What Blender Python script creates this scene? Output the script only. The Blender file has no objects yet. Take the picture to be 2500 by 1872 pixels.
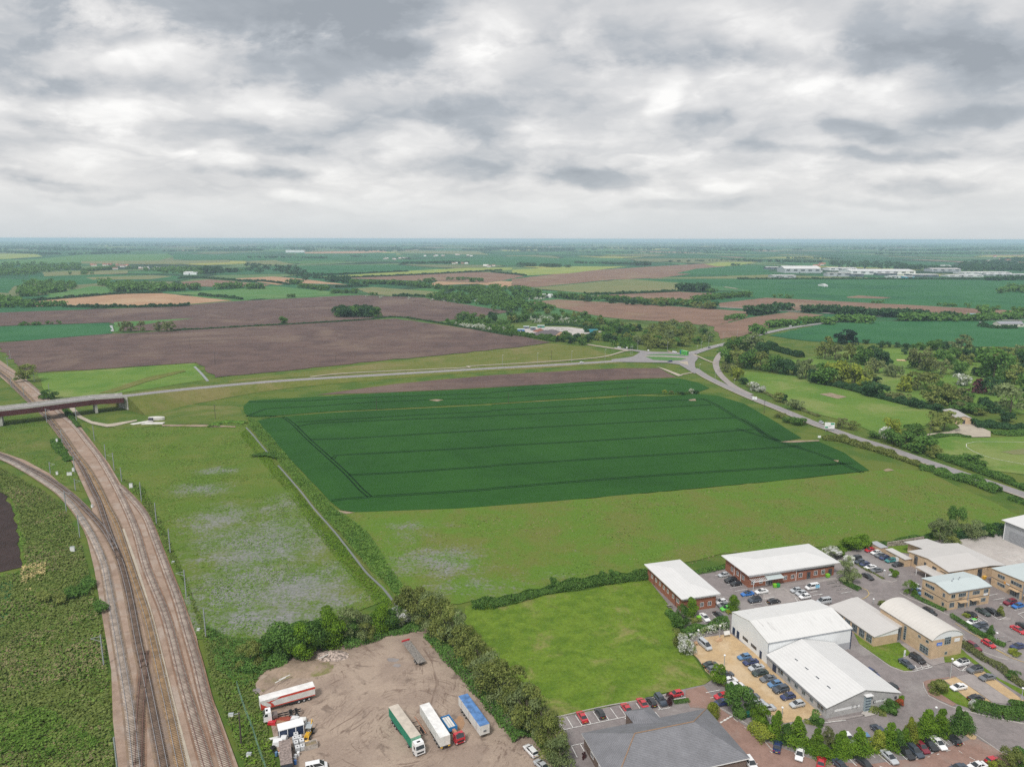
import bpy, bmesh, math, random
import numpy as np
from mathutils import Vector, Matrix
from mathutils.geometry import tessellate_polygon
random.seed(7); RNG = np.random.default_rng(7)
SC = bpy.context.scene; COL = SC.collection

# ------------------------------------------------------------------ camera
FPX, CAMH, HY, ROLL = 1780.0, 118.0, 583.3, math.radians(0.1)
PITCH = math.atan((936 - HY) / FPX); CP, SP = math.cos(PITCH), math.sin(PITCH)
cam = bpy.data.cameras.new('camera'); cam.sensor_width = 36; cam.lens = FPX / 2500 * 36
cam.clip_start = 1; cam.clip_end = 90000
co = bpy.data.objects.new('camera', cam); COL.objects.link(co)
U_ = Vector((0, SP, CP)); X_ = Vector((1, 0, 0)); cr, sr = math.cos(ROLL), math.sin(ROLL)
ax = X_ * cr + U_ * sr; ay = U_ * cr - X_ * sr; az = -Vector((0, CP, -SP))
co.matrix_world = Matrix(((ax.x, ay.x, az.x, 0), (ax.y, ay.y, az.y, 0), (ax.z, ay.z, az.z, CAMH), (0, 0, 0, 1)))
SC.camera = co
SC.view_settings.view_transform = 'Standard'; SC.view_settings.look = 'None'
SC.view_settings.exposure = 0.45; SC.view_settings.gamma = 1
SC.cycles.max_bounces = 8; SC.cycles.diffuse_bounces = 3; SC.cycles.glossy_bounces = 2
SC.cycles.transparent_max_bounces = 6; SC.cycles.volume_bounces = 1
SC.cycles.use_denoising = False
HAZE = 8e-5

def G(px, py, z=0.0):
    """where the sight line of photo position (px,py) meets height z"""
    x = (px - 1250) / FPX; y = -(py - 936) / FPX
    x, y = x * cr - y * sr, x * sr + y * cr
    Z = y * CP - SP; t = (z - CAMH) / Z
    return Vector((x * t, (CP + y * SP) * t, z))
def proj_y(X, Y, z):
    dz = z - CAMH; d = Y * CP - dz * SP; u = Y * SP + dz * CP
    return 936 - u / d * FPX
def depth(p): return p[1] * CP - (p[2] - CAMH) * SP
def rise(b, ytop):
    lo, hi = 0, 80
    for _ in range(40):
        m = (lo + hi) / 2
        if proj_y(b[0], b[1], m) > ytop: lo = m
        else: hi = m
    return lo
FR = dict(A0=(0, 0, .8848), W1=(0, 560, 1.7696), W2=(1250, 560, 1.7696), L3=(0, 800, 4.14), L4=(0, 1180, 2.393),
  Y5=(600, 1400, 3.16), C6=(1300, 1300, 2.896), B1=(1550, 1280, 4.424), B2=(2000, 1230, 4.424), B3=(1650, 1500, 4.022),
  B4=(2050, 1530, 4.842), B5=(1300, 1620, 3.687), T1=(270, 1650, 6.32), T2=(900, 1660, 6.32), T3=(620, 1640, 7.14),
  R1=(1500, 800, 4.424), R2=(2000, 800, 4.424), R3=(2000, 1000, 4.424), M4=(1050, 720, 4.424), I5=(1850, 620, 3.403),
  K6=(550, 960, 3.403), K7=(1200, 850, 3.16), F1=(0, 580, 3.539), F2=(600, 580, 3.539), F3=(1200, 580, 3.539),
  F4=(1800, 580, 3.16), N=(0, 0, 1), S7=(1250, 1720, 10.9))
def q(f, x, y):
    a = FR[f]; return (a[0] + x / a[2], a[1] + y / a[2])
def g(f, x, y, z=0.0): return G(*q(f, x, y), z)
def gl(f, pts, z=0.0): return [g(f, x, y, z) for x, y in pts]

# ------------------------------------------------------------------ world: overcast sky with its clouds
W = bpy.data.worlds.new('World'); SC.world = W; W.use_nodes = True
SUN_EL, SUN_AZ = math.radians(52), math.radians(205)   # azimuth of the sun, counted from +Y clockwise
class NT:
    def __init__(s, tree): s.t = tree; s.t.nodes.clear()
    def n(s, typ, **kw):
        nd = s.t.nodes.new(typ)
        for k, v in kw.items():
            if k == 'i':
                for kk, vv in v.items():
                    if isinstance(vv, bpy.types.NodeSocket): s.t.links.new(vv, nd.inputs[kk])
                    else: nd.inputs[kk].default_value = vv
            else: setattr(nd, k, v)
        return nd
    def m(s, op, a, b=0.0, c=0.0, clamp=False): return s.n('ShaderNodeMath', operation=op, use_clamp=clamp, i={0: a, 1: b, 2: c}).outputs[0]
    def vm(s, op, a, b=(0, 0, 0), out=0, **kw): return s.n('ShaderNodeVectorMath', operation=op, i={0: a, 1: b, **kw}).outputs[out]
    def mix(s, f, a, b, mode='MIX'):
        nd = s.n('ShaderNodeMix', data_type='RGBA', blend_type=mode)
        for k, v in ((0, f), (6, a), (7, b)):
            if isinstance(v, bpy.types.NodeSocket): s.t.links.new(v, nd.inputs[k])
            else: nd.inputs[k].default_value = (tuple(v) + (1,))[:4] if k > 0 else v
        return nd.outputs[2]
    def ramp(s, v, lo, hi): return s.n('ShaderNodeMapRange', interpolation_type='SMOOTHSTEP', i={0: v, 1: lo, 2: hi, 3: 0.0, 4: 1.0}).outputs[0]
    def noise(s, vec, sc, det=4, rough=.55, dist=0.0, out=0):
        return s.n('ShaderNodeTexNoise', i={'Vector': vec, 'Scale': sc, 'Detail': det, 'Roughness': rough, 'Distortion': dist}).outputs[out]
w = NT(W.node_tree)
D = w.n('ShaderNodeTexCoord').outputs['Generated']
sep = w.n('ShaderNodeSeparateXYZ', i={0: D}).outputs
zc = w.m('MAXIMUM', sep[2], 0.0)
zz = w.m('ADD', zc, .26)
uv = w.n('ShaderNodeCombineXYZ', i={0: w.m('DIVIDE', sep[0], zz), 1: w.m('DIVIDE', sep[1], zz), 2: 0.0}).outputs[0]
n1 = w.noise(uv, 1.9, 8, .50, .3)
dv = w.vm('ADD', uv, w.vm('MULTIPLY', w.vm('SUBTRACT', w.noise(uv, 3.0, 5, .6, out=1), (.5, .5, .5)), (.45, .45, 0)))
vo_ = w.n('ShaderNodeTexVoronoi', feature='SMOOTH_F1', i={'Vector': dv, 'Scale': 3.0, 'Detail': 3.0, 'Roughness': .55, 'Smoothness': .6})
n2 = vo_.outputs['Distance']
# angular coordinates for the big cloud masses the photo shows
yy = w.m('MAXIMUM', sep[1], .15)
ang = w.n('ShaderNodeCombineXYZ', i={0: w.m('DIVIDE', sep[0], yy), 1: w.m('DIVIDE', sep[2], yy), 2: 0.0}).outputs[0]
rag = w.noise(w.vm('MULTIPLY', ang, (1, 1.9, 1)), 9.0, 9, .62, .2)
wob = w.vm('SUBTRACT', w.noise(ang, 5.0, 4, .55, out=1), (.5, .5, .5))
wob = w.vm('MULTIPLY', wob, (.16, .07, 0))
ang = w.vm('ADD', ang, wob)
def sdir(px, py):
    x = (px - 1250) / FPX; y = -(py - 936) / FPX; Y = CP + y * SP; Z = y * CP - SP
    return x / Y, Z / Y
BL = [(610, 15, 330, 62, -.42), (860, 165, 240, 48, -.40), (960, 60, 200, 75, -.24), (30, 70, 150, 90, -.24), (1165, 285, 110, 44, -.28),
 (1585, 105, 190, 52, -.24), (2230, 85, 170, 66, -.20), (2090, 140, 260, 36, -.24), (2060, 366, 290, 14, -.20), (1436, 432, 120, 24, -.32), (2270, 440, 150, 20, -.20),
 (2058, 308, 80, 22, -.22), (2400, 290, 130, 22, -.22), (2450, 170, 90, 40, -.2), (340, 218, 170, 24, -.22), (240, 100, 160, 24, -.24), (667, 422, 110, 14, -.22),
 (750, 362, 60, 16, -.2), (255, 472, 110, 11, -.18), (130, 440, 130, 12, -.18), (20, 418, 80, 12, -.18), (1150, 410, 110, 20, -.16), (1690, 494, 170, 12, -.14), (2130, 485, 130, 12, -.16), (1700, 290, 80, 16, -.16), (620, 300, 90, 20, -.12),
 (243, 270, 100, 36, .30), (1185, 100, 110, 85, .15), (380, 150, 180, 30, .18), (1760, 55, 220, 50, .22), (1634, 250, 42, 50, .22), (1890, 195, 110, 45, .16),
 (2180, 255, 90, 36, .20), (560, 378, 70, 24, .18), (1780, 262, 70, 24, .14), (730, 480, 60, 11, .14), (1780, 452, 70, 12, .16), (620, 235, 230, 50, .14), (120, 340, 160, 40, .14)]
acc = None
for (px, py, rx, ry, a) in BL:
    cx, cy = sdir(px, py)
    d = w.vm('SUBTRACT', ang, (cx, cy, 0)); d = w.vm('MULTIPLY', d, (FPX / rx / 1.25, FPX / ry / 1.25, 0))
    r = w.m('ADD', w.vm('LENGTH', d, out=1), w.m('MULTIPLY_ADD', rag, 1.9, -.95))
    v = w.n('ShaderNodeMapRange', interpolation_type='SMOOTHSTEP', i={0: r, 1: 1.25, 2: .35, 3: 0.0, 4: a}).outputs[0]
    acc = v if acc is None else w.m('ADD', acc, v)
front = w.ramp(sep[1], .2, .5)
acc = w.m('MULTIPLY', acc, front)
lum = w.m('ADD', w.m('MULTIPLY_ADD', n1, .70, -.35), w.m('MULTIPLY_ADD', n2, -.50, .22))
lum = w.m('ADD', lum, w.m('MULTIPLY_ADD', rag, .25, -.125))
elf = w.ramp(zc, .0, .12)
lum = w.m('MULTIPLY', lum, w.m('MULTIPLY_ADD', elf, .75, .3))
lum = w.m('ADD', w.m('ADD', lum, w.m('MULTIPLY', acc, 1.15)), .89, clamp=True)
cr_ = w.n('ShaderNodeValToRGB', i={0: lum})
els = cr_.color_ramp.elements
els[0].position = 0.0; els[0].color = (.33, .36, .395, 1)
els[1].position = 1.0; els[1].color = (.95, .94, .92, 1)
for p_, c_ in ((.3, (.43, .46, .495, 1)), (.55, (.62, .625, .635, 1)), (.75, (.755, .75, .745, 1))):
    e = els.new(p_); e.color = c_
hz = w.ramp(zc, .075, -.01)
col = w.mix(w.m('MULTIPLY', hz, .85), cr_.outputs[0], (.565, .61, .64))
sky = w.n('ShaderNodeTexSky', sky_type='NISHITA', sun_disc=False, sun_elevation=SUN_EL, sun_rotation=SUN_AZ)
cl = w.n('ShaderNodeBackground', i={0: col, 1: .78})
bs = w.n('ShaderNodeBackground', i={0: sky.outputs[0], 1: .1})
ms = w.n('ShaderNodeMixShader', i={0: .96, 1: bs.outputs[0], 2: cl.outputs[0]})
out = w.n('ShaderNodeOutputWorld', i={0: ms.outputs[0]})
W.cycles.sampling_method = 'MANUAL'; W.cycles.sample_map_resolution = 512
sl = bpy.data.lights.new('sun', 'SUN'); sl.energy = 2.0; sl.angle = math.radians(10); sl.color = (1, .965, .92)
so = bpy.data.objects.new('sun', sl); COL.objects.link(so)
sd = Vector((math.sin(SUN_AZ) * math.cos(SUN_EL), math.cos(SUN_AZ) * math.cos(SUN_EL), math.sin(SUN_EL)))
so.rotation_euler = sd.to_track_quat('Z', 'Y').to_euler()

# ------------------------------------------------------------------ materials
MATS = {}
def mat(name):
    m = bpy.data.materials.new(name); m.use_nodes = True; MATS[name] = m
    return m, NT(m.node_tree)
def finish(t, col, rough=.9, bump=None, bstr=.3, bdist=.3, spec=.2, metal=0.0, coat=0.0):
    b = t.n('ShaderNodeBsdfPrincipled', i={'Base Color': col if isinstance(col, bpy.types.NodeSocket) else tuple(col)[:3] + (1,), 'Roughness': rough,
        'Specular IOR Level': spec, 'Metallic': metal, 'Coat Weight': coat})
    if bump is not None:
        bm_ = t.n('ShaderNodeBump', i={'Height': bump, 'Strength': bstr, 'Distance': bdist}); t.t.links.new(bm_.outputs[0], b.inputs['Normal'])
    t.n('ShaderNodeOutputMaterial', i={0: b.outputs[0]})
def plain(name, c, rough=.5, spec=.4, metal=0.0, coat=0.0, var=.12, vs=1.5):
    m, t = mat(name); p = t.n('ShaderNodeNewGeometry').outputs['Position']
    nz = t.noise(p, vs, 4); c2 = [x * (1 - var) for x in c]; c3 = [min(1, x * (1 + var)) for x in c]
    finish(t, t.mix(t.ramp(nz, .3, .7), c2, c3), rough, spec=spec, metal=metal, coat=coat); return m
def ground_mat(name, ca, cb, cc=None, s1=1.2, s2=.07, s3=.012, fine=.35, cut=(.42, .62), cut3=(.5, .62), rows=None, bstr=.25, rough=.95, wet=None):
    """speckled ground: two colours mixed in patches, a third in larger ones; rows = (angle deg, spacing m, strength)"""
    m, t = mat(name); p = t.n('ShaderNodeNewGeometry').outputs['Position']
    a = t.noise(p, s2, 10, .72, .3); c = t.mix(t.ramp(a, *cut), ca, cb)
    if cc is not None: c = t.mix(t.ramp(t.noise(p, s3, 9, .68, .4), *cut3), c, cc)
    f = t.noise(p, s1, 3, .7); f2 = t.noise(p, s1 * .27, 4, .65)
    k = t.m('ADD', t.m('MULTIPLY_ADD', f, 2 * fine, 1 - fine), t.m('MULTIPLY_ADD', f2, fine * 1.2, -fine * .6))
    if rows:
        an, spc, st = rows; an = math.radians(an)
        r = t.vm('DOT_PRODUCT', p, (-math.sin(an), math.cos(an), 0), out=1)
        al = t.vm('DOT_PRODUCT', p, (math.cos(an), math.sin(an), 0), out=1)
        vec = t.n('ShaderNodeCombineXYZ', i={0: t.m('DIVIDE', r, spc), 1: t.m('DIVIDE', al, spc * 22), 2: 0.0}).outputs[0]
        k = t.m('ADD', k, t.m('MULTIPLY_ADD', t.noise(vec, 1.0, 3, .65), 2 * st, -st))
    kk = t.n('ShaderNodeCombineColor', i={0: k, 1: k, 2: k}).outputs[0]
    c = t.mix(1.0, c, kk, 'MULTIPLY')
    finish(t, c, rough, f, bstr, .5, spec=.1); return m
def fol(name, ca, cb, tr=.3):
    ca = [min(.8, x * 1.85) for x in ca]; cb = [min(.8, x * 1.7) for x in cb]
    m, t = mat(name); p = t.n('ShaderNodeNewGeometry').outputs['Position']
    rnd = t.n('ShaderNodeObjectInfo').outputs['Random']
    a = t.ramp(t.noise(p, .55, 3, .6), .35, .65); b = t.noise(p, 3.1, 2, .6)
    c = t.mix(a, ca, cb)
    k = t.m('ADD', t.m('MULTIPLY_ADD', b, 1.1, .42), t.m('MULTIPLY_ADD', rnd, .3, -.15))
    c = t.mix(1.0, c, t.n('ShaderNodeCombineColor', i={0: k, 1: k, 2: k}).outputs[0], 'MULTIPLY')
    d = t.n('ShaderNodeBsdfDiffuse', i={0: c}); tl = t.n('ShaderNodeBsdfTranslucent', i={0: c})
    x = t.n('ShaderNodeMixShader', i={0: tr, 1: d.outputs[0], 2: tl.outputs[0]}); t.n('ShaderNodeOutputMaterial', i={0: x.outputs[0]}); return m

GR = dict(
 grass=ground_mat('verge_grass', (.115, .150, .030), (.070, .125, .022), (.160, .165, .055), s2=.05),
 embank=ground_mat('embankment_grass', (.150, .160, .042), (.115, .145, .030), (.19, .17, .065), s2=.06, rows=(60, 4, .12)),
 meadow=ground_mat('meadow_grass', (.125, .172, .026), (.090, .148, .018), (.155, .135, .048), s2=.05, s3=.02, cut3=(.50, .68), fine=.45),
 meadow2=ground_mat('bright_meadow_grass', (.135, .215, .040), (.095, .185, .030), (.19, .235, .07), s2=.03, rows=(20, 6, .08)),
 lawn=ground_mat('mown_grass', (.130, .200, .024), (.092, .158, .018), (.22, .215, .075), s2=.16, s3=.07, cut3=(.52, .70), fine=.5),
 sedge=ground_mat('sedge_grass', (.095, .140, .035), (.225, .222, .235), (.090, .145, .028), s1=1.6, s2=.16, s3=.06, cut=(.36, .56), cut3=(.53, .64), fine=.5),
 sedge2=ground_mat('green_sedge_grass', (.090, .160, .022), (.120, .165, .030), (.21, .21, .205), s1=1.6, s2=.07, s3=.07, cut3=(.56, .70), fine=.45),
 crop=ground_mat('wheat_crop', (.0215, .080, .0135), (.0290, .097, .0165), (.0165, .064, .0115), s1=2.0, s2=.02, s3=.008, cut=(.3, .7), cut3=(.45, .7), fine=.25, rows=(15.5, 3, .12)),
 crop2=ground_mat('far_green_crop', (.032, .125, .045), (.044, .145, .055), (.025, .105, .045), s2=.01, s3=.004, fine=.2, rows=(10, 9, .12)),
 crop3=ground_mat('pale_green_crop', (.09, .20, .06), (.07, .175, .05), (.12, .21, .07), s2=.01, s3=.004, fine=.2, rows=(10, 9, .12)),
 tram=ground_mat('crop_wheel_track', (.0045, .022, .006), (.006, .027, .007), s1=2, fine=.3),
 plough=ground_mat('ploughed_soil', (.138, .092, .080), (.102, .069, .063), (.172, .122, .098), s1=1.0, s2=.03, s3=.007, fine=.38, rows=(12, 3.2, .38)),
 plough2=ground_mat('brown_ploughed_soil', (.235, .145, .105), (.185, .115, .085), (.24, .175, .115), s1=.6, s2=.02, s3=.006, fine=.3, rows=(-8, 6, .25)),
 tan=ground_mat('tan_stubble', (.40, .25, .15), (.34, .21, .13), (.42, .29, .18), s2=.02, s3=.006, fine=.2, rows=(5, 8, .15)),
 olive=ground_mat('olive_pasture', (.185, .195, .085), (.15, .18, .075), (.22, .20, .10), s2=.02, s3=.005, fine=.2, rows=(-5, 8, .1)),
 rape=ground_mat('yellow_rape_field', (.28, .31, .08), (.20, .27, .07), s2=.01, s3=.004, fine=.15, rows=(8, 20, .2)),
 asphalt=ground_mat('asphalt', (.25, .220, .215), (.21, .187, .183), (.285, .26, .25), s1=2.5, s2=.25, s3=.05, fine=.25, bstr=.1, rough=.85),
 road=ground_mat('road_asphalt', (.285, .268, .268), (.25, .235, .24), s1=2, s2=.2, fine=.15, bstr=.1, rough=.85),
 redpave=ground_mat('red_block_paving', (.305, .195, .160), (.26, .165, .135), (.29, .215, .185), s1=2.5, s2=.3, s3=.06, fine=.25, bstr=.1),
 tangravel=ground_mat('tan_gravel', (.52, .375, .215), (.44, .315, .185), (.55, .42, .27), s1=2.5, s2=.25, s3=.08, fine=.2),
 paving=ground_mat('grey_block_paving', (.34, .305, .29), (.29, .26, .25), s1=2.5, s2=.3, fine=.2),
 concrete=ground_mat('pale_concrete', (.47, .435, .405), (.42, .385, .36), (.54, .50, .47), s1=1.5, s2=.2, s3=.04, fine=.12),
 ballast=ground_mat('ballast_stone', (.335, .245, .190), (.265, .190, .145), (.36, .29, .24), s1=2.8, s2=.15, s3=.05, fine=.3),
 dark_ballast=ground_mat('oily_ballast', (.25, .180, .125), (.20, .145, .110), (.24, .19, .16), s1=2.8, s2=.2, s3=.1, fine=.35),
 rustb=ground_mat('rust_stained_ballast', (.24, .150, .105), (.185, .118, .085), (.27, .19, .14), s1=2.8, s2=.25, s3=.1, fine=.35),
 path=ground_mat('pale_path', (.44, .39, .31), (.38, .33, .27), s2=.2, fine=.15),
 dirt=ground_mat('bare_dirt', (.33, .25, .19), (.26, .20, .15), (.20, .19, .08), s2=.3, s3=.15, fine=.35),
 soil=ground_mat('dark_soil', (.055, .038, .036), (.042, .03, .028), s1=1.6, fine=.4, rows=(80, 3, .2)),
)
def dry_mat(name, cs, base):
    m, t = mat(name); p = t.n('ShaderNodeNewGeometry').outputs['Position']; acc = None
    for (fr, x, y, rx, ry, am) in cs:
        c = g(fr, x, y); d = t.vm('MULTIPLY', t.vm('SUBTRACT', p, (c.x, c.y, 0)), (1 / rx, 1 / ry, 0)); v = t.n('ShaderNodeMapRange', interpolation_type='SMOOTHSTEP', i={0: t.vm('LENGTH', d, out=1), 1: 1.5, 2: 0.0, 3: 0.0, 4: am}).outputs[0]; acc = v if acc is None else t.m('MAXIMUM', acc, v)
    n_ = t.m('ADD', t.m('MULTIPLY_ADD', t.noise(p, .10, 10, .72, .3), 1.5, -.75), t.m('MULTIPLY_ADD', t.noise(p, .8, 4, .7), 1.5, -.75))
    k = t.ramp(t.m('ADD', acc, n_), .22, .85); gcol = t.mix(t.ramp(t.noise(p, .05, 9, .7), .4, .62), *base)
    dry = t.mix(t.ramp(t.noise(p, .9, 4, .7), .4, .6), (.195, .195, .205), (.26, .255, .265)); c = t.mix(t.m('MULTIPLY', k, .85), gcol, dry)
    f = t.noise(p, 1.4, 3, .7); kk = t.m('MULTIPLY_ADD', f, .9, .55); c = t.mix(1.0, c, t.n('ShaderNodeCombineColor', i={0: kk, 1: kk, 2: kk}).outputs[0], 'MULTIPLY'); finish(t, c, .95, f, .3, .5, spec=.1); return m
GR['sedge2'] = dry_mat('sedge_meadow', [('N', 590, 1430, 26, 34, .66), ('N', 720, 1440, 28, 30, .7), ('N', 640, 1330, 34, 34, .7), ('N', 540, 1270, 22, 26, .62), ('N', 490, 1195, 20, 12, .6), ('N', 530, 1150, 14, 8, .66), ('N', 650, 1510, 30, 16, .7), ('N', 680, 1240, 16, 24, .52), ('N', 430, 1190, 10, 8, .5), ('N', 520, 1510, 18, 14, .6), ('N', 800, 1470, 14, 14, .6)], ((.095, .155, .024), (.125, .160, .032)))
GR['meadow'] = dry_mat('meadow_grass', [('N', 1060, 1370, 24, 18, .62), ('N', 1000, 1310, 14, 14, .35), ('N', 1150, 1430, 26, 10, .45), ('N', 1360, 1400, 14, 6, .35), ('N', 1010, 1285, 18, 7, .42)], ((.102, .180, .024), (.135, .160, .036)))
# lorry yard: gravel with curved tyre marks
m, t = mat('yard_gravel'); p = t.n('ShaderNodeNewGeometry').outputs['Position']
c = t.mix(t.ramp(t.noise(p, .09, 6, .6), .4, .62), (.375, .295, .235), (.305, .235, .190))
c = t.mix(t.ramp(t.noise(p, .16, 5, .65, .6), .55, .68), c, (.205, .155, .125))
for (cx, cy, rot) in ((G(1010, 1760).x, G(1010, 1760).y, 0), (G(880, 1690).x - 16, G(880, 1690).y + 4, 1)):
    d = t.vm('SUBTRACT', p, (cx, cy, 0)); d = t.vm('ADD', d, t.vm('MULTIPLY', t.noise(p, .05, 2, .5, out=1), (5, 5, 0)))
    r = t.vm('LENGTH', d, out=1); vec = t.n('ShaderNodeCombineXYZ', i={0: r, 1: t.m('MULTIPLY', t.noise(p, .06, 1), 9.0), 2: float(rot)}).outputs[0]
    arc = t.ramp(t.noise(vec, 1.15, 3, .75), .54, .64); msk = t.ramp(t.noise(p, .07, 3), .42, .56)
    c = t.mix(t.m('MULTIPLY', t.m('MULTIPLY', arc, msk), .8), c, (.185, .132, .105))
f = t.noise(p, 2.2, 3, .7); k = t.m('MULTIPLY_ADD', f, .6, .70)
c = t.mix(1.0, c, t.n('ShaderNodeCombineColor', i={0: k, 1: k, 2: k}).outputs[0], 'MULTIPLY'); finish(t, c, .95, f, .3, .3, spec=.1); GR['yard'] = m
# plain to the horizon: a patchwork of far fields
m, t = mat('far_plain'); p = t.n('ShaderNodeNewGeometry').outputs['Position']
pv = t.vm('MULTIPLY', p, (1 / 420, 1 / 700, 0)); pv = t.vm('ADD', pv, t.vm('MULTIPLY', t.noise(p, .0009, 2, .5, out=1), (.5, .5, 0)))
vo = t.n('ShaderNodeTexVoronoi', i={'Vector': pv, 'Scale': 1.0, 'Randomness': .8})
sc_ = t.n('ShaderNodeSeparateColor', i={0: vo.outputs['Color']}).outputs
cr2 = t.n('ShaderNodeValToRGB', i={0: sc_[0]}); cr2.color_ramp.interpolation = 'CONSTANT'; E_ = cr2.color_ramp.elements
E_[0].position = 0; E_[0].color = (.035, .12, .05, 1); E_[1].position = .22; E_[1].color = (.06, .16, .06, 1)
for p_, c_ in ((.38, (.11, .18, .07, 1)), (.5, (.03, .10, .045, 1)), (.62, (.15, .17, .08, 1)), (.72, (.05, .13, .055, 1)), (.8, (.26, .18, .13, 1)), (.86, (.07, .17, .05, 1)), (.95, (.30, .30, .08, 1))):
    e = E_.new(p_); e.color = c_
ve = t.n('ShaderNodeTexVoronoi', feature='DISTANCE_TO_EDGE', i={'Vector': pv, 'Scale': 1.0, 'Randomness': .8})
hed = t.ramp(t.m('ADD', ve.outputs['Distance'], t.m('MULTIPLY_ADD', t.noise(p, .02, 3), .03, -.015)), .028, .012)
c = t.mix(hed, cr2.outputs[0], (.022, .05, .022))
wd = t.ramp(t.noise(p, .0011, 5, .6, .5), .55, .62); c = t.mix(wd, c, (.022, .05, .026))
k = t.m('MULTIPLY_ADD', t.noise(p, .03, 4, .7), .5, .75); c = t.mix(1.0, c, t.n('ShaderNodeCombineColor', i={0: k, 1: k, 2: k}).outputs[0], 'MULTIPLY')
near = t.mix(t.ramp(t.noise(p, .05, 6, .6), .42, .6), (.115, .150, .030), (.070, .125, .022))
dist = t.vm('LENGTH', p, out=1); c = t.mix(t.ramp(dist, 900, 1300), near, c)
finish(t, c, .95, spec=.1); GR['plain'] = m

# ------------------------------------------------------------------ mesh helpers
def put(name, me, parent=None, loc=None, rz=0.0):
    o = bpy.data.objects.new(name, me); COL.objects.link(o)
    if parent is not None: o.parent = parent
    if loc is not None: o.location = loc
    if rz: o.rotation_euler[2] = rz
    return o
def tag(o, label=None, cat=None, group=None, kind=None):
    if label: o['label'] = label
    if cat: o['category'] = cat
    if group: o['group'] = group
    if kind: o['kind'] = kind
    return o
def empty(name, loc, rz=0.0):
    o = bpy.data.objects.new(name, None); COL.objects.link(o); o.location = loc; o.rotation_euler[2] = rz; o.empty_display_size = .5; return o
def mesh_np(name, V, Q, mats, mi=None, smooth=False):
    V = np.asarray(V, dtype=np.float32); Q = np.asarray(Q, dtype=np.int32); k = Q.shape[1]
    me = bpy.data.meshes.new(name); me.vertices.add(len(V)); me.vertices.foreach_set('co', V.ravel())
    me.loops.add(Q.size); me.loops.foreach_set('vertex_index', Q.ravel()); me.polygons.add(len(Q))
    me.polygons.foreach_set('loop_start', np.arange(0, Q.size, k, dtype=np.int32))
    if mi is not None: me.polygons.foreach_set('material_index', np.asarray(mi, dtype=np.int32))
    if smooth: me.polygons.foreach_set('use_smooth', np.ones(len(Q), dtype=bool))
    for m_ in mats: me.materials.append(m_)
    me.update(calc_edges=True); return me
class MB:
    """collects faces; build() links them as one mesh object"""
    def __init__(s): s.v = []; s.f = []; s.mi = []
    def face(s, pts, m=0):
        b = len(s.v); s.v += [tuple(p) for p in pts]; s.f.append(tuple(range(b, b + len(pts)))); s.mi.append(m)
    def hexa(s, P, m=0, bottom=True):
        """P: 8 points, lower ring 0-3 counter-clockwise, upper ring 4-7"""
        b = len(s.v); s.v += [tuple(p) for p in P]
        F = [(4, 5, 6, 7), (0, 1, 5, 4), (1, 2, 6, 5), (2, 3, 7, 6), (3, 0, 4, 7)] + ([(3, 2, 1, 0)] if bottom else [])
        for f_ in F: s.f.append(tuple(b + i for i in f_)); s.mi.append(m)
    def box(s, x0, x1, y0, y1, z0, z1, m=0):
        s.hexa([(x0, y0, z0), (x1, y0, z0), (x1, y1, z0), (x0, y1, z0), (x0, y0, z1), (x1, y0, z1), (x1, y1, z1), (x0, y1, z1)], m)
    def cyl(s, p, q_, r, r2=None, n=8, m=0, caps=True):
        p = Vector(p); q_ = Vector(q_); d = (q_ - p); 
        a = d.orthogonal().normalized(); b_ = d.normalized().cross(a); r2 = r if r2 is None else r2; b0 = len(s.v)
        for i in range(n):
            an = 2 * math.pi * i / n; e = a * math.cos(an) + b_ * math.sin(an); s.v.append(tuple(p + e * r)); s.v.append(tuple(q_ + e * r2))
        for i in range(n):
            j = (i + 1) % n; s.f.append((b0 + 2 * i, b0 + 2 * j, b0 + 2 * j + 1, b0 + 2 * i + 1)); s.mi.append(m)
        if caps:
            s.f.append(tuple(b0 + 2 * i for i in reversed(range(n)))); s.mi.append(m); s.f.append(tuple(b0 + 2 * i + 1 for i in range(n))); s.mi.append(m)
    def ico(s, c, r, m=0, seg=8, rings=5):
        for i in range(rings):
            a0, a1 = math.pi * i / rings - math.pi / 2, math.pi * (i + 1) / rings - math.pi / 2
            for j in range(seg):
                b0, b1 = 2 * math.pi * j / seg, 2 * math.pi * (j + 1) / seg
                P = [(c[0] + r[0] * math.cos(a) * math.cos(b), c[1] + r[1] * math.cos(a) * math.sin(b), c[2] + r[2] * math.sin(a)) for a, b in ((a0, b0), (a0, b1), (a1, b1), (a1, b0))]
                s.face(P if 0 < i < rings - 1 else (P if i else [P[0], P[2], P[3]]) if i == 0 else P[:3], m)
    def build(s, name, mats, parent=None, loc=None, rz=0.0, smooth=False):
        me = bpy.data.meshes.new(name); me.from_pydata(s.v, [], s.f)
        for m_ in (mats if isinstance(mats, (list, tuple)) else [mats]): me.materials.append(m_)
        me.polygons.foreach_set('material_index', s.mi)
        if smooth: me.polygons.foreach_set('use_smooth', [True] * len(me.polygons))
        me.update(); return put(name, me, parent, loc, rz)
def sheet(mb, pts, z, m=0):
    """flat polygon, triangulated"""
    P = [Vector((p[0], p[1], z)) for p in pts]
    for tri in tessellate_polygon([P]):
        a, b, c_ = (P[i] for i in tri)
        if (b - a).cross(c_ - a).z < 0: b, c_ = c_, b
        mb.face((a, b, c_), m)
def area(name, pts, z, m, label=None):
    mb = MB(); sheet(mb, pts, z); o = mb.build(name, GR[m] if isinstance(m, str) else m); tag(o, label, kind='structure'); return o
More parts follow.
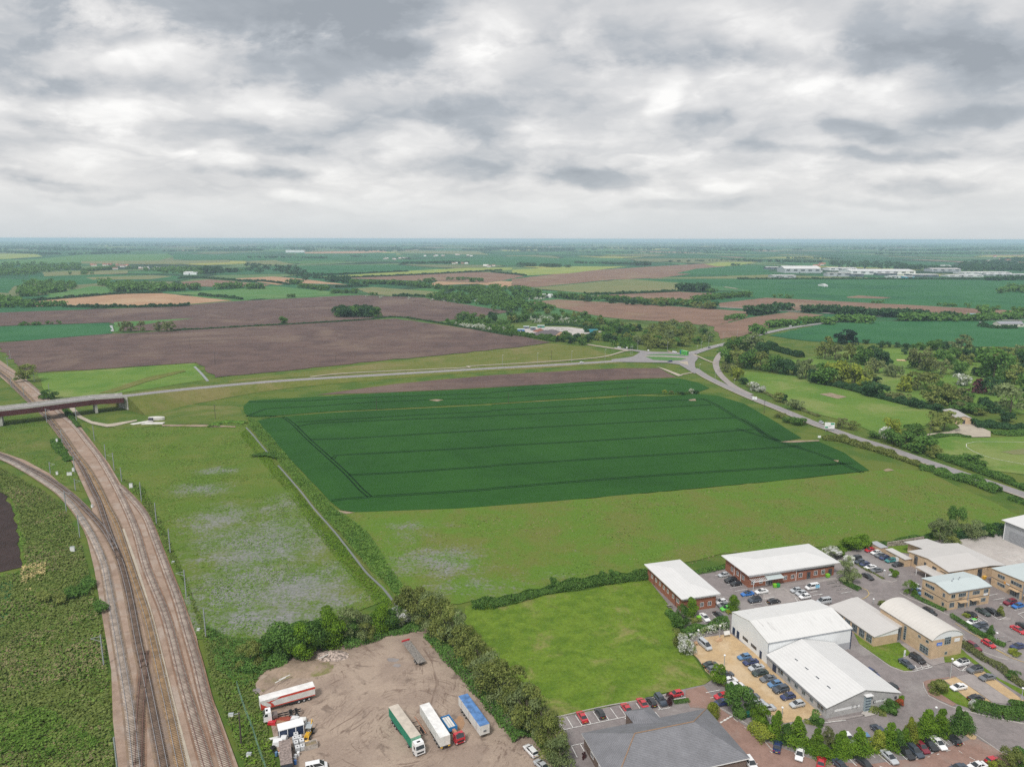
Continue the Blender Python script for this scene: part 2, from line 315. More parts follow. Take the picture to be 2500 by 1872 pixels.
def smooth_line(P, step=6.0):
    P = [Vector(p) for p in P]; out = []
    for i in range(len(P) - 1):
        p0 = P[max(0, i - 1)]; p1 = P[i]; p2 = P[i + 1]; p3 = P[min(len(P) - 1, i + 2)]
        n = max(1, int((p2 - p1).length / step))
        for k in range(n):
            t_ = k / n
            out.append(.5 * ((2 * p1) + (p2 - p0) * t_ + (2 * p0 - 5 * p1 + 4 * p2 - p3) * t_ ** 2 + (3 * p1 - p0 - 3 * p2 + p3) * t_ ** 3))
    out.append(P[-1]); return out
def offs(P, d):
    out = []
    for i in range(len(P)):
        t_ = (P[min(i + 1, len(P) - 1)] - P[max(i - 1, 0)]); t_.z = 0; t_.normalize(); out.append(P[i] + Vector((-t_.y, t_.x, 0)) * d)
    return out
def ribbon(mb, P, a, b, dz, m=0):
    A, B = offs(P, a), offs(P, b)
    for i in range(len(P) - 1):
        f_ = [A[i], A[i + 1], B[i + 1], B[i]]; mb.face([(v.x, v.y, v.z + dz) for v in f_], m)
def dashes(mb, P, w_, dz, on, off, m=0, o=0.0):
    L = 0; 
    for i in range(len(P) - 1):
        if (L % (on + off)) < on: ribbon(mb, P[i:i + 2], o - w_ / 2, o + w_ / 2, dz, m)
        L += (P[i + 1] - P[i]).length
WHITE = plain('white_road_paint', (.72, .71, .68), .7, var=.2); YELLOW = plain('yellow_road_paint', (.62, .45, .14), .7, var=.2)
KERB = plain('kerb_stone', (.44, .41, .385), .8)
# ------------------------------------------------------------------ ground sheet and fields
mb = MB(); R_ = [0, 260, 700, 1500, 4000, 11000, 34000]; NS = 48
for i in range(len(R_) - 1):
    for j in range(NS):
        a0, a1 = 2 * math.pi * j / NS, 2 * math.pi * (j + 1) / NS
        P = [(R_[i] * math.cos(a0), R_[i] * math.sin(a0), 0), (R_[i + 1] * math.cos(a0), R_[i + 1] * math.sin(a0), 0), (R_[i + 1] * math.cos(a1), R_[i + 1] * math.sin(a1), 0), (R_[i] * math.cos(a1), R_[i] * math.sin(a1), 0)]
        mb.face(P if i else P[:1] + P[1:3])
tag(mb.build('ground', GR['plain']), kind='structure')
FIELDS = [  # frame, outline, material: far to near
 ('F1', [(0, 205), (370, 180), (700, 150), (1450, 140), (1500, 165), (1350, 205), (850, 205), (400, 225), (0, 240)], 'crop3'),
 ('F1', [(-300, 140), (310, 140), (370, 165), (60, 185), (-300, 190)], 'rape'),
 ('F1', [(700, 205), (1980, 195), (1990, 215), (1400, 230), (700, 225)], 'olive'),
 ('F1', [(1500, 140), (2212, 150), (2500, 170), (2500, 195), (1500, 190)], 'crop2'),
 ('F1', [(-300, 330), (240, 365), (245, 400), (120, 420), (80, 480), (-300, 450)], 'crop2'),
 ('F1', [(240, 330), (800, 318), (1500, 328), (1700, 350), (850, 395), (640, 410), (260, 400)], 'crop2'),
 ('F1', [(370, 300), (850, 285), (1100, 285), (1100, 310), (380, 335)], 'olive'),
 ('F1', [(740, 345), (1300, 325), (1500, 335), (1300, 360), (800, 365)], 'olive'),
 ('F1', [(410, 480), (700, 440), (800, 420), (960, 430), (990, 475), (700, 505), (400, 540), (240, 550), (420, 510)], 'crop3'),
 ('F2', [(510, 125), (1200, 110), (1220, 125), (900, 140), (510, 138)], 'tan'),
 ('F2', [(1220, 112), (2000, 118), (2100, 150), (1300, 130)], 'olive'),
 ('F2', [(460, 140), (1300, 135), (1300, 175), (1000, 200), (300, 195)], 'crop2'),
 ('F2', [(1250, 200), (2400, 160), (3000, 200), (3400, 240), (2300, 240), (1400, 230)], 'crop2'),
 ('F2', [(330, 290), (400, 245), (1280, 235), (1560, 265), (1400, 290), (580, 330), (340, 300)], 'crop2'),
 ('F2', [(0, 205), (250, 195), (420, 235), (0, 232)], 'olive'),
 ('F2', [(570, 345), (1400, 290), (1900, 262), (2300, 262), (2300, 280), (1700, 310), (1300, 325), (800, 340)], 'rape'),
 ('F2', [(850, 352), (1400, 327), (2000, 300), (2230, 300), (2410, 335), (2212, 372), (2080, 390), (1650, 378), (1400, 372), (1000, 358)], 'plough2'),
 ('F2', [(1650, 380), (2080, 392), (2212, 375), (2300, 380), (2300, 440), (2000, 400), (1560, 415)], 'tan'),
 ('F2', [(940, 440), (1100, 428), (1660, 470), (1640, 500), (1280, 505), (1100, 490)], 'olive'),
 ('F1', [(240, 560), (700, 510), (1040, 485), (1400, 482), (2010, 545), (1640, 575), (1100, 590), (500, 590), (280, 600)], 'tan'),
 ('W1', [(700, 275), (950, 262), (1180, 245), (1400, 265), (1480, 282), (1300, 292), (1000, 306), (870, 285)], 'crop3'),
 ('W1', [(780, 228), (900, 216), (1170, 238), (1150, 245), (950, 250), (810, 245)], 'plough2'),
 ('W1', [(1010, 213), (1180, 204), (1300, 214), (1510, 240), (1300, 233), (1200, 240)], 'tan'),
 ('W2', [(0, 215), (300, 180), (620, 160), (900, 145), (1060, 145), (930, 158), (790, 190), (640, 210), (430, 218), (100, 250), (0, 245)], 'plough2'),
 ('W2', [(0, 175), (250, 160), (500, 160), (250, 190), (60, 200), (0, 195)], 'rape'),
 ('W2', [(830, 150), (900, 142), (1060, 142), (960, 158), (880, 160)], 'rape'),
 ('W2', [(710, 190), (800, 170), (960, 158), (1080, 155), (1130, 195), (950, 200)], 'crop2'),
 ('W2', [(600, 212), (1100, 197), (1400, 205), (1600, 210), (1300, 216), (600, 216)], 'olive'),
 ('W2', [(540, 214), (1100, 213), (1300, 216), (2300, 218), (2500, 380), (1900, 345), (1100, 298), (1000, 290), (1030, 260), (840, 240), (700, 225)], 'crop2'),
 ('W2', [(1445, 292), (1500, 286), (1640, 295), (1600, 300), (1450, 296)], 'plough2'),
 ('W2', [(80, 255), (500, 215), (720, 232), (725, 265), (400, 282), (250, 270)], 'olive'),
 ('W2', [(330, 287), (720, 270), (870, 277), (800, 305), (600, 300)], 'plough2'),
 ('W2', [(60, 316), (200, 303), (500, 320), (880, 345), (1020, 355), (1010, 380), (870, 420), (700, 400), (500, 390), (400, 380), (230, 345)], 'plough2'),
 ('W2', [(880, 320), (1100, 296), (1500, 316), (2140, 350), (2400, 365), (2400, 388), (1700, 362), (1200, 350), (900, 337)], 'plough2'),
 ('W2', [(870, 420), (1010, 385), (1200, 357), (1350, 370), (1200, 400), (1090, 430), (1000, 460), (900, 475)], 'plough2'),
 ('W2', [(1110, 460), (1330, 412), (1500, 400), (1900, 395), (2400, 412), (2400, 515), (1700, 500), (1500, 490), (1300, 485)], 'crop2'),
 ('R2', [(-300, 350), (300, 250), (700, 230), (2400, 200), (2400, 950), (1600, 900), (400, 640), (0, 600)], 'meadow2'),
 ('W1', [(-200, 365), (0, 360), (700, 335), (1000, 312), (1480, 287), (1560, 285), (1830, 295), (2130, 345), (2218, 356), (2000, 385), (1880, 400), (1710, 378), (1500, 392), (1000, 422), (740, 437), (500, 440), (500, 415), (470, 403), (-200, 425)], 'plough'),
 ('W1', [(-200, 427), (470, 405), (485, 450), (140, 480), (-200, 495)], 'crop2'),
 ('W1', [(492, 402), (840, 385), (700, 400), (530, 425), (500, 445)], 'crop3'),
 ('N', [(-200, 840), (0, 837), (271, 815.5), (418, 808.6), (966, 778), (1060, 791), (1253, 817), (1346, 836), (1285, 845), (1050, 870), (961, 877), (706, 905), (525, 922), (500, 901), (480, 886), (93, 910), (45, 899), (0, 850), (-60, 845)], 'plough'),
 ('W1', [(165, 626), (840, 578), (885, 650), (640, 690), (460, 715), (240, 728), (190, 700)], 'meadow2'),
 ('N', [(555, 930), (1050, 872), (1285, 847), (1346, 838), (1440, 850), (1500, 872), (1250, 893), (961, 910), (700, 922), (560, 935)], 'embank'),
 ('N', [(774, 964), (961, 938), (1200, 916), (1390, 905), (1516, 899), (1608, 899), (1652, 921), (1516, 927), (1358, 937), (1200, 946), (950, 958)], 'plough'),
 ('N', [(205, 1035), (260, 1048), (598, 1034), (622, 1068), (655, 1110), (700, 1180), (760, 1262), (800, 1320), (860, 1400), (930, 1470), (880, 1490), (760, 1530), (640, 1560), (480, 1560), (430, 1440), (370, 1290), (290, 1150), (240, 1080)], 'sedge2'),
 ('N', [(832, 1252), (1119, 1241), (1356, 1224), (1695, 1195), (2083, 1156), (2180, 1145), (2260, 1150), (2330, 1185), (2500, 1262), (2700, 1340), (2700, 1400), (2500, 1312), (2300, 1310), (2000, 1335), (1760, 1352), (1580, 1395), (1440, 1425), (1120, 1475), (980, 1478), (930, 1440), (880, 1330)], 'meadow'),
 ('N', [(1136, 1480), (1180, 1474), (1300, 1457), (1438, 1441), (1583, 1412), (1660, 1500), (1690, 1600), (1732, 1662), (1721, 1671), (1662, 1684), (1552, 1712), (1345, 1755), (1240, 1690), (1180, 1600), (1130, 1520)], 'lawn'),
 ('L3', [(0, 870), (400, 860), (460, 930), (560, 1080), (740, 1420), (850, 1660), (640, 1620), (300, 1370), (0, 1250), (-400, 1150), (-400, 900)], 'grass'),
 ('N', [(-150, 1170), (0, 1188), (25, 1230), (46, 1305), (53, 1385), (0, 1397), (-150, 1410)], 'soil'),
 ('N', [(-150, 1420), (30, 1415), (34, 1440), (20, 1520), (0, 1620), (-150, 1700)], 'crop2'),
 ('R2', [(0, 610), (300, 680), (700, 760), (1000, 850), (1270, 900), (1150, 1060), (900, 1090), (640, 1150), (430, 1060), (150, 975), (-100, 920), (-300, 850), (-560, 730), (-810, 600), (-830, 470), (-300, 520)], 'meadow2'),
 ('R3', [(1180, 325), (1480, 280), (1640, 305), (2212, 290), (2700, 290), (2700, 760), (2212, 700), (1760, 640), (1700, 500), (1300, 490)], 'meadow2'),
 ('K6', [(-1300, 60), (100, 110), (160, 200), (170, 280), (-250, 250), (-900, 300), (-1200, 200)], 'grass'),
]
def ragged(P, far):
    out = []
    for i in range(len(P)):
        a, b = P[i], P[(i + 1) % len(P)]; L_ = (b - a).length; st = max(5.0, min(a.y, b.y) * .018); n = min(60, max(1, int(L_ / st))); am = min(2.5, L_ / 8) * (.35 if not far else 1)
        for j in range(n):
            p = a.lerp(b, j / n); out.append(Vector((p.x + (random.uniform(-am, am) if j else 0), p.y + (random.uniform(-am, am) if j else 0), 0)))
    return out
for k, (fr, P, m_) in enumerate(FIELDS):
    far = min(q(fr, *p)[1] for p in P) < 800
    area('field', ragged(gl(fr, P), far), (.12 if far else .02) + (.006 if far else .004) * k, m_)
ZF = .75                                                       # level for sheets laid on the near fields
mb = MB()
sheet(mb, [G(*p) for p in [(594, 993), (609, 978), (756, 970), (917, 961), (1200, 948), (1390, 935), (1564, 926), (1659, 924), (1706, 935), (1732, 948), (1706, 957), (1643, 961), (1532, 964), (1200, 985), (950, 998), (814, 1004), (700, 1013), (640, 1018), (609, 1018), (597, 1008)]], .26)
sheet(mb, [G(*p) for p in [(626, 1028), (690, 1015), (814, 1007), (1200, 989), (1532, 967), (1643, 964), (1700, 962), (1754, 967), (1817, 986), (1900, 1034), (1929, 1053), (1957, 1070), (1907, 1079), (1950, 1077), (2000, 1079), (2060, 1105), (2122, 1149), (2083, 1154), (1890, 1175), (1695, 1193), (1356, 1224), (1119, 1242), (867, 1251), (832, 1245), (806, 1224), (773, 1189), (703, 1116), (662, 1069)]], .26)
TR = [('K6', [(490, 200), (560, 250), (690, 380), (880, 550), (1010, 670), (1130, 800), (1200, 858)]),
 ('K6', [(590, 240), (1000, 215), (1600, 180), (2212, 150)]), ('K6', [(600, 275), (720, 250), (1400, 220), (2212, 190)]),
 ('K6', [(700, 385), (1000, 375), (1600, 340), (2212, 305)]), ('K6', [(890, 545), (920, 515), (1300, 495), (2212, 445)]),
 ('K6', [(1020, 678), (1400, 660), (2212, 605)]), ('K6', [(1200, 858), (1600, 835), (2212, 795)]), ('K6', [(880, 890), (1000, 875), (1200, 860)]),
 ('K6', [(200, 70), (700, 60), (1300, 30), (2212, 0)]), ('K6', [(180, 190), (330, 130), (700, 110), (1300, 70), (2212, 35)]),
 ('K6', [(180, 190), (320, 185), (490, 200)]),
 ('K7', [(0, 480), (700, 440), (1300, 405), (1500, 400), (1640, 392)]), ('K7', [(0, 520), (900, 480), (1700, 435)]), ('K7', [(0, 630), (1000, 575), (1880, 535)]),
 ('K7', [(0, 755), (1000, 700), (2020, 625)]), ('K7', [(0, 905), (1000, 840), (2212, 765), (2380, 752)]), ('K7', [(0, 1082), (1000, 1000), (2212, 920), (2780, 885)]),
 ('K7', [(0, 340), (500, 300), (1100, 265), (1450, 280)]), ('K7', [(0, 385), (600, 345), (1100, 300)]),
 ('K7', [(1640, 392), (1740, 440), (1900, 540), (2040, 620), (2120, 680), (2212, 712)]),
 ('R1', [(1780, 1222), (1600, 1130), (1500, 1050), (1380, 980)]), ('R3', [(-900, 200), (0, 480), (200, 560), (400, 650), (470, 680)]),
 ('R3', [(0, 600), (150, 590), (260, 580)])]
for fr, P in TR:
    L = smooth_line(gl(fr, P, .26), 12)
    for o_ in (-.95, .95): ribbon(mb, L, o_ - .4, o_ + .4, .03, 1)
mbo = mb.build('wheat_field', [GR['crop'], GR['tram']]); tag(mbo, kind='structure')
mb = MB()
ribbon(mb, smooth_line(gl('K6', [(300, 207), (500, 190), (900, 157), (1500, 128), (2212, 95)], .31), 15), -.7, .7, 0)
ribbon(mb, smooth_line(gl('K7', [(0, 430), (500, 400), (900, 380), (1100, 362), (1300, 368), (1500, 352)], .31), 15), -1.5, 1.5, 0)
tag(mb.build('grass_strip', GR['grass']), kind='structure')
for fr, P in (('K6', [(1690, 60), (1750, 52), (1815, 58), (1760, 70)]), ('K7', [(1520, 400), (1570, 393), (1580, 408), (1530, 408)]), ('K6', [(910, 968), (960, 1010), (1080, 995), (960, 980)]),
    ('R3', [(150, 550), (210, 550), (205, 572)]), ('R3', [(690, 660), (740, 635), (810, 660), (720, 675)]), ('R1', [(1790, 1235), (1950, 1222), (2212, 1218), (2212, 1228), (1900, 1245)]),
    ('M4', [(2560, 600), (2700, 640), (2760, 690), (2720, 700), (2600, 650)]), ('R2', [(0, 720), (120, 705), (300, 750), (200, 770)])):
    area('bare_soil', gl(fr, P), .33, 'dirt')
for fr, P, m_ in (('R1', [(460, 425), (560, 452), (740, 520), (690, 528), (560, 470)], 'path'), ('R1', [(730, 512), (860, 488), (850, 482), (720, 505)], 'path'),
    ('R3', [(1060, 280), (1400, 243), (1520, 200), (1460, 150), (1600, 125), (1680, 170), (1850, 240), (1850, 300), (1650, 302), (1500, 258), (1100, 290)], 'path'),
    ('L3', [(690, 810), (740, 800), (830, 900), (930, 950), (1090, 980), (1380, 935), (1390, 945), (1160, 1000), (1080, 1008), (920, 975), (790, 915)], 'path'),
    ('L3', [(1640, 985), (2070, 985), (2380, 1000), (2380, 1012), (1640, 1000)], 'dirt'), ('L3', [(1000, 665), (1200, 600), (1500, 500), (1860, 430), (1880, 445), (1500, 545), (1150, 660)], 'embank'),
    ('R2', [(830, 345), (950, 350), (940, 365), (840, 360)], 'tangravel'), ('M4', [(910, 395), (1150, 345), (1500, 350), (1880, 400), (1560, 440), (1300, 400), (1000, 425)], 'concrete')):
    area('track', gl(fr, P), .46, m_)
# cricket field: boundary line and pitch
mb = MB(); cpt = g('R3', 2150, 430); 
ring = smooth_line(gl('R3', [(2300, 350), (1900, 345), (1680, 345), (1590, 365), (1590, 400), (1650, 440), (1750, 485), (1950, 540), (2300, 600)], .30), 5)
ribbon(mb, ring, -.12, .12, 0); tag(mb.build('boundary_line', WHITE), kind='structure')
area('cricket_pitch', gl('R3', [(1960, 458), (2212, 425), (2400, 430), (2400, 480), (2100, 488)]), .31, 'olive')

# ditches and their water
m_, t_ = mat('ditch_water'); finish(t_, (.13, .14, .13), .10, t_.noise(t_.n('ShaderNodeNewGeometry').outputs['Position'], 2.0, 3), .08, .05, spec=1.0); WATER = m_
mb = MB()
for fr, P, w_ in (('K6', [(172, 282), (230, 345), (290, 420), (352, 492)], .9), ('K6', [(438, 598), (520, 690), (640, 830), (740, 960), (830, 1060), (915, 1157)], .8),
     ('N', [(819, 1300), (858, 1350), (897, 1400), (935, 1435), (971, 1482)], .8), ('W1', [(840, 592), (870, 622), (898, 655)], 2.2), ('W1', [(479, 415), (486, 440)], 3.5)):
    L = smooth_line(gl(fr, P, .32), 6); ribbon(mb, L, -w_ / 2, w_ / 2, 0)
tag(mb.build('ditch_water', WATER), kind='structure')
mb = MB()
for fr, P in (('K6', [(172, 282), (230, 345), (290, 420), (352, 492), (438, 598), (520, 690), (640, 830), (740, 960), (830, 1060), (915, 1157), (1080, 1340), (1160, 1420), (1270, 1540), (1420, 1760)]),):
    L = smooth_line(gl(fr, P, .30), 6); ribbon(mb, L, -1.0, -.5, .0); ribbon(mb, L, .5, 1.3, .0)
tag(mb.build('ditch_bank', GR['grass']), kind='structure')

# ------------------------------------------------------------------ embankment road, roundabout, other roads
RZ = [((-260, 1019), 10.3), ((0, 999), 10.3), ((120, 985), 10.3), ((230, 971), 10.2), ((300, 966.5), 9.6), ((452, 950), 6.8), ((678, 930), 3.6), ((961, 913), 1.7), ((1163, 901), .9), ((1290, 894), .65), ((1423, 886.5), .55), ((1510, 881), .5)]
RC = smooth_line([G(p[0], p[1], z) for p, z in RZ], 9)
BR = [p for p in RC if p.x < G(236, 970, 10.2).x]; RL = [p for p in RC if p.x >= G(236, 970, 10.2).x]
mb = MB()
for a, b in ((6.2, 8.6), (-8.6, -6.2), (-6.2, 6.2)): ribbon(mb, RL, a, b, -.06)
for sgn in (1, -1):
    A = offs(RL, 8.6 * sgn); 
    B = [o_ + (offs(RL, 9.6 * sgn)[i] - offs(RL, 8.6 * sgn)[i]) * (2.3 * o_.z) for i, o_ in enumerate(A)]
    for i in range(len(A) - 1):
        f_ = [A[i], A[i + 1], (B[i + 1].x, B[i + 1].y, .15), (B[i].x, B[i].y, .15)]
        mb.face([(v[0], v[1], v[2] - (.06 if k < 2 else 0)) for k, v in enumerate(f_)])
A, B = offs(RL, 8.6)[0], offs(RL, -8.6)[0]; d_ = (A - B).normalized(); mb.face([(A.x, A.y, A.z - .06), (B.x, B.y, B.z - .06), (*(B - d_ * B.z * 2.3).xy, .15), (*(A + d_ * A.z * 2.3).xy, .15)])
tag(mb.build('embankment', GR['embank']), kind='structure')
mb = MB(); ribbon(mb, RL, -4.6, 4.6, .0); ribbon(mb, RL, -4.15, -3.97, .02, 1); ribbon(mb, RL, 3.97, 4.15, .02, 1); dashes(mb, RL, .16, .02, 9, 6, 1)
tag(mb.build('road', [GR['road'], WHITE]), kind='structure')
RW2 = smooth_line([G(x, y, .45) for x, y in [(1694, 899), (1726, 920), (1782, 947), (1839, 972), (1895, 994), (1952, 1018), (2000, 1038), (2022, 1045), (2090, 1069), (2158, 1090), (2226, 1114), (2294, 1137), (2361, 1160), (2430, 1183), (2500, 1207), (2620, 1250)]], 8)
mb = MB(); ribbon(mb, RW2, -3.9, 3.9, 0); ribbon(mb, RW2, -4.5, -3.55, .02, 1); ribbon(mb, RW2, 3.5, 3.75, .02, 1); dashes(mb, RW2, .18, .02, 6, 3, 1)
tag(mb.build('road', [GR['road'], GR['path']]), kind='structure')
RW3 = smooth_line([G(x, y, .5) for x, y in [(1690, 863), (1733, 848.5), (1778, 837.5), (1822, 825), (1866, 813.5), (1928, 800.5), (2001, 790), (2070, 781)]], 10)
mb = MB(); ribbon(mb, RW3, -4.6, 4.6, 0); ribbon(mb, RW3, -4.3, -4.0, .03, 1); ribbon(mb, RW3, 4.0, 4.3, .03, 1); dashes(mb, RW3, .2, .03, 6, 6, 1)
tag(mb.build('road', [GR['road'], WHITE]), kind='structure')
RW4 = smooth_line(gl('F4', [(-300, 530), (-100, 538), (300, 560), (780, 588), (1000, 603), (1200, 612), (1700, 625), (2400, 645)], .6), 30)
mb = MB(); ribbon(mb, RW4, -5, 5, 0); tag(mb.build('road', GR['paving']), kind='structure')
mb = MB(); ribbon(mb, smooth_line(gl('R1', [(1170, 262), (1130, 300), (1100, 360), (1100, 420), (1140, 500), (1230, 590), (1340, 660), (1470, 722)], .42), 5), -2.9, 2.9, 0)
tag(mb.build('old_road', GR['paving']), kind='structure')
mb = MB()
for P, w_ in (([('W1', 1340, 636), ('W1', 1500, 620), ('W1', 1800, 606), ('W1', 2030, 595), ('M4', 400, 768), ('M4', 1000, 735), ('M4', 1600, 695), ('M4', 1900, 660), ('M4', 2100, 605), ('M4', 2212, 592)], 3.0),
      ([('M4', 1700, 533), ('M4', 1870, 560), ('M4', 2130, 598)], 5.0), ([('R1', 855, 285), ('R1', 1000, 350), ('R1', 1090, 385)], 2.5), ([('R1', 330, 306), ('R1', 560, 312), ('R1', 790, 326)], 3.0), ([('F4', 0, 395), ('F4', -100, 380)], 8)):
    ribbon(mb, smooth_line([g(f_, x, y, .55) for f_, x, y in P], 9), -w_ / 2, w_ / 2, 0)
tag(mb.build('path', GR['path']), kind='structure')
area('roundabout_road', gl('R1', [(-30, 346), (110, 330), (200, 315), (280, 268), (180, 250), (0, 228), (0, 214), (220, 240), (400, 262), (600, 268), (700, 272), (810, 262), (870, 252), (905, 248), (860, 285), (905, 330), (868, 380), (872, 430), (925, 490), (860, 498), (700, 402), (560, 382), (-30, 373)]), .48, 'road')
for P in ([(340, 302), (400, 292), (560, 287), (700, 295), (770, 312), (560, 303)], [(335, 316), (560, 320), (780, 336), (720, 355), (600, 362), (420, 352)]):
    area('roundabout_island', gl('R1', P), .54, 'crop3')
mb = MB(); sheet(mb, gl('R1', [(690, 375), (790, 365), (800, 410), (750, 395)]), .52); tag(mb.build('hatched_marking', GR['path']), kind='structure')

# ------------------------------------------------------------------ railway
BZ = .4
area('ballast_bed', [G(*p) for p in [(-150, 800), (0, 880), (60, 923), (116, 971), (155, 1003), (198, 1044), (237, 1095), (266, 1133), (304, 1198), (334, 1230), (359, 1272), (401, 1364), (443, 1452), (480, 1556), (501, 1660), (539, 1757), (581, 1872), (620, 1990),
   (270, 1990), (288, 1872), (276, 1760), (272, 1640), (251, 1514), (230, 1389), (213, 1318), (188, 1255), (159, 1213), (109, 1180), (97, 1172), (48, 1148), (0, 1121), (-150, 1075), (-150, 1058), (0, 1104), (60, 1124), (121, 1157), (157, 1191), (226, 1253), (222, 1228), (208, 1198), (183, 1143), (155, 1090), (130, 1041), (113, 1017), (70, 981), (0, 920), (-150, 815)]], BZ, 'ballast')
mb = MB(); ribbon(mb, smooth_line([G(x, y, BZ + .05) for x, y in [(300, 1290), (330, 1375), (362, 1480), (388, 1580), (412, 1680), (440, 1790), (462, 1872), (490, 1980)]], 8), -.55, .55, 0)
tag(mb.build('walkway', GR['path']), kind='structure')
STEEL = plain('polished_rail_steel', (.42, .41, .42), .35, .6, .5); RUST = plain('rusty_rail_steel', (.20, .105, .085), .8)
SLPC = plain('concrete_sleeper', (.40, .34, .29), .9, vs=.5, var=.3); SLPW = plain('timber_sleeper', (.15, .105, .08), .95, vs=.5, var=.35); SLPB = plain('brown_sleeper', (.30, .20, .11), .95, vs=.5, var=.3)
TRACKS = [
 ('steel', SLPC, 'bright railed track curving in from the branch to the line nearest the bramble slope', [(-120, 1083), (0, 1117), (60, 1146), (110, 1177), (150, 1206), (185, 1245), (215, 1290), (238, 1335), (256, 1385), (272, 1472), (287, 1555), (302, 1640), (318, 1740), (333, 1872), (345, 1980)]),
 ('steel', SLPW, 'bright railed track crossing over oily ballast in the middle of the railway', [(-120, 1072), (0, 1109), (60, 1137), (115, 1166), (167, 1203), (209, 1243), (247, 1284), (272, 1322), (292, 1364), (307, 1414), (320, 1472), (338, 1570), (357, 1655), (378, 1760), (400, 1872), (418, 1980)]),
 ('rust', SLPW, 'thin rusty crossover track between the two oily lines', [(352, 1590), (351, 1640), (346, 1690), (341, 1760), (338, 1872), (340, 1980)]),
 ('steel', SLPB, 'track on brown sleepers beside the narrow pale walkway', [(-120, 822), (0, 904), (43, 942), (80, 979), (116, 1013), (155, 1062), (183, 1104), (212, 1141), (241, 1190), (262, 1235), (285, 1280), (308, 1347), (330, 1414), (360, 1506), (382, 1598), (395, 1655), (420, 1765), (443, 1872), (470, 1980)]),
 ('steel', SLPW, 'track joining the middle line from beneath the bridge', [(-120, 832), (0, 911), (36, 945), (72, 979), (111, 1015), (145, 1057), (169, 1092), (200, 1140), (227, 1196), (242, 1226), (257, 1272), (274, 1320), (292, 1364)]),
 ('rust', SLPC, 'rusty track with pale sleepers beside the wide gravel strip', [(-120, 812), (0, 893), (60, 930), (104, 967), (145, 1008), (181, 1039), (210, 1075), (242, 1116), (278, 1177), (309, 1240), (334, 1301), (355, 1376), (376, 1430), (401, 1492), (420, 1556), (445, 1655), (475, 1760), (507, 1872), (540, 1980)]),
 ('rust', SLPC, 'outermost rusty track along the hedge side of the railway', [(290, 1185), (318, 1212), (355, 1258), (381, 1322), (409, 1397), (434, 1464), (455, 1535), (480, 1619), (500, 1700), (527, 1790), (552, 1872), (585, 1980)])]
for kind, slp, lab, P in TRACKS:
    L = smooth_line([G(x, y, BZ + .06) for x, y in P], 5); st = STEEL if kind == 'steel' else RUST
    r = empty('railway_track', L[len(L) // 2]); tag(r, lab, 'railway track', 'tracks of the railway')
    off = Vector(r.location); mbs = MB(); ribbon(mbs, L, -1.75, 1.75, -.03 - .003 * TRACKS.index((kind, slp, lab, P))); tag(mbs.build('stained_ballast', GR['dark_ballast'] if kind == 'steel' else GR['rustb']), kind='structure')
    for o_ in (-.7175, .7175):
        mb = MB(); A, B, C, D_ = [offs(L, o_ + k) for k in (-.06, -.05, .05, .06)]
        for i in range(len(L) - 1):
            lo = .1; hi = .27
            P8 = [A[i], A[i + 1], B[i + 1], B[i], C[i], C[i + 1], D_[i + 1], D_[i]]
            p_ = [(v.x - off.x, v.y - off.y, v.z - off.z) for v in P8]
            up = lambda v, h: (v[0], v[1], v[2] + h)
            mb.face([up(p_[0], lo), up(p_[1], lo), up(p_[2], hi), up(p_[3], hi)]); mb.face([up(p_[3], hi), up(p_[2], hi), up(p_[5], hi), up(p_[4], hi)]); mb.face([up(p_[4], hi), up(p_[5], hi), up(p_[6], lo), up(p_[7], lo)])
        mb.build('rail', st, r)
    V = []; Q_ = []; acc_ = 0.0; L2 = smooth_line([G(x, y, BZ + .06) for x, y in P], .66)
    for i in range(len(L2) - 1):
        c = L2[i]; t_ = (L2[i + 1] - c).normalized(); nn = Vector((-t_.y, t_.x, 0)); b = len(V); c = c - off
        for s1, s2 in ((-1.25, -.125), (-1.25, .125), (1.25, .125), (1.25, -.125)): V.append(tuple(c + nn * s1 + t_ * s2))
        for s1, s2 in ((-1.25, -.125), (-1.25, .125), (1.25, .125), (1.25, -.125)): V.append(tuple(c + nn * s1 + t_ * s2 + Vector((0, 0, .14))))
        Q_ += [(b + 4, b + 7, b + 6, b + 5), (b, b + 3, b + 7, b + 4), (b + 1, b, b + 4, b + 5), (b + 2, b + 1, b + 5, b + 6), (b + 3, b + 2, b + 6, b + 7)]
    s_ = put('sleepers', mesh_np('sleepers', V, Q_, [slp]), r); s_['kind'] = 'stuff'

# ------------------------------------------------------------------ road bridge over the railway
CONC = plain('bridge_concrete', (.42, .41, .38), .85, vs=.4, var=.15); MAROON = plain('maroon_steel', (.085, .022, .026), .6, vs=.3)
GALV = plain('galvanised_steel', (.42, .45, .46), .5, .5, .2)
br = empty('road_bridge', G(222, 1018)); tag(br, 'road bridge with maroon steel girders and concrete piers crossing the railway', 'bridge')
o0 = Vector(br.location); BRL = [p - o0 for p in BR]; e_ = RL[0] - o0; BRL.append(e_)
mb = MB()
A, B = offs(BRL, -6.4), offs(BRL, 6.4)
for i in range(len(BRL) - 1):
    mb.hexa([A[i] - Vector((0, 0, .8)), A[i + 1] - Vector((0, 0, .8)), B[i + 1] - Vector((0, 0, .8)), B[i] - Vector((0, 0, .8)), A[i] - Vector((0, 0, .1)), A[i + 1] - Vector((0, 0, .1)), B[i + 1] - Vector((0, 0, .1)), B[i] - Vector((0, 0, .1))])
mb.build('deck', CONC, br)
mb = MB(); ribbon(mb, BRL, -4.6, 4.6, -.07); ribbon(mb, BRL, -4.15, -3.97, -.05, 1); ribbon(mb, BRL, 3.97, 4.15, -.05, 1); mb.build('carriageway', [GR['road'], WHITE], br)
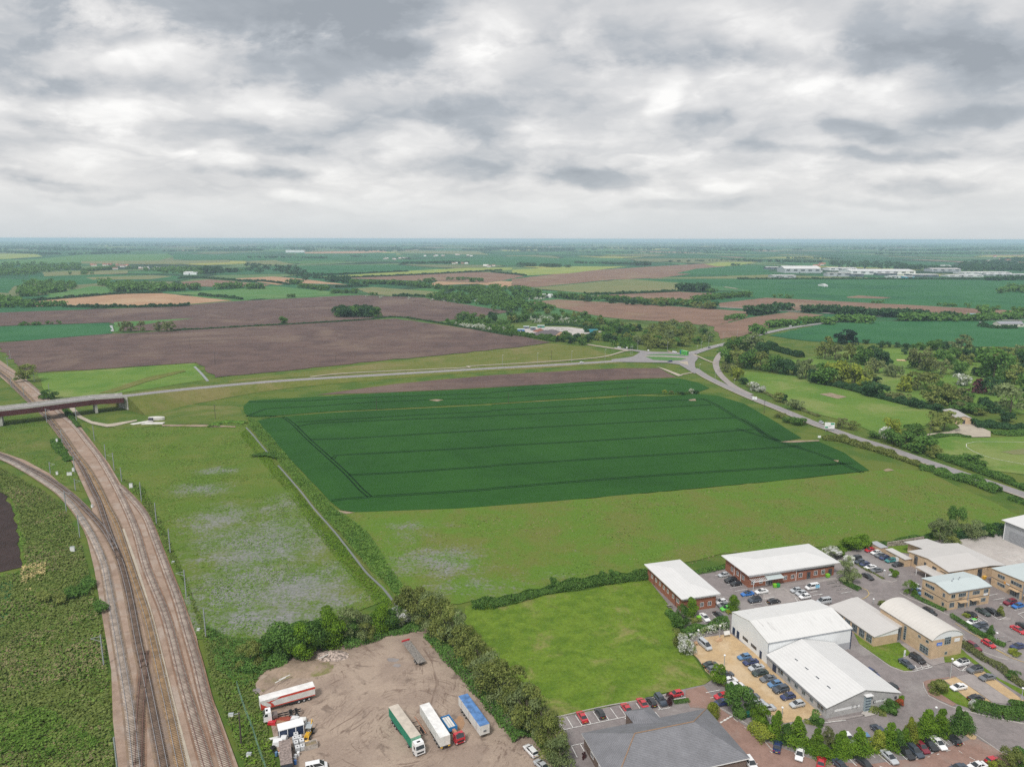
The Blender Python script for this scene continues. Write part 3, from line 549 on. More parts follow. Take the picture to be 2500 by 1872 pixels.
for sgn in (-1, 1):
    for nm, a, b, z0, z1, mm in (('parapet', 6.45, 6.8, -.08, 1.0, CONC), ('girder', 6.35, 6.95, -3.5, -.12, MAROON)):
        mb = MB(); A, B = offs(BRL, sgn * a), offs(BRL, sgn * b)
        if sgn > 0: A, B = B, A
        for i in range(len(BRL) - 1):
            mb.hexa([A[i + 1] + Vector((0, 0, z0)), A[i] + Vector((0, 0, z0)), B[i] + Vector((0, 0, z0)), B[i + 1] + Vector((0, 0, z0)), A[i + 1] + Vector((0, 0, z1)), A[i] + Vector((0, 0, z1)), B[i] + Vector((0, 0, z1)), B[i + 1] + Vector((0, 0, z1))])
        mb.build(nm, mm, br)
for px, py in ((218, 1016), (4, 1046)):
    b = min(range(len(BRL)), key=lambda i: (BRL[i] + o0 - G(px, py)).xy.length); c = BRL[b]; t_ = (BRL[min(b + 1, len(BRL) - 1)] - BRL[b - 1]).normalized(); nn = Vector((-t_.y, t_.x, 0))
    for k in (-5.2, 0, 5.2):
        mb = MB(); c2 = c + nn * k; P = [c2 + t_ * a + nn * d for a, d in ((-.8, -1), (.8, -1), (.8, 1), (-.8, 1))]
        mb.hexa([(v.x, v.y, .6) for v in P] + [(v.x, v.y, c.z - 3.25) for v in P]); mb.build('pier', CONC, br)
mb = MB(); t_ = (RL[1] - RL[0]).normalized(); nn = Vector((-t_.y, t_.x, 0)); c = e_
P = [c + t_ * a + nn * d for a, d in ((-.4, -7), (1.2, -7), (1.2, 7), (-.4, 7))]; mb.hexa([(v.x, v.y, .6) for v in P] + [(v.x, v.y, c.z - .12) for v in P])
mb.build('abutment', CONC, br)
mb = MB(); w0 = c + t_ * 1.25 - nn * 7.1; w1 = c + t_ * 26 - nn * 18
mb.face([(w0.x, w0.y, c.z - .3), (w0.x - 14 * nn.x, w0.y - 14 * nn.y, .8), (w1.x, w1.y, .8 + 0), (w1.x, w1.y, 1.2)]); mb.build('wing_slope', GR['paving'], br)
rl = empty('guard_rail', RL[0] + Vector((0, 0, 0))); tag(rl, 'galvanised guard rail on the road shoulder just past the bridge', 'guard rail'); o1 = Vector(rl.location)
S = [p - o1 for p in RL if p.x < G(300, 966, 9.6).x]
mb = MB(); A = offs(S, -5.6)
for i in range(len(A) - 1): mb.cyl(A[i] + Vector((0, 0, .95)), A[i + 1] + Vector((0, 0, .95)), .09, n=5); mb.cyl(A[i] + Vector((0, 0, .5)), A[i + 1] + Vector((0, 0, .5)), .09, n=5)
mb.build('rail', GALV, rl)
for i in range(0, len(A)): mb = MB(); mb.cyl(A[i], A[i] + Vector((0, 0, 1.1)), .07, n=5); mb.build('post', GALV, rl)
ONM = ['first', 'second', 'third', 'fourth', 'fifth', 'sixth', 'seventh', 'eighth', 'ninth', 'tenth', 'eleventh', 'twelfth', 'thirteenth', 'fourteenth', 'fifteenth', 'sixteenth', 'seventeenth', 'eighteenth', 'nineteenth', 'twentieth'] + [f'{n}th' for n in range(21, 400)]
# ------------------------------------------------------------------ business park surfaces
area('car_park', [G(*p) for p in [(1345, 1757), (1552, 1713), (1662, 1685), (1721, 1672), (1740, 1660), (1690, 1592), (1686, 1565), (1650, 1500), (1592, 1427), (1708, 1400), (1772, 1388), (2060, 1346), (2113, 1340), (2339, 1314), (2452, 1306), (2640, 1282), (2800, 1990), (1360, 1990), (1372, 1872)]], .28, 'asphalt')
area('yard', [G(*p) for p in [(622, 1672), (640, 1650), (720, 1603), (790, 1585), (850, 1570), (920, 1552), (1043, 1527), (1075, 1552), (1138, 1622), (1201, 1701), (1265, 1764), (1305, 1811), (1350, 1872), (1400, 1990), (650, 1990), (690, 1880), (668, 1800), (655, 1740)]], .28, 'yard')
PATCH = [
 ('B3', [(140, 370), (240, 235), (540, 195), (620, 260), (880, 460), (1460, 985), (1250, 1040), (1060, 1075), (900, 970), (500, 730), (420, 680), (290, 560), (230, 450)], 'tangravel', .32),
 ('B5', [(1375, 245), (1540, 205), (1640, 330), (1700, 420), (1960, 600), (2140, 770), (2212, 830), (2300, 1000), (1960, 1100), (1900, 900), (1570, 410), (1420, 400), (1380, 320)], 'redpave', .33),
 ('N', [(1866, 1812), (1990, 1858), (2120, 1868), (2256, 1850), (2318, 1825), (2380, 1802), (2442, 1836), (2580, 1905), (2580, 1990), (1850, 1990), (1830, 1872)], 'redpave', .34),
 ('B4', [(165, 80), (400, 235), (700, 190), (850, 330), (700, 385), (860, 525), (760, 530), (600, 470), (400, 330), (230, 210)], 'lawn', .36),
 ('B4', [(1430, 260), (1500, 330), (1880, 620), (2179, 760), (2500, 930), (2500, 980), (2179, 830), (1700, 530), (1520, 400), (1340, 430), (1250, 430), (1190, 385)], 'lawn', .36),
 ('B4', [(1085, 700), (1100, 650), (1230, 650), (1540, 890), (1700, 960), (2179, 1010), (2400, 1030), (2400, 1090), (2000, 1070), (1520, 970), (1380, 920), (1120, 760)], 'lawn', .36),
 ('B4', [(1232, 640), (1370, 602), (1800, 905), (1680, 905), (1540, 885)], 'tangravel', .38),
 ('B4', [(1560, 558), (1700, 535), (2179, 885), (2300, 980), (2180, 985), (2050, 895)], 'tangravel', .38),
 ('B4', [(1370, 600), (1560, 560), (2050, 895), (1990, 925), (1810, 905)], 'paving', .37),
 ('B4', [(985, 660), (1030, 640), (1300, 600), (1350, 590), (1370, 600), (1100, 650), (1085, 700), (1130, 760), (1380, 925), (1330, 945), (1050, 810)], 'redpave', .345),
 ('B2', [(1485, 388), (1870, 325), (2000, 345), (2212, 450), (2600, 640), (2600, 760), (2212, 700), (1985, 668), (1500, 440)], 'concrete', .33),
 ('B2', [(730, 470), (1110, 430), (1140, 500), (990, 545), (870, 530), (760, 510)], 'lawn', .36),
 ('B1', [(1400, 700), (1600, 640), (1800, 780), (1760, 830), (1470, 890), (1380, 800)], 'paving', .33),
 ('B1', [(1250, 715), (1600, 650), (2200, 570), (2230, 600), (1610, 690), (1300, 760)], 'paving', .335),
 ('B4', [(1420, 1240), (1500, 1240), (1620, 1310), (1600, 1345), (1540, 1340)], 'tangravel', .38),
 ('B4', [(350, 960), (500, 1045), (700, 970), (740, 880), (700, 810), (620, 830), (340, 900)], 'lawn', .37),
 ('B4', [(250, 1040), (330, 945), (440, 1045), (300, 1075)], 'concrete', .40),
 ('B3', [(1485, 1045), (1830, 990), (1860, 1000), (1500, 1075)], 'paving', .40),
 ('B4', [(1070, 395), (1230, 360), (1240, 435), (1100, 470), (850, 320), (720, 215), (780, 200)], 'paving', .39)]
NM = dict(tangravel='gravel_parking', redpave='red_paving', lawn='lawn', paving='paving', concrete='concrete_yard')
for fr, P, m_, z in PATCH: area(NM[m_], gl(fr, P), z, m_)
# the hedge-backed ground strip left of the yard, rubble bank
for P in ([('Y5', 80, 850), ('Y5', 330, 690), ('Y5', 480, 640), ('Y5', 620, 600), ('Y5', 780, 590), ('Y5', 810, 640), ('Y5', 640, 690), ('Y5', 480, 760), ('Y5', 250, 840), ('Y5', 130, 920)],):
    area('bare_soil', [g(*p) for p in P], .31, 'dirt')
def blob(fr, x, y, rx, ry, n=14):
    return [g(fr, x + rx * math.cos(a) * random.uniform(.75, 1.15), y + ry * math.sin(a) * random.uniform(.75, 1.15)) for a in [2 * math.pi * k / n for k in range(n)]]
for k, (x, y, rx, ry, m_) in enumerate(((1135, 672, 52, 18, 'asphalt'), (1168, 715, 32, 14, 'asphalt'), (1745, 850, 30, 12, 'soil'), (85, 910, 32, 22, 'asphalt'), (1440, 565, 22, 12, 'tan'), (1650, 1160, 45, 55, 'tan'),)):
    area('yard_stain', blob('Y5', x, y, rx, ry), .30 + .003 * k, m_)
for k, (x, y, rx, ry) in enumerate(((640, 1290, 60, 18), (980, 1600, 40, 12), (1480, 1120, 46, 12), (2020, 1250, 50, 16), (560, 970, 30, 10))):
    area('tarmac_patch', blob('B2' if x != 1480 else 'B3', x, y, rx, ry), .31 + .003 * k, 'paving')
# painted bays
LINES = [('B5', l) for l in ([(150, 520), (185, 578)], [(227, 494), (283, 590)], [(307, 477), (365, 573)], [(387, 462), (447, 553)], [(470, 440), (525, 535)], [(545, 427), (606, 518)], [(625, 412), (688, 503)], [(702, 397), (767, 487)], [(780, 380), (845, 470)], [(858, 362), (912, 440)], [(933, 350), (995, 440)], [(1015, 335), (1082, 427)], [(1095, 322), (1155, 410)], [(210, 605), (283, 590), (845, 472)], [(1130, 412), (1240, 392)], [(1255, 322), (1380, 300)], [(832, 483), (875, 543)], [(1103, 430), (1150, 487)], [(350, 735), (470, 708)], [(350, 737), (403, 840)], [(428, 716), (475, 800)],
   [(1560, 258), (1690, 232)], [(1600, 305), (1650, 295)], [(1690, 528), (1800, 465)])]
LINES += [('B1', l) for l in ([(865, 548), (900, 543)], [(905, 582), (1030, 565)], [(955, 615), (990, 610)], [(995, 650), (1040, 642)], [(1030, 685), (1165, 662)], [(1080, 720), (1215, 697)], [(1165, 790), (1270, 770)], [(1340, 760), (1470, 742)], [(1390, 800), (1510, 780)], [(1250, 862), (1375, 845)], [(1290, 903), (1425, 882)], [(1470, 880), (1610, 855)], [(1690, 755), (1790, 735)], [(1730, 790), (1760, 830)], [(1890, 730), (1970, 718)], [(1920, 762), (2035, 748)], [(2075, 640), (2190, 622)], [(2125, 672), (2230, 655)], [(2175, 705), (2260, 690)], [(700, 985), (760, 1060)], [(825, 962), (905, 1030)], [(875, 770), (930, 762)], [(870, 795), (930, 785)])]
LINES += [('B2', l) for l in ([(82, 862), (190, 845)], [(135, 893), (245, 876)], [(180, 927), (300, 908)], [(235, 962), (350, 942)], [(0, 980), (45, 970)], [(1835, 985), (1935, 968)], [(1880, 1035), (2005, 1012)], [(1950, 1075), (2010, 1062)], [(2040, 1105), (2090, 1092)], [(2110, 1145), (2212, 1122)], [(1690, 1190), (1820, 1270)], [(1850, 1190), (1940, 1250)], [(1940, 1250), (2020, 1220)], [(1695, 1220), (1765, 1270)], [(2055, 1340), (2212, 1425)], [(1905, 1450), (2005, 1430)], [(1990, 1493), (2085, 1472)], [(1905, 1385), (1920, 1382)], [(2150, 1185), (2212, 1165)], [(2150, 1185), (2212, 1230)], [(1905, 530), (2040, 512)], [(1980, 575), (2160, 545)], [(2030, 620), (2212, 590)])]
LINES += [('B4', l) for l in ([(860, 525), (1100, 470), (1010, 425)], [(870, 500), (1060, 455)], [(890, 450), (920, 510)], [(960, 450), (990, 495)], [(1030, 430), (1060, 480)], [(1340, 455), (1440, 520), (1520, 500)], [(1370, 460), (1500, 460)], [(1440, 520), (1500, 465)], [(1840, 135), (1950, 115)], [(1935, 180), (2035, 160)], [(335, 1480), (420, 1540)], [(430, 1480), (600, 1625)], [(640, 1430), (700, 1480)], [(700, 1480), (800, 1570)], [(880, 1540), (915, 1545)], [(1080, 1490), (1110, 1480)], [(1180, 1300), (1290, 1390)], [(1270, 1330), (1400, 1410)], [(1420, 1340), (1480, 1385)], [(470, 1640), (510, 1656)], [(120, 1560), (200, 1640)], [(-200, 1130), (70, 1100)])]
mb = MB()
for fr, P in LINES:
    P = [G(*q(fr, x, y), .42) for x, y in P]
    for i in range(len(P) - 1): ribbon(mb, P[i:i + 2], -.085, .085, 0)
for fr, P in (('B5', [(1810, 490), (1960, 610), (2110, 760), (2212, 840)]), ('B4', [(880, 1565), (1100, 1520), (1350, 1445), (1450, 1490), (1600, 1570)])):
    dashes(mb, smooth_line(gl(fr, P, .42), .6), .12, 0, 1.2, 1.8)
dashes(mb, smooth_line(gl('B5', [(1690, 528), (1800, 465)], .42), .3), .5, .01, .6, .6)
tag(mb.build('parking_markings', WHITE), kind='structure')
mb = MB()
for fr, P in (('B2', [(1470, 1285), (1600, 1370), (1760, 1460), (1900, 1560), (2060, 1637)]), ('B4', [(1620, 90), (1850, 265), (2000, 350), (2179, 415), (2400, 480)]), ('B2', [(430, 890), (520, 930), (540, 970), (490, 1015), (400, 1040)])):
    ribbon(mb, smooth_line(gl(fr, P, .42), 2), -.09, .09, 0)
tag(mb.build('yellow_lines', YELLOW), kind='structure')
mb = MB()
KB = [('B4', [(230, 210), (400, 330), (600, 470), (760, 530), (860, 528)]), ('B4', [(985, 660), (990, 720), (1050, 815), (1330, 948), (1600, 1020), (2179, 1145), (2500, 1190)]), ('B4', [(1985, 390), (1700, 300), (1430, 100), (1300, 0)]),
      ('B4', [(330, 1470), (640, 1400), (760, 1385)]), ('B3', [(0, 2000)]), ('B5', [(150, 497), (640, 385), (930, 335), (1200, 280)]), ('B5', [(1690, 400), (1830, 480), (2000, 600), (2140, 760), (2180, 790)]),
      ('B4', [(1600, 1270), (1900, 1480), (2100, 1600), (2200, 1680)]), ('B2', [(380, 620), (700, 830), (840, 830)]), ('B2', [(870, 960), (960, 1010), (1390, 1200), (2010, 1600)]), ('B2', [(0, 840), (240, 800), (430, 890)]), ('B1', [(1380, 800), (1440, 890)]), ('B1', [(1600, 690), (1790, 830)])]
for fr, P in KB:
    if len(P) < 2: continue
    L = smooth_line(gl(fr, P, .28), 2); A, B = offs(L, -.09), offs(L, .09)
    for i in range(len(L) - 1): mb.hexa([A[i], A[i + 1], B[i + 1], B[i], A[i] + Vector((0, 0, .22)), A[i + 1] + Vector((0, 0, .22)), B[i + 1] + Vector((0, 0, .22)), B[i] + Vector((0, 0, .22))], bottom=False)
tag(mb.build('kerb', KERB), kind='structure')

# ------------------------------------------------------------------ buildings
TH = math.radians(16.2); UU = Vector((math.cos(TH), math.sin(TH), 0)); VV = Vector((-math.sin(TH), math.cos(TH), 0))
def brick(name, c1, c2, mort, sc=1.0):
    m, t = mat(name); p = t.n('ShaderNodeNewGeometry').outputs['Position']; s_ = t.n('ShaderNodeSeparateXYZ', i={0: p}).outputs
    v = t.n('ShaderNodeCombineXYZ', i={0: t.m('ADD', s_[0], s_[1]), 1: s_[2], 2: 0.0}).outputs[0]
    b = t.n('ShaderNodeTexBrick', i={'Vector': v, 'Color1': c1 + (1,), 'Color2': c2 + (1,), 'Mortar': mort + (1,), 'Scale': sc, 'Mortar Size': .012, 'Brick Width': .45, 'Row Height': .15})
    k = t.m('MULTIPLY_ADD', t.noise(p, .7, 5, .6), .7, .65); c = t.mix(1.0, b.outputs[0], t.n('ShaderNodeCombineColor', i={0: k, 1: k, 2: k}).outputs[0], 'MULTIPLY')
    finish(t, c, .9); return m
def sheetmetal(name, c, ang, sp=1.0, str_=.05, stain=.0, dark=(.3, .29, .28)):
    m, t = mat(name); p = t.n('ShaderNodeNewGeometry').outputs['Position']
    r = t.vm('DOT_PRODUCT', p, (math.cos(ang), math.sin(ang), 0), out=1); al = t.vm('DOT_PRODUCT', p, (-math.sin(ang), math.cos(ang), 0), out=1)
    wv = t.m('SINE', t.m('MULTIPLY', r, 2 * math.pi / sp)); k = t.m('MULTIPLY_ADD', wv, str_, 1.0)
    n = t.m('MULTIPLY_ADD', t.noise(p, .35, 5, .6), .16, .92); k = t.m('MULTIPLY', k, n)
    col = t.mix(1.0, c, t.n('ShaderNodeCombineColor', i={0: k, 1: k, 2: k}).outputs[0], 'MULTIPLY')
    if stain:
        vec = t.n('ShaderNodeCombineXYZ', i={0: t.m('MULTIPLY', r, 1.3), 1: t.m('MULTIPLY', al, .13), 2: 0.0}).outputs[0]
        st = t.ramp(t.noise(vec, 1.0, 5, .75), .54, .68); big = t.ramp(t.noise(p, .10, 2), .45, .6)
        col = t.mix(t.m('MULTIPLY', t.m('MULTIPLY', st, big), stain), col, dark)
    finish(t, col, .55, spec=.3); return m
def slate(name, c):
    m, t = mat(name); p = t.n('ShaderNodeNewGeometry').outputs['Position']; s_ = t.n('ShaderNodeSeparateXYZ', i={0: p}).outputs
    k = t.m('MULTIPLY_ADD', t.noise(p, 3.0, 3, .7), .7, .65); k = t.m('MULTIPLY', k, t.m('MULTIPLY_ADD', t.noise(p, .35, 4), .6, .7))
    rows = t.m('MULTIPLY_ADD', t.m('SINE', t.m('MULTIPLY', s_[2], 2 * math.pi / .16)), .13, 1.0); k = t.m('MULTIPLY', k, rows)
    col = t.mix(1.0, c, t.n('ShaderNodeCombineColor', i={0: k, 1: k, 2: k}).outputs[0], 'MULTIPLY'); finish(t, col, .7, spec=.3); return m
REDB = brick('red_brick', (.33, .115, .062), (.26, .085, .05), (.30, .22, .17)); BEIGE = brick('beige_brick', (.56, .41, .26), (.50, .36, .22), (.50, .42, .33)); BROWNB = brick('brown_brick', (.17, .12, .10), (.13, .095, .08), (.25, .2, .17))
BLOCK = brick('grey_blockwork', (.44, .43, .42), (.39, .38, .38), (.5, .5, .5), .5)
RF_W = sheetmetal('white_roof_sheet', (.64, .635, .625), TH, 1.0, .035, .35, (.5, .49, .48)); RF_WS = sheetmetal('stained_white_roof', (.66, .655, .64), TH, 1.0, .03, .8)
RF_P = sheetmetal('pale_grey_roof', (.53, .51, .49), TH, .9, .03, .2, (.5, .48, .46)); RF_B = sheetmetal('blue_grey_roof', (.50, .56, .56), TH, .9, .03, .2, (.4, .42, .42)); RF_C = sheetmetal('cream_vault_roof', (.60, .57, .53), TH + math.pi / 2, 1.2, .02)
CLAD = sheetmetal('white_cladding', (.74, .76, .77), TH, .7, .02); CLADG = sheetmetal('grey_cladding', (.38, .39, .41), TH + math.pi / 2, .8, .04); SLATE = slate('slate_tiles', (.185, .185, .20)); RIDGE = plain('terracotta_ridge_tile', (.28, .18, .115), .9)
WFR = plain('white_window_frame', (.78, .78, .78), .5, var=.03); BFR = plain('blue_grey_frame', (.30, .37, .40), .5); DKF = plain('dark_frame', (.05, .05, .06), .5)
NAVY = plain('navy_door_paint', (.02, .035, .08), .5); GUT = plain('gutter_grey', (.28, .30, .33), .5)
m, t = mat('window_glass'); pz = t.n('ShaderNodeNewGeometry').outputs['Position']
finish(t, t.mix(t.ramp(t.noise(pz, .8, 2), .35, .65), (.02, .025, .03), (.11, .12, .13)), .08, spec=.8); GLASS = m
def flip_if(mb_, n0): pass
def fpt(face, L, a, z, d):
    """point on a building face: a along it, d outward"""
    Lu, Lv = L
    return {'F': (a, -d, z), 'L': (-d, a, z), 'R': (Lu + d, a, z), 'K': (a, Lv + d, z)}[face]
def fbox(mb_, face, L, a0, a1, z0, z1, d0, d1, m=0):
    P = [fpt(face, L, a0, z0, d0), fpt(face, L, a1, z0, d0), fpt(face, L, a1, z0, d1), fpt(face, L, a0, z0, d1)]
    xs = [p[0] for p in P]; ys = [p[1] for p in P]; mb_.box(min(xs), max(xs), min(ys), max(ys), z0, z1, m)
def window(root, face, L, a, z, w_, h_, fr=None, n=2, rows=1, name='window', lab=None):
    fr = fr or WFR; mb_ = MB(); f_ = .09
    fbox(mb_, face, L, a, a + w_, z, z + f_, -.02, .06); fbox(mb_, face, L, a, a + w_, z + h_ - f_, z + h_, -.02, .06)
    for k in range(n + 1): 
        x = a + (w_ - f_) * k / n; fbox(mb_, face, L, x, x + f_, z + f_, z + h_ - f_, -.02, .06)
    for k in range(1, rows): zz_ = z + h_ * k / rows; fbox(mb_, face, L, a + f_, a + w_ - f_, zz_, zz_ + f_, -.02, .055)
    o = mb_.build(name, fr, root)
    if lab: o['label'] = lab
    mb_ = MB(); fbox(mb_, face, L, a + f_ / 2, a + w_ - f_ / 2, z + f_ / 2, z + h_ - f_ / 2, -.02, .02); mb_.build('pane', GLASS, o); return o
def add(root, name, face, L, a0, a1, z0, z1, d0, d1, m, lab=None):
    mb_ = MB(); fbox(mb_, face, L, a0, a1, z0, z1, d0, d1); o = mb_.build(name, m, root)
    if lab: o['label'] = lab
    return o
def walls(root, Lu, Lv, h, m, plinth=None, name='wall', x0=0.0, y0=0.0, gl_=0.0, gr_=0.0, gx='v', apex=None):
    """outer wall; gx='v': gable on front and back (ridge along v); 'u': gables on the two sides"""
    mb_ = MB(); A = [(x0, y0), (x0 + Lu, y0), (x0 + Lu, y0 + Lv), (x0, y0 + Lv)]
    for i in range(4):
        a, b = A[i], A[(i + 1) % 4]; P = [(a[0], a[1], -.1), (b[0], b[1], -.1), (b[0], b[1], h), (a[0], a[1], h)]
        if apex and ((gx == 'v' and i in (0, 2)) or (gx == 'u' and i in (1, 3))): P = P[:3] + [((a[0] + b[0]) / 2, (a[1] + b[1]) / 2, h + apex)] + P[3:]
        mb_.face(P)
    return mb_.build(name, m, root)
def roof_hip(root, Lu, Lv, h, ov, rise, m, th=.28, name='roof', along=None):
    x0, x1, y0, y1 = -ov, Lu + ov, -ov, Lv + ov; W_, D_ = x1 - x0, y1 - y0; mb_ = MB()
    if D_ >= W_: r0, r1 = ((x0 + x1) / 2, y0 + W_ / 2), ((x0 + x1) / 2, y1 - W_ / 2)
    else: r0, r1 = (x0 + D_ / 2, (y0 + y1) / 2), (x1 - D_ / 2, (y0 + y1) / 2)
    z0 = h + th; R0, R1 = (*r0, z0 + rise), (*r1, z0 + rise); C = [(x0, y0, z0), (x1, y0, z0), (x1, y1, z0), (x0, y1, z0)]
    if D_ >= W_: F = [[C[0], C[1], R0], [C[1], C[2], R1, R0], [C[2], C[3], R1], [C[3], C[0], R0, R1]]
    else: F = [[C[0], C[1], R1, R0], [C[1], C[2], R1], [C[2], C[3], R0, R1], [C[3], C[0], R0]]
    for f_ in F: mb_.face(f_)
    for i in range(4): a, b = C[i], C[(i + 1) % 4]; mb_.face([(a[0], a[1], h), (b[0], b[1], h), b, a], 1)
    mb_.face([(c[0], c[1], h) for c in reversed(C)], 1)
    o = mb_.build(name, [m, WFR], root); return o, C, R0, R1
def roof_gable(root, Lu, Lv, h, ov, rise, m, gx='v', name='roof', x0=0.0, y0=0.0, th=.15, rise_end=None):
    X0, X1, Y0, Y1 = x0 - ov, x0 + Lu + ov, y0 - ov, y0 + Lv + ov; mb_ = MB(); z = h
    if gx == 'v': xm = (X0 + X1) / 2; S = [[(X0, Y0, z), (xm, Y0, z + rise), (xm, Y1, z + rise), (X0, Y1, z)], [(xm, Y0, z + rise), (X1, Y0, z), (X1, Y1, z), (xm, Y1, z + rise)]]
    else: ym = (Y0 + Y1) / 2; S = [[(X0, Y0, z), (X1, Y0, z), (X1, ym, z + rise), (X0, ym, z + rise)], [(X0, ym, z + rise), (X1, ym, z + rise), (X1, Y1, z), (X0, Y1, z)]]
    for s_ in S:
        mb_.hexa([s_[0], s_[1], s_[2], s_[3]] + [(p[0], p[1], p[2] + th) for p in s_])
    return mb_.build(name, m, root)
def bld(name, label, anchor, cat='building'):
    r = empty(name, (anchor[0], anchor[1], .3), TH); tag(r, label, cat); return r

# brick office A
a = g('B1', 505, 805, 5.6) + UU * 1.0 + VV * 1.0; L = (12.1, 24.6)
r = bld('brick_office', 'small red brick office with a white hipped roof beside the mown grass field', a)
walls(r, *L, 5.0, REDB); roof_hip(r, *L, 5.0, 1.0, 1.0, RF_W)
add(r, 'cladding_band', 'F', L, 0, L[0], 4.0, 4.98, 0, .04, CLAD); add(r, 'cladding_band', 'L', L, 0, L[1], 4.55, 4.98, 0, .04, CLAD)
for y in (2.2, 5.6, 9.2, 12.0, 14.8, 17.6, 20.6): window(r, 'L', L, y, 1.9, 1.1 if y > 3 else 1.6, 1.3)
for x in (3.6, 6.6, 9.4): window(r, 'F', L, x, 4.15, 1.4, .65); window(r, 'F', L, x - .2, 1.0, 1.3, 1.5)
for y in (4.4, 19.4): add(r, 'downpipe', 'L', L, y, y + .12, 0, 5, 0, .12, DKF)
# brick office B
a = g('B1', 1225, 548, 5.6) + UU * 1.2 + VV * 1.2; L = (35.0, 14.4)
r = bld('brick_office', 'long two-storey red brick office with white hipped roof and glazed entrance canopy', a)
walls(r, *L, 5.0, REDB); roof_hip(r, *L, 5.0, 1.2, 1.3, RF_W)
add(r, 'cladding_band', 'F', L, 0, L[0], 3.75, 4.98, 0, .04, CLAD); add(r, 'cladding_band', 'L', L, 0, L[1], 4.2, 4.98, 0, .04, CLAD)
for x in (9.5, 14.0, 17.2, 20.2, 23.2, 26.2, 29.0, 32.0): window(r, 'F', L, x, 4.0, 1.3, .7)
add(r, 'dark_sign_band', 'F', L, 19.0, 34.8, 3.35, 3.7, .04, .10, DKF)
for x in (1.0, 4.2, 14.0, 17.0): window(r, 'F', L, x, 1.0, 1.4, 1.5)
for x in (20.2, 26.5, 29.6): window(r, 'F', L, x, 1.0, 1.5, 1.7)
for x in (23.6, 32.6): window(r, 'F', L, x, .1, 1.5, 2.5, DKF, name='entrance')
for y in (2.6, 6.0, 9.5): window(r, 'L', L, y, 1.4, 1.3, 1.6)
for y in (4.6, 8.6): add(r, 'downpipe', 'L', L, y, y + .14, 0, 5, 0, .14, WFR)
for x in (19.0,): add(r, 'downpipe', 'F', L, x, x + .14, 0, 3.7, 0, .14, WFR)
window(r, 'F', L, 6.8, 0.1, 2.6, 2.7, n=4, name='entrance'); add(r, 'blue_sign', 'F', L, 11.6, 13.2, 2.6, 3.1, .06, .12, plain('blue_sign_paint', (.08, .22, .55), .5))
mb = MB(); mb.hexa([(.2, -2.4, 3.05), (6.6, -2.4, 3.05), (6.6, 0, 3.5), (.2, 0, 3.5), (.2, -2.4, 3.15), (6.6, -2.4, 3.15), (6.6, 0, 3.6), (.2, 0, 3.6)]); o = mb.build('canopy', RF_B, r); o.location.x = 6.0
mb = MB()
for k in range(9): mb.box(.2 + k * .72, .3 + k * .72, -2.4, 0, 3.1, 3.28)
mb.box(.1, 6.1, -2.5, -2.35, 3.05, 3.25); mb.cyl((.3, -2.35, 0), (.3, -2.35, 3.1), .08); mb.build('pergola', WFR, r)
# white warehouse
a = g('B3', 905, 290, 6.4); L = (28.4, 17.9)
r = bld('warehouse', 'tall white clad warehouse with a stained white pitched roof', a)
walls(r, *L, 6.4, CLAD, apex=1.9, gx='u'); roof_gable(r, *L, 6.45, .12, 1.9, RF_WS, 'u')
add(r, 'lower_panel', 'F', L, 23.6, 28.3, 0, 2.2, .01, .05, CLADG); add(r, 'gutter', 'F', L, 0, 28.4, 6.25, 6.42, .05, .25, GUT); add(r, 'downpipe', 'F', L, 28.1, 28.3, 0, 6.2, .02, .2, NAVY); add(r, 'downpipe', 'F', L, .1, .25, 0, 6.2, .02, .15, GUT)
for y in (13.6, 15.8): add(r, 'door', 'L', L, y, y + 1.3, 0, 2.2, 0, .07, NAVY)
add(r, 'door', 'L', L, 2.4, 3.4, 0, 2.3, 0, .07, NAVY)
for y in (5.0, 9.2): window(r, 'L', L, y, 1.3, 2.6, .9, DKF)
# front unit
a = g('B3', 1490, 932, 3.0) + VV * .3; L = (22.2, 24.2)
r = bld('gabled_unit', 'low white-roofed gabled unit with grey block walls in front of the white warehouse', a)
walls(r, *L, 3.0, BLOCK, apex=3.0); roof_gable(r, *L, 3.05, .35, 3.0, RF_W)
add(r, 'white_band', 'F', L, 2.4, 10.0, 1.4, 2.0, .01, .05, WFR); add(r, 'white_band', 'F', L, 14.5, 18.4, 1.6, 2.1, .01, .05, WFR)
for x in (7.6, 8.9): window(r, 'F', L, x, 1.3, .45, .75, DKF, 1)
for x in (14.2, 16.8, 20.8): window(r, 'F', L, x, 1.5, .7, .75, DKF, 1)
for y, ww in ((1.0, 2.4), (5, 1.3), (8, 1.3), (11, 1.3), (14, 1.3), (17.2, 2.2)): window(r, 'L', L, y, 1.0, ww, 1.1 if ww < 2 else 1.9, BFR)
add(r, 'door', 'L', L, 20.2, 21.8, 0, 2.1, 0, .06, NAVY); add(r, 'fascia', 'L', L, -.2, 24.3, 2.72, 2.98, .36, .42, GUT)
mb = MB()
for k in range(4):
    x, y, z = 4.3, 4.4 + k * 4.3, 3.05 + 3.0 * (4.3 + .35) / 11.45 + .05
    mb2 = MB(); mb2.box(x, x + .6, y, y + 1.5, z, z + .32); f_ = mb2.build('skylight', WFR, r); mb2 = MB(); mb2.box(x + .1, x + .5, y + .12, y + 1.38, z + .3, z + .35); mb2.build('pane', GLASS, f_)
add(r, 'entrance_glazing', 'F', L, 11.2, 13.0, 0, 4.4, .02, .5, BFR); 
for k in range(5): add(r, 'stair_rail', 'F', L, 11.3, 12.9, .5 + k * .8, .62 + k * .8, .5, .58, NAVY)
add(r, 'porch_hood', 'F', L, 11.0, 13.2, 4.4, 4.6, 0, 1.0, WFR)
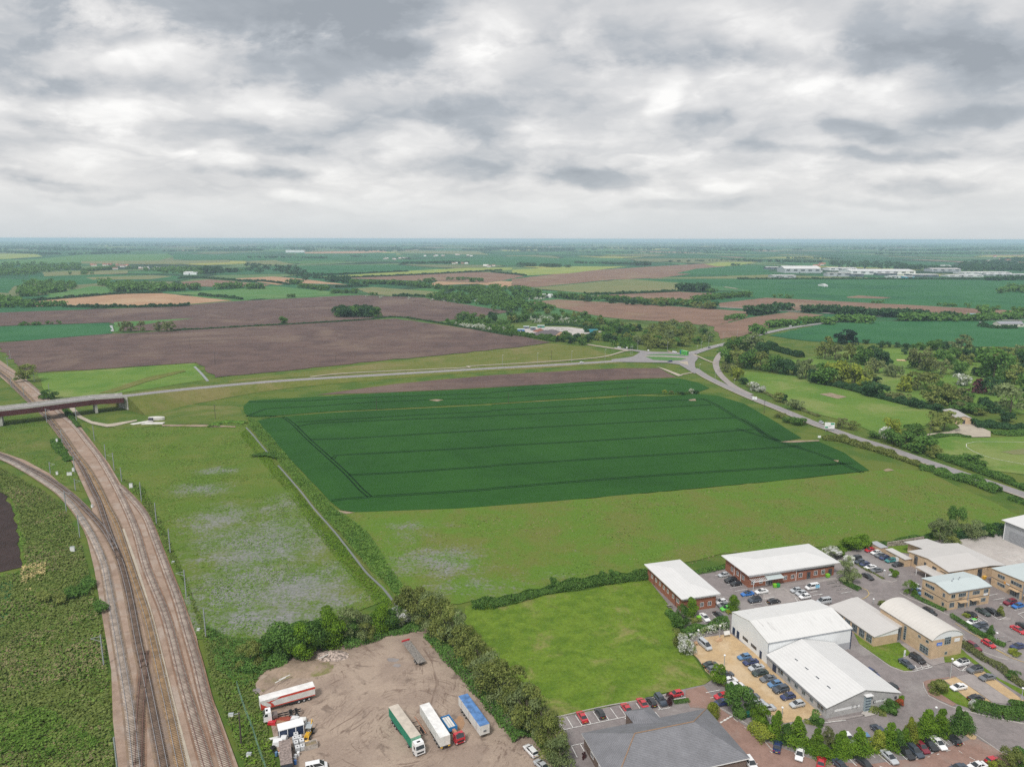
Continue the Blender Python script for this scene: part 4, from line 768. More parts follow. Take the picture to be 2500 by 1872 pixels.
# mono-pitch unit + glazed link + barrel vault unit
a = g('B2', 595, 1440, 3.3); b = g('B2', 840, 1350, 4.7); Lx = (b - a).dot(UU); L = (max(8.5, Lx), 18.8)
r = bld('single_storey_office', 'single-storey beige brick office under a pale grey sloping metal roof', a)
mb = MB(); z1, z2 = 3.2, 4.7; x1 = L[0]; y1 = L[1]
mb.face([(0, 0, -.1), (x1, 0, -.1), (x1, 0, 2.9), (0, 0, 2.9)]); mb.face([(0, y1, -.1), (0, 0, -.1), (0, 0, z1), (0, y1, z1)]); mb.face([(x1, 0, -.1), (x1, y1, -.1), (x1, y1, z2), (x1, 0, z2)]); mb.face([(x1, y1, -.1), (0, y1, -.1), (0, y1, z1), (x1, y1, z2)]); mb.build('wall', BEIGE, r)
mb = MB(); mb.face([(0, -.01, 2.9), (x1, -.01, 2.9), (x1, -.01, z2), (0, -.01, z1)]); mb.build('gable_cladding', CLAD, r)
mb = MB(); s_ = [(-.3, -.3, z1 + .02), (x1, -.3, z2 + .02), (x1, y1 + .3, z2 + .02), (-.3, y1 + .3, z1 + .02)]; mb.hexa(s_ + [(p[0], p[1], p[2] + .16) for p in s_]); mb.build('roof', RF_P, r)
for k in range(6): window(r, 'L', L, .8 + k * 3.0, .5, 2.2, 2.3, BFR, 3, 2)
mb = MB(); s_ = [(x1 + .02, .8, 4.2), (x1 + 2.8, .8, 4.2), (x1 + 2.8, y1 + 1, 4.2), (x1 + .02, y1 + 1, 4.2)]; mb.hexa(s_ + [(p[0], p[1], p[2] + .2) for p in s_]); mb.build('link_roof', RF_P, r)
L3_ = (x1 + 2.6, 18); mb = MB(); mb.face([(x1, 1.0, 0), (x1 + 2.7, 1.0, 0), (x1 + 2.7, 1.0, 4.2), (x1, 1.0, 4.2)]); mb.build('link_glazing', GLASS, r)
for k in range(4): 
    mb = MB(); mb.box(x1 + .05 + k * .85, x1 + .13 + k * .85, .93, .99, 0, 4.18); mb.build('mullion', BFR, r)
a = g('B2', 1225, 1485, 5.9); L = (10.9, 19.6)
r = bld('barrel_vault_office', 'two-storey beige brick office with a curved cream barrel roof', a)
walls(r, *L, 5.9, BEIGE); mb = MB(); mb2 = MB(); NA = 12; pr = []
for k in range(NA + 1): an = math.pi * (.5 - k / NA) * .74; Rr = (L[0] / 2 + .3) / math.sin(math.pi / 2 * .74); pr.append((L[0] / 2 - Rr * math.sin(an), 5.95 + Rr * (math.cos(an) - math.cos(math.pi / 2 * .74)) * .62))
for k in range(NA):
    (xa, za), (xb, zb) = pr[k], pr[k + 1]; mb.hexa([(xa, -.3, za), (xb, -.3, zb), (xb, L[1] + .3, zb), (xa, L[1] + .3, za), (xa, -.3, za + .14), (xb, -.3, zb + .14), (xb, L[1] + .3, zb + .14), (xa, L[1] + .3, za + .14)])
    mb2.face([(xa, -.01, 5.9), (xb, -.01, 5.9), (xb, -.01, zb), (xa, -.01, za)])
mb.build('roof', RF_C, r, smooth=False); mb2.build('gable_cladding', CLAD, r)
window(r, 'F', L, 4.3, 3.9, 2.3, 2.3, BFR, 3, 3); window(r, 'F', L, 4.9, .7, .9, .9, BFR, 1)
SB = plain('blue_sign_board', (.03, .16, .62), .5); SW = plain('white_sign_board', (.78, .79, .80), .5, var=.03)
add(r, 'blue_sign', 'F', L, 1.6, 3.5, 4.0, 4.9, .02, .1, SB); add(r, 'white_sign', 'F', L, 7.9, 9.8, 4.3, 5.3, .02, .1, SW)
for yv in (.5, 1.0): add(r, 'sign_lettering', 'F', L, 1.8, 3.3, 3.9 + yv * .55, 3.98 + yv * .55, .1, .12, WFR)
window(r, 'L', L, 1.0, .6, 3.0, 2.3, BFR, 3, 3); window(r, 'L', L, 1.2, 4.3, 1.0, .8, BFR, 1); window(r, 'L', L, 4.0, 4.3, 1.0, .8, BFR, 1); window(r, 'L', L, 9.2, .8, .9, 4.4, BFR, 1, 6); add(r, 'gutter', 'L', L, 0, 19.6, 5.75, 5.9, .02, .2, GUT)
# two-storey beige office, mid
def vents(r, P, z):
    for x, y in P: mb_ = MB(); mb_.cyl((x, y, z), (x, y, z + .45), .14, n=7); mb_.cyl((x, y, z + .45), (x, y, z + .55), .22, n=7); mb_.build('roof_vent', GUT, r)
def beige2(a, L, lab, wf, wl, extra=True):
    r = bld('beige_office', lab, a); walls(r, *L, 6.1, BEIGE, apex=.9, gx='u'); roof_gable(r, *L, 6.15, .3, .9, RF_B, 'u')
    add(r, 'string_course', 'F', L, 0, L[0], 2.95, 3.1, .01, .05, DKF); add(r, 'string_course', 'L', L, 0, L[1], 2.95, 3.1, .01, .05, DKF)
    add(r, 'gutter', 'F', L, -.2, L[0] + .2, 5.98, 6.13, .3, .42, GUT)
    for (x, z, w_, h_, n) in wf: window(r, 'F', L, x, z, w_, h_, BFR, n)
    for (y, z, w_, h_, n) in wl: window(r, 'L', L, y, z, w_, h_, BFR, n)
    return r
a = g('B2', 1400, 972, 6.2) + UU * .3 + VV * .3; L = (17.2, 10.4)
r = beige2(a, L, 'detached two-storey beige brick office with a pale blue-grey roof facing the parked cars', [(1.2, 4.0, 1.6, 1.3, 2), (4.2, 4.0, 3.0, 1.3, 4), (10.0, 4.0, 2.9, 1.3, 4), (14.6, 4.0, 1.9, 1.3, 3), (.9, .8, 1.9, 1.7, 3), (13.9, 1.0, 1.9, 1.3, 3)], [(1.2, 3.9, .9, 1.3, 1), (5.4, 4.2, 3.6, 1.2, 5), (5.4, 1.0, 3.6, 1.2, 5), (1.2, .8, .9, 1.2, 1)])
vents(r, ((6, 4.6), (7.6, 5.6), (9, 4.9), (10.5, 5.8)), 7.0); window(r, 'F', L, 4.4, .1, 2.7, 2.2, BFR, 4, name='entrance'); window(r, 'F', L, 9.2, .1, 2.9, 2.3, BFR, 4, name='entrance')
for x in (4.0, 9.0): add(r, 'canopy', 'F', L, x, x + 3.4, 2.5, 2.64, .02, 1.3, BEIGE)
add(r, 'pilaster', 'F', L, 8.0, 8.4, 0, 6.0, .01, .12, GUT); add(r, 'white_sign', 'F', L, 14.6, 16.4, 2.95 + .2, 3.8, .06, .12, SW)
for k in range(2): add(r, 'sign_lettering', 'F', L, 4.4, 6.6 - k, 3.55 - k * .32, 3.68 - k * .32, .02, .05, DKF)
fa = g('B2', 1875, 705, 6.3); L = (16, 30); a = fa - VV * (L[1] - .3) + UU * .3
r = beige2(a, L, 'two-storey beige brick office block at the edge of the car park with an orange sign', [], [(29.0 - 2.6 - 1.2, 4.1, 2.6, 1.2, 3), (19.0, 4.1, 4.0, 1.2, 4), (24.8, 1.3, 2.8, 1.1, 3), (16, 4.1, 1.8, 1.2, 2), (10.5, 4.1, 3.0, 1.2, 4), (5, 4.1, 3, 1.2, 4)])
for y in (19.4, 14.0, 8.0): window(r, 'L', L, y, .1, 3.4, 2.2, BFR, 4, name='entrance'); add(r, 'canopy', 'L', L, y, y + 3.4, 2.5, 2.64, .02, 1.2, BEIGE)
add(r, 'pilaster', 'L', L, 18.0, 18.4, 0, 6, .01, .12, GUT); add(r, 'orange_sign', 'L', L, 24.6, 25.3, 3.0, 3.6, .06, .12, plain('orange_sign_paint', (.70, .32, .05), .5)); add(r, 'white_sign', 'L', L, 23.2, 24.5, 3.1, 3.45, .06, .12, SW)
# large beige building behind
a = g('B2', 1400, 735, 5.3) + UU * .3 + VV * .3; L = (17.2, 17.2)
r = bld('beige_brick_hall', 'large single-storey beige brick hall with pale folded metal roofs and a canopy porch', a)
walls(r, *L, 4.9, BEIGE, apex=1.1, gx='u'); roof_gable(r, *L, 4.95, .4, 1.1, RF_P, 'u')
walls(r, 8.0, 19.0, 3.7, BEIGE, name='side_wing_wall', x0=17.3, y0=.9); mb = MB(); s_ = [(17.4, .4, 4.6), (26.2, .4, 3.75), (26.2, 20.4, 3.75), (17.4, 20.4, 4.6)]; mb.hexa(s_ + [(p[0], p[1], p[2] + .15) for p in s_]); mb.build('side_wing_roof', RF_P, r)
walls(r, 9.0, 8.5, 3.8, BEIGE, name='back_wing_wall', x0=8.0, y0=17.3); mb = MB(); s_ = [(6.6, 17.5, 5.0), (17.6, 17.5, 5.0), (17.6, 26.6, 4.0), (6.6, 26.6, 4.0)]; mb.hexa(s_ + [(p[0], p[1], p[2] + .15) for p in s_]); mb.build('back_wing_roof', RF_P, r)
window(r, 'L', L, 13.2, 1.4, 1.5, 3.2, DKF, 2, 4); window(r, 'L', L, 9.4, 2.4, .9, 1.6, DKF, 1, 2); window(r, 'L', L, 5.0, 3.0, 1.7, 1.1, DKF, 2); window(r, 'F', L, .4, 3.4, 1.8, 1.0, DKF, 3); window(r, 'F', L, 13.0, 1.0, 2.0, 3.2, DKF, 3, 3)
add(r, 'sign_lettering', 'L', L, .9, 3.4, 3.7, 3.95, .02, .06, DKF)
mb = MB(); s_ = [(-4.6, 1.2, 2.9), (-.02, 1.2, 2.9), (-.02, 9.6, 2.9), (-4.6, 9.6, 2.9)]; mb.hexa(s_ + [(p[0], p[1], p[2] + .25) for p in s_]); mb.build('porch_roof', RF_P, r)
for y in (1.5, 5.2, 9.2): mb = MB(); mb.cyl((-4.3, y, 0), (-4.3, y, 2.9), .1); mb.build('porch_post', WFR, r)
a = g('B2', 990, 585, 3.2); r = bld('brick_store', 'low beige brick store with a flat pale roof and white door beside the parked cars', a - UU * .2)
for nm, fn in (('wall', lambda b_: b_.box(-2.6, 0, -.3, 8.8, -.1, 2.8)),): mb = MB(); fn(mb); mb.build(nm, BEIGE, r)
mb = MB(); mb.box(-2.9, .3, -.6, 9.1, 2.82, 3.05); mb.build('roof', RF_P, r); mb = MB(); mb.box(-2.68, -2.6, 2.6, 4.0, 0, 2.2); mb.build('door', WFR, r)
a = g('B2', 735, 470, 2.6); r = bld('brick_bin_store', 'small beige brick store with a flat roof at the corner of the hedge', a)
mb = MB(); mb.box(-3, 0, 0, 5.4, -.1, 2.4); mb.build('wall', BEIGE, r); mb = MB(); mb.box(-3.2, .2, -.2, 5.6, 2.42, 2.62); mb.build('roof', CLADG, r)
# grey warehouse, right edge
fa = g('B2', 1975, 180, 8.0); L = (30, 19); a = fa - VV * (L[1] + .6) + UU * .9
r = bld('grey_warehouse', 'grey clad warehouse with a white roof and roller shutter beside the pale concrete yard', a)
walls(r, *L, 7.8, CLADG, apex=1.2); roof_gable(r, *L, 7.85, .9, 1.2, RF_W)
add(r, 'roller_shutter', 'L', L, 6.5, 16.5, 0, 4.6, .01, .08, plain('shutter_grey', (.30, .31, .33), .5)); 
for y in (18.6, 4.2): add(r, 'downpipe', 'L', L, y, y + .2, 0, 7.8, .01, .2, WFR)
# slate-roofed building at the bottom
fl = g('B5', 440, 630, 3.5); fr_ = g('B5', 1565, 405, 3.5); Lw = (fr_ - fl).dot(UU) - 1.0; nr = g('B5', 1965, 850, 3.5); Ld = (fr_ - nr).dot(VV) - 1.0
a = fl - VV * (Ld + .5) + UU * .5; L = (Lw, Ld)
r = bld('slate_roofed_office', 'brown brick office under a large grey slate hipped roof with orange ridge tiles', a)
walls(r, *L, 3.2, BROWNB); o, C, R0, R1 = roof_hip(r, *L, 3.2, .5, 4.6, SLATE)
mb = MB()
for p0, p1 in ((R0, R1), (R0, C[0]), (R1, C[2])): mb.cyl(Vector(p0) + Vector((0, 0, .02)), Vector(p1) + Vector((0, 0, .02)), .13, n=5)
mb.build('ridge_tiles', RIDGE, r)
X0 = (g('B5', 870, 545, 3.5) - fl).dot(UU) ; 
mb = MB(); xa, xb, ya, yb = X0 + .3, X0 + 7.4, L[1] - .5, L[1] + 5.2; xm = (xa + xb) / 2; mb.box(xa + .4, xb - .4, ya, yb - .4, 0, 3.2); mb.build('porch_wall', BROWNB, r)
mb = MB(); z0 = 3.35; ap = (xm, yb - 3.2, z0 + 2.0); rr_ = (xm, ya - 3.2, z0 + 2.0)
mb.face([(xa, yb, z0), (xa, ya - 3.4, z0 + .9), rr_, ap]); mb.face([(xb, ya - 3.4, z0 + .9), (xb, yb, z0), ap, rr_]); mb.face([(xb, yb, z0), (xa, yb, z0), ap]); mb.build('porch_roof', SLATE, r)
for y in (2.5, 7.0, 11.5): window(r, 'L', L, y, 1.0, 1.6, 1.2)
for y in (2.5, 7.0, 11.5): window(r, 'R', L, y, 1.0, 1.6, 1.2)

# shed beyond the road, house and far industrial estate
def simple(name, lab, cat, p, Lu, Lv, h, rise, wm, rm, ang=None, gx='u', win=0, door=True, group=None, ov=.3):
    r = empty(name, (p[0], p[1], .2), TH if ang is None else ang); tag(r, lab, cat, group)
    walls(r, Lu, Lv, h, wm, apex=rise if rise > .3 else None, gx=gx); roof_gable(r, Lu, Lv, h + .02, ov, rise, rm, gx)
    if win:
        mb_ = MB()
        for k in range(win): x = Lu * (k + .25) / win; mb_.box(x, x + Lu / win * .5, -.08, 0, h * .45, h * .8)
        mb_.build('window_band', GLASS, r)
    if door: mb_ = MB(); mb_.box(Lu * .4, Lu * .4 + min(4, Lu * .2), -.1, 0, 0, min(3.5, h * .7)); mb_.build('door', DKF, r)
    return r
simple('farm_shed', 'long low grey shed with an open yellow end beside the cricket field', 'shed', g('R3', 1475, 155), 9, 22, 4.0, 1.2, BEIGE, plain('fibre_cement_roof', (.40, .38, .36), .9), ang=math.radians(-10), gx='v')
simple('bungalow', 'grey-roofed bungalow among trees beyond the green field', 'house', g('F4', 2020, 690), 34, 14, 4, 3, plain('cream_render', (.6, .57, .5), .8), plain('grey_tiles', (.28, .28, .31), .8), ang=0, win=5)
BLU = plain('blue_cladding', (.06, .42, .60), .5); DKG = plain('dark_grey_cladding', (.12, .15, .18), .6); LTG = plain('light_grey_cladding', (.42, .45, .48), .6)
FAR = [  # x0 x1 base top | wall roof | label
 (70, 225, 130, 106, DKG, RF_P, 'long dark low shed beside the tall pale hangar on the far estate', 30, 2), (222, 520, 158, 116, LTG, RF_W, 'tall pale grey hangar with a white stepped roof on the far estate', 70, 9),
 (130, 315, 200, 175, LTG, RF_W, 'small detached grey hangar standing in the green field before the far estate', 45, 1), (470, 535, 152, 140, CLAD, RF_W, 'small white annexe touching the tall pale hangar', 25, 1),
 (580, 770, 188, 150, LTG, RF_P, 'jagged grey office block in the front row of the far estate', 30, 1), (775, 880, 190, 158, DKG, RF_W, 'glass-fronted dark office in the front row of the far estate', 30, 1),
 (595, 820, 138, 112, CLAD, RF_W, 'long white shed in the back row of the far estate', 60, 2), (775, 1300, 172, 135, CLAD, RF_W, 'very long white factory with a shallow roof on the far estate', 90, 5),
 (1000, 1155, 178, 155, DKG, RF_P, 'dark blue-grey warehouse before the very long white factory', 30, 1), (1095, 1240, 200, 178, CLAD, RF_W, 'low white building next to the bright blue one on the far estate', 30, 1),
 (1220, 1300, 203, 182, BLU, RF_W, 'bright blue low building on the far estate', 30, 1), (1290, 1500, 192, 165, DKG, RF_W, 'dark clad warehouse beyond the bright blue building', 50, 1),
 (1445, 1680, 148, 118, LTG, RF_P, 'isolated grey warehouse among trees behind the far estate', 50, 3), (1715, 2100, 170, 148, CLAD, RF_W, 'long low white warehouse near the far trees', 60, 2),
 (1580, 1870, 190, 176, CLAD, RF_W, 'flat white depot in front of the long low warehouses', 40, 1), (1900, 2260, 182, 165, LTG, RF_W, 'pale flat-roofed depot at the end of the far estate', 40, 1)]
for x0, x1, yb, yt, wm, rm, lab, dp, rs in FAR:
    p0 = g('I5', x0, yb); p1 = g('I5', x1, yb); w_ = (p1 - p0).length; h_ = max(5, rise(p0, q('I5', 0, yt)[1]) * .9)
    simple('factory', lab, 'factory', p0, w_, dp * 1.1, h_, rs, wm, rm, ang=0, win=int(w_ / 25), ov=1.0)
r = None
HC = [plain('red_tile_roof', (.34, .14, .09), .9), plain('brown_tile_roof', (.22, .13, .10), .9), plain('pale_roof', (.6, .58, .55), .8)]; HW = [plain('white_render', (.72, .70, .66), .8), plain('brick_wall_far', (.36, .22, .16), .9)]
GM = {}
def house_group(fr, P, n, lab, group, big=1.0, roofs=(0, 1, 2)):
    S_ = sorted((P[random.randrange(len(P))][0] + random.uniform(-40, 40), k) for k in range(n)); S_ = [(x, min(P, key=lambda a: abs(a[0] - x))[1] + random.uniform(-5, 5)) for x, k in S_]
    for k, (x, y) in enumerate(S_):
        p = g(fr, x, y)
        rf = HC[random.choice(roofs)]; w_ = random.uniform(9, 16) * big; mb_ = MB()
        mb_.box(0, w_, 0, 8 * big, 0, 4.5); o = mb_.build('house', random.choice(HW), None, p, random.uniform(-.5, .5)); tag(o, f'{lab}, {ONM[k]} from the railway', 'house', group)
        mb_ = MB(); s_ = 8 * big; mb_.face([(-.3, -.4, 4.5), (w_ + .3, -.4, 4.5), (w_ + .3, s_ / 2, 8), (-.3, s_ / 2, 8)]); mb_.face([(w_ + .3, s_ + .4, 4.5), (-.3, s_ + .4, 4.5), (-.3, s_ / 2, 8), (w_ + .3, s_ / 2, 8)]); mb_.face([(0, 0, 4.5), (0, s_ / 2, 8), (0, s_, 4.5)]); mb_.face([(w_, 0, 4.5), (w_, s_, 4.5), (w_, s_ / 2, 8)])
        mb_.build('roof', rf, o)
house_group('F1', [(800, 245), (900, 240), (1000, 245), (820, 275), (960, 275), (1060, 250)], 22, 'red-roofed village house beyond the far green fields', 'village houses', 1.3, (0, 1))
house_group('F1', [(1220, 275), (1280, 270), (1340, 275)], 12, 'pale mobile home beside the red-roofed village', 'pale park homes', 1.0, (2,))
house_group('F2', [(1200, 185), (1280, 190), (1350, 185), (1500, 160), (1650, 160), (1800, 155), (1900, 160)], 18, 'pale building in the distant farm cluster', 'distant farm cluster', 1.5, (2, 2, 1))
house_group('F2', [(1800, 230), (1880, 225), (2080, 250), (2140, 250)], 8, 'farm building beside the far yellow field', 'farm buildings', 1.5, (1, 2))
house_group('F4', [(1950, 190), (2050, 175), (2150, 165), (2200, 200), (1980, 150)], 26, 'house of the distant town behind the far estate', 'distant town houses', 1.6, (0, 1, 2))
house_group('I5', [(480, 100), (540, 95), (520, 90)], 8, 'red-roofed house behind the tall pale hangar', 'houses behind the hangar', 1.5, (0,))
for fr, x0, x1, yb, yt, lab in (('F2', 345, 505, 130, 110, 'long bright white shed standing alone on the far plain'), ('F1', 1585, 1700, 322, 302, 'white farm shed beside the dark clump of trees'), ('F4', 1580, 1650, 225, 212, 'white building among the distant trees'), ('F4', 672, 698, 380, 370, 'tiny white hut alone in the far green field'), ('F3', 440, 530, 520, 508, 'white cottage at the end of the hedge by the brown field')):
    p0 = g(fr, x0, yb); p1 = g(fr, x1, yb); simple('far_shed', lab, 'shed', p0, (p1 - p0).length, 40, max(4, rise(p0, q(fr, 0, yt)[1]) * .8), 2, CLAD, RF_W, ang=0)
# recycling yard among the trees
for x0, x1, yb, yt, wm, lab in ((945, 1020, 395, 375, plain('blue_container_paint', (.06, .17, .42), .6), 'blue container in the scrapyard among the trees'), (1010, 1070, 368, 335, DKG, 'dark open-sided bay at the back of the scrapyard'), (1085, 1140, 385, 340, DKG, 'tall dark bay beside the red pile in the scrapyard'), (1160, 1235, 358, 325, plain('green_container_paint', (.03, .22, .14), .6), 'green cabin in the scrapyard'), (1670, 1720, 405, 370, plain('green_skip_paint', (.03, .30, .16), .6), 'green skip next to the teal shed'), (1722, 1812, 408, 368, plain('teal_cladding', (.03, .24, .30), .6), 'teal shed at the far end of the scrapyard')):
    p0 = g('M4', x0, yb); p1 = g('M4', x1, yb); simple('yard_shed', lab, 'shed', p0, (p1 - p0).length, 8, max(2.5, rise(p0, q('M4', 0, yt)[1]) * .7), .3, wm, RF_B if 'teal' not in lab else wm, ang=0)
def pile(name, lab, cat, c, rx, ry, h, m, seed=1, n=14):
    rg = random.Random(seed); V, Q_ = [], []
    for i in range(n + 1):
        for j in range(n + 1):
            x, y = (i / n * 2 - 1), (j / n * 2 - 1); rr_ = math.hypot(x, y); z = max(0, 1 - rr_ ** 1.6) * h * (.75 + .5 * rg.random()); V.append((x * rx + rg.uniform(-.3, .3) * rx / n, y * ry + rg.uniform(-.3, .3) * ry / n, z))
    for i in range(n):
        for j in range(n): b = i * (n + 1) + j; Q_.append((b, b + n + 1, b + n + 2, b + 1))
    o = put(name, mesh_np(name, V, Q_, [m]), None, (c[0], c[1], .25)); tag(o, lab, cat); return o
pile('soil_heap', 'dark heap of road planings in the scrapyard', 'heap', g('M4', 1310, 425), 26, 12, 5, plain('dark_planings', (.12, .105, .11), .95), 3)
pile('rubble_heap', 'tan end of the heap beside the scrapyard trees', 'heap', g('M4', 1410, 440), 6, 8, 4, plain('tan_earth', (.36, .23, .14), .95), 4)
pile('scrap_heap', 'rusty red scrap pile in the scrapyard', 'heap', g('M4', 1180, 398), 9, 7, 3.5, plain('rusty_scrap', (.22, .09, .06), .9), 5)
pile('rubble_heap', 'long grey rubble heap in the middle of the scrapyard', 'heap', g('M4', 1350, 385), 28, 10, 3, plain('grey_rubble', (.38, .35, .33), .95, vs=.5, var=.4), 6)
pile('rubble_heap', 'tan rubble bank above the yard fence line', 'heap', g('Y5', 400, 740), 10, 4.5, 1.2, GR['dirt'], 7)
pile('rubbish_heap', 'mixed rubbish and timber heap at the back of the lorry yard', 'heap', g('Y5', 665, 640), 5, 3, 1.3, plain('mixed_rubbish', (.36, .29, .25), .95, vs=1.6, var=.7), 8)
# concrete culvert by the embankment
CUL = plain('white_culvert_concrete', (.62, .60, .56), .85, vs=.5, var=.15); c = g('L3', 1530, 950)
r = empty('culvert', (c.x, c.y, .3)); r.scale = (.55, .55, .8); tag(r, 'white concrete culvert with a dark square mouth at the foot of the embankment', 'culvert')
mb = MB(); mb.cyl((-4, 6, 0), (-4, 6, 2.0), 8.5, n=14, m=0); o = mb.build('headwall', CUL, r); o.scale = (1.15, .55, 1); o.location = (6.5, 6, 0)
mb = MB(); mb.box(-2.5, 2, -2, 1.2, 0, 2.9); mb.build('mouth', DKF, r); mb = MB(); mb.hexa([(-18, -14, 0), (-12, -17, 0), (4, -3, 0), (-2, -1, 0), (-18, -14, .5), (-12, -17, .5), (4, -3, 1.0), (-2, -1, 1.0)]); mb.build('apron', CUL, r)
mb = MB(); mb.hexa([(-4, -16, 0), (20, -14, 0), (20, -8, 0), (0, -9, 0), (-4, -16, .6), (20, -14, .6), (20, -8, .8), (0, -9, .8)]); mb.build('apron', CUL, r)
# ------------------------------------------------------------------ vehicles
def paint(name, c): return plain(name, c, .28, .6, coat=.6, var=.04)
PT = dict(red=paint('red_paint', (.52, .02, .035)), black=paint('black_paint', (.018, .018, .022)), white=paint('white_paint', (.80, .80, .80)), silver=paint('silver_paint', (.47, .49, .51)), grey=paint('grey_paint', (.14, .15, .165)),
  navy=paint('navy_paint', (.02, .035, .12)), blue=paint('blue_paint', (.02, .16, .50)), steel=paint('steel_blue_paint', (.10, .22, .40)), lime=paint('lime_paint', (.13, .60, .06)), teal=paint('teal_paint', (.03, .22, .22)), maroon=paint('maroon_paint', (.20, .015, .035)),
  dgreen=paint('dark_green_paint', (.025, .045, .04)), green=paint('bus_green_paint', (.12, .62, .08)), dblue=paint('dark_grey_blue_paint', (.05, .065, .09)), orange=paint('orange_paint', (.65, .22, .03)), yellow=paint('yellow_paint', (.72, .42, .04)))
CARGLASS = plain('car_glass', (.03, .035, .04), .12, .7, var=.1); TYRE = plain('tyre_rubber', (.02, .02, .02), .8); LAMPW = plain('headlamp_lens', (.65, .66, .66), .2); LAMPR = plain('tail_lamp_lens', (.40, .01, .01), .3); PLATEY = plain('yellow_number_plate', (.75, .55, .06), .5); PLASTIC = plain('black_plastic', (.025, .025, .028), .6)
SH = {  # length, width, height, belt, stations(x, ztop), cabin base x0,x1, roof x0,x1
 'hatch': (4.0, 1.74, 1.47, .93, [(-2.0, .72), (-1.93, .95), (-1.2, .96), (.75, .93), (1.5, .80), (1.92, .66), (2.0, .50)], (-1.85, .95), (-1.45, .15)),
 'saloon': (4.6, 1.80, 1.43, .92, [(-2.3, .70), (-2.2, .98), (-1.5, .97), (.95, .92), (1.8, .78), (2.22, .62), (2.3, .48)], (-1.75, 1.15), (-.95, .20)),
 'estate': (4.65, 1.80, 1.48, .95, [(-2.32, .70), (-2.25, .98), (-1.5, .97), (.95, .94), (1.8, .80), (2.24, .64), (2.32, .48)], (-2.22, 1.15), (-1.85, .25)),
 'suv': (4.5, 1.88, 1.70, 1.08, [(-2.25, .80), (-2.18, 1.1), (-1.4, 1.1), (.85, 1.07), (1.75, .98), (2.18, .80), (2.25, .55)], (-2.15, 1.05), (-1.85, .25)),
 'van': (4.9, 1.90, 1.95, 1.15, [(-2.45, 1.0), (-2.42, 1.2), (-1.4, 1.2), (1.2, 1.15), (1.9, 1.0), (2.38, .75), (2.45, .5)], (-2.42, 1.75), (-2.38, .75))}
CARP = {}
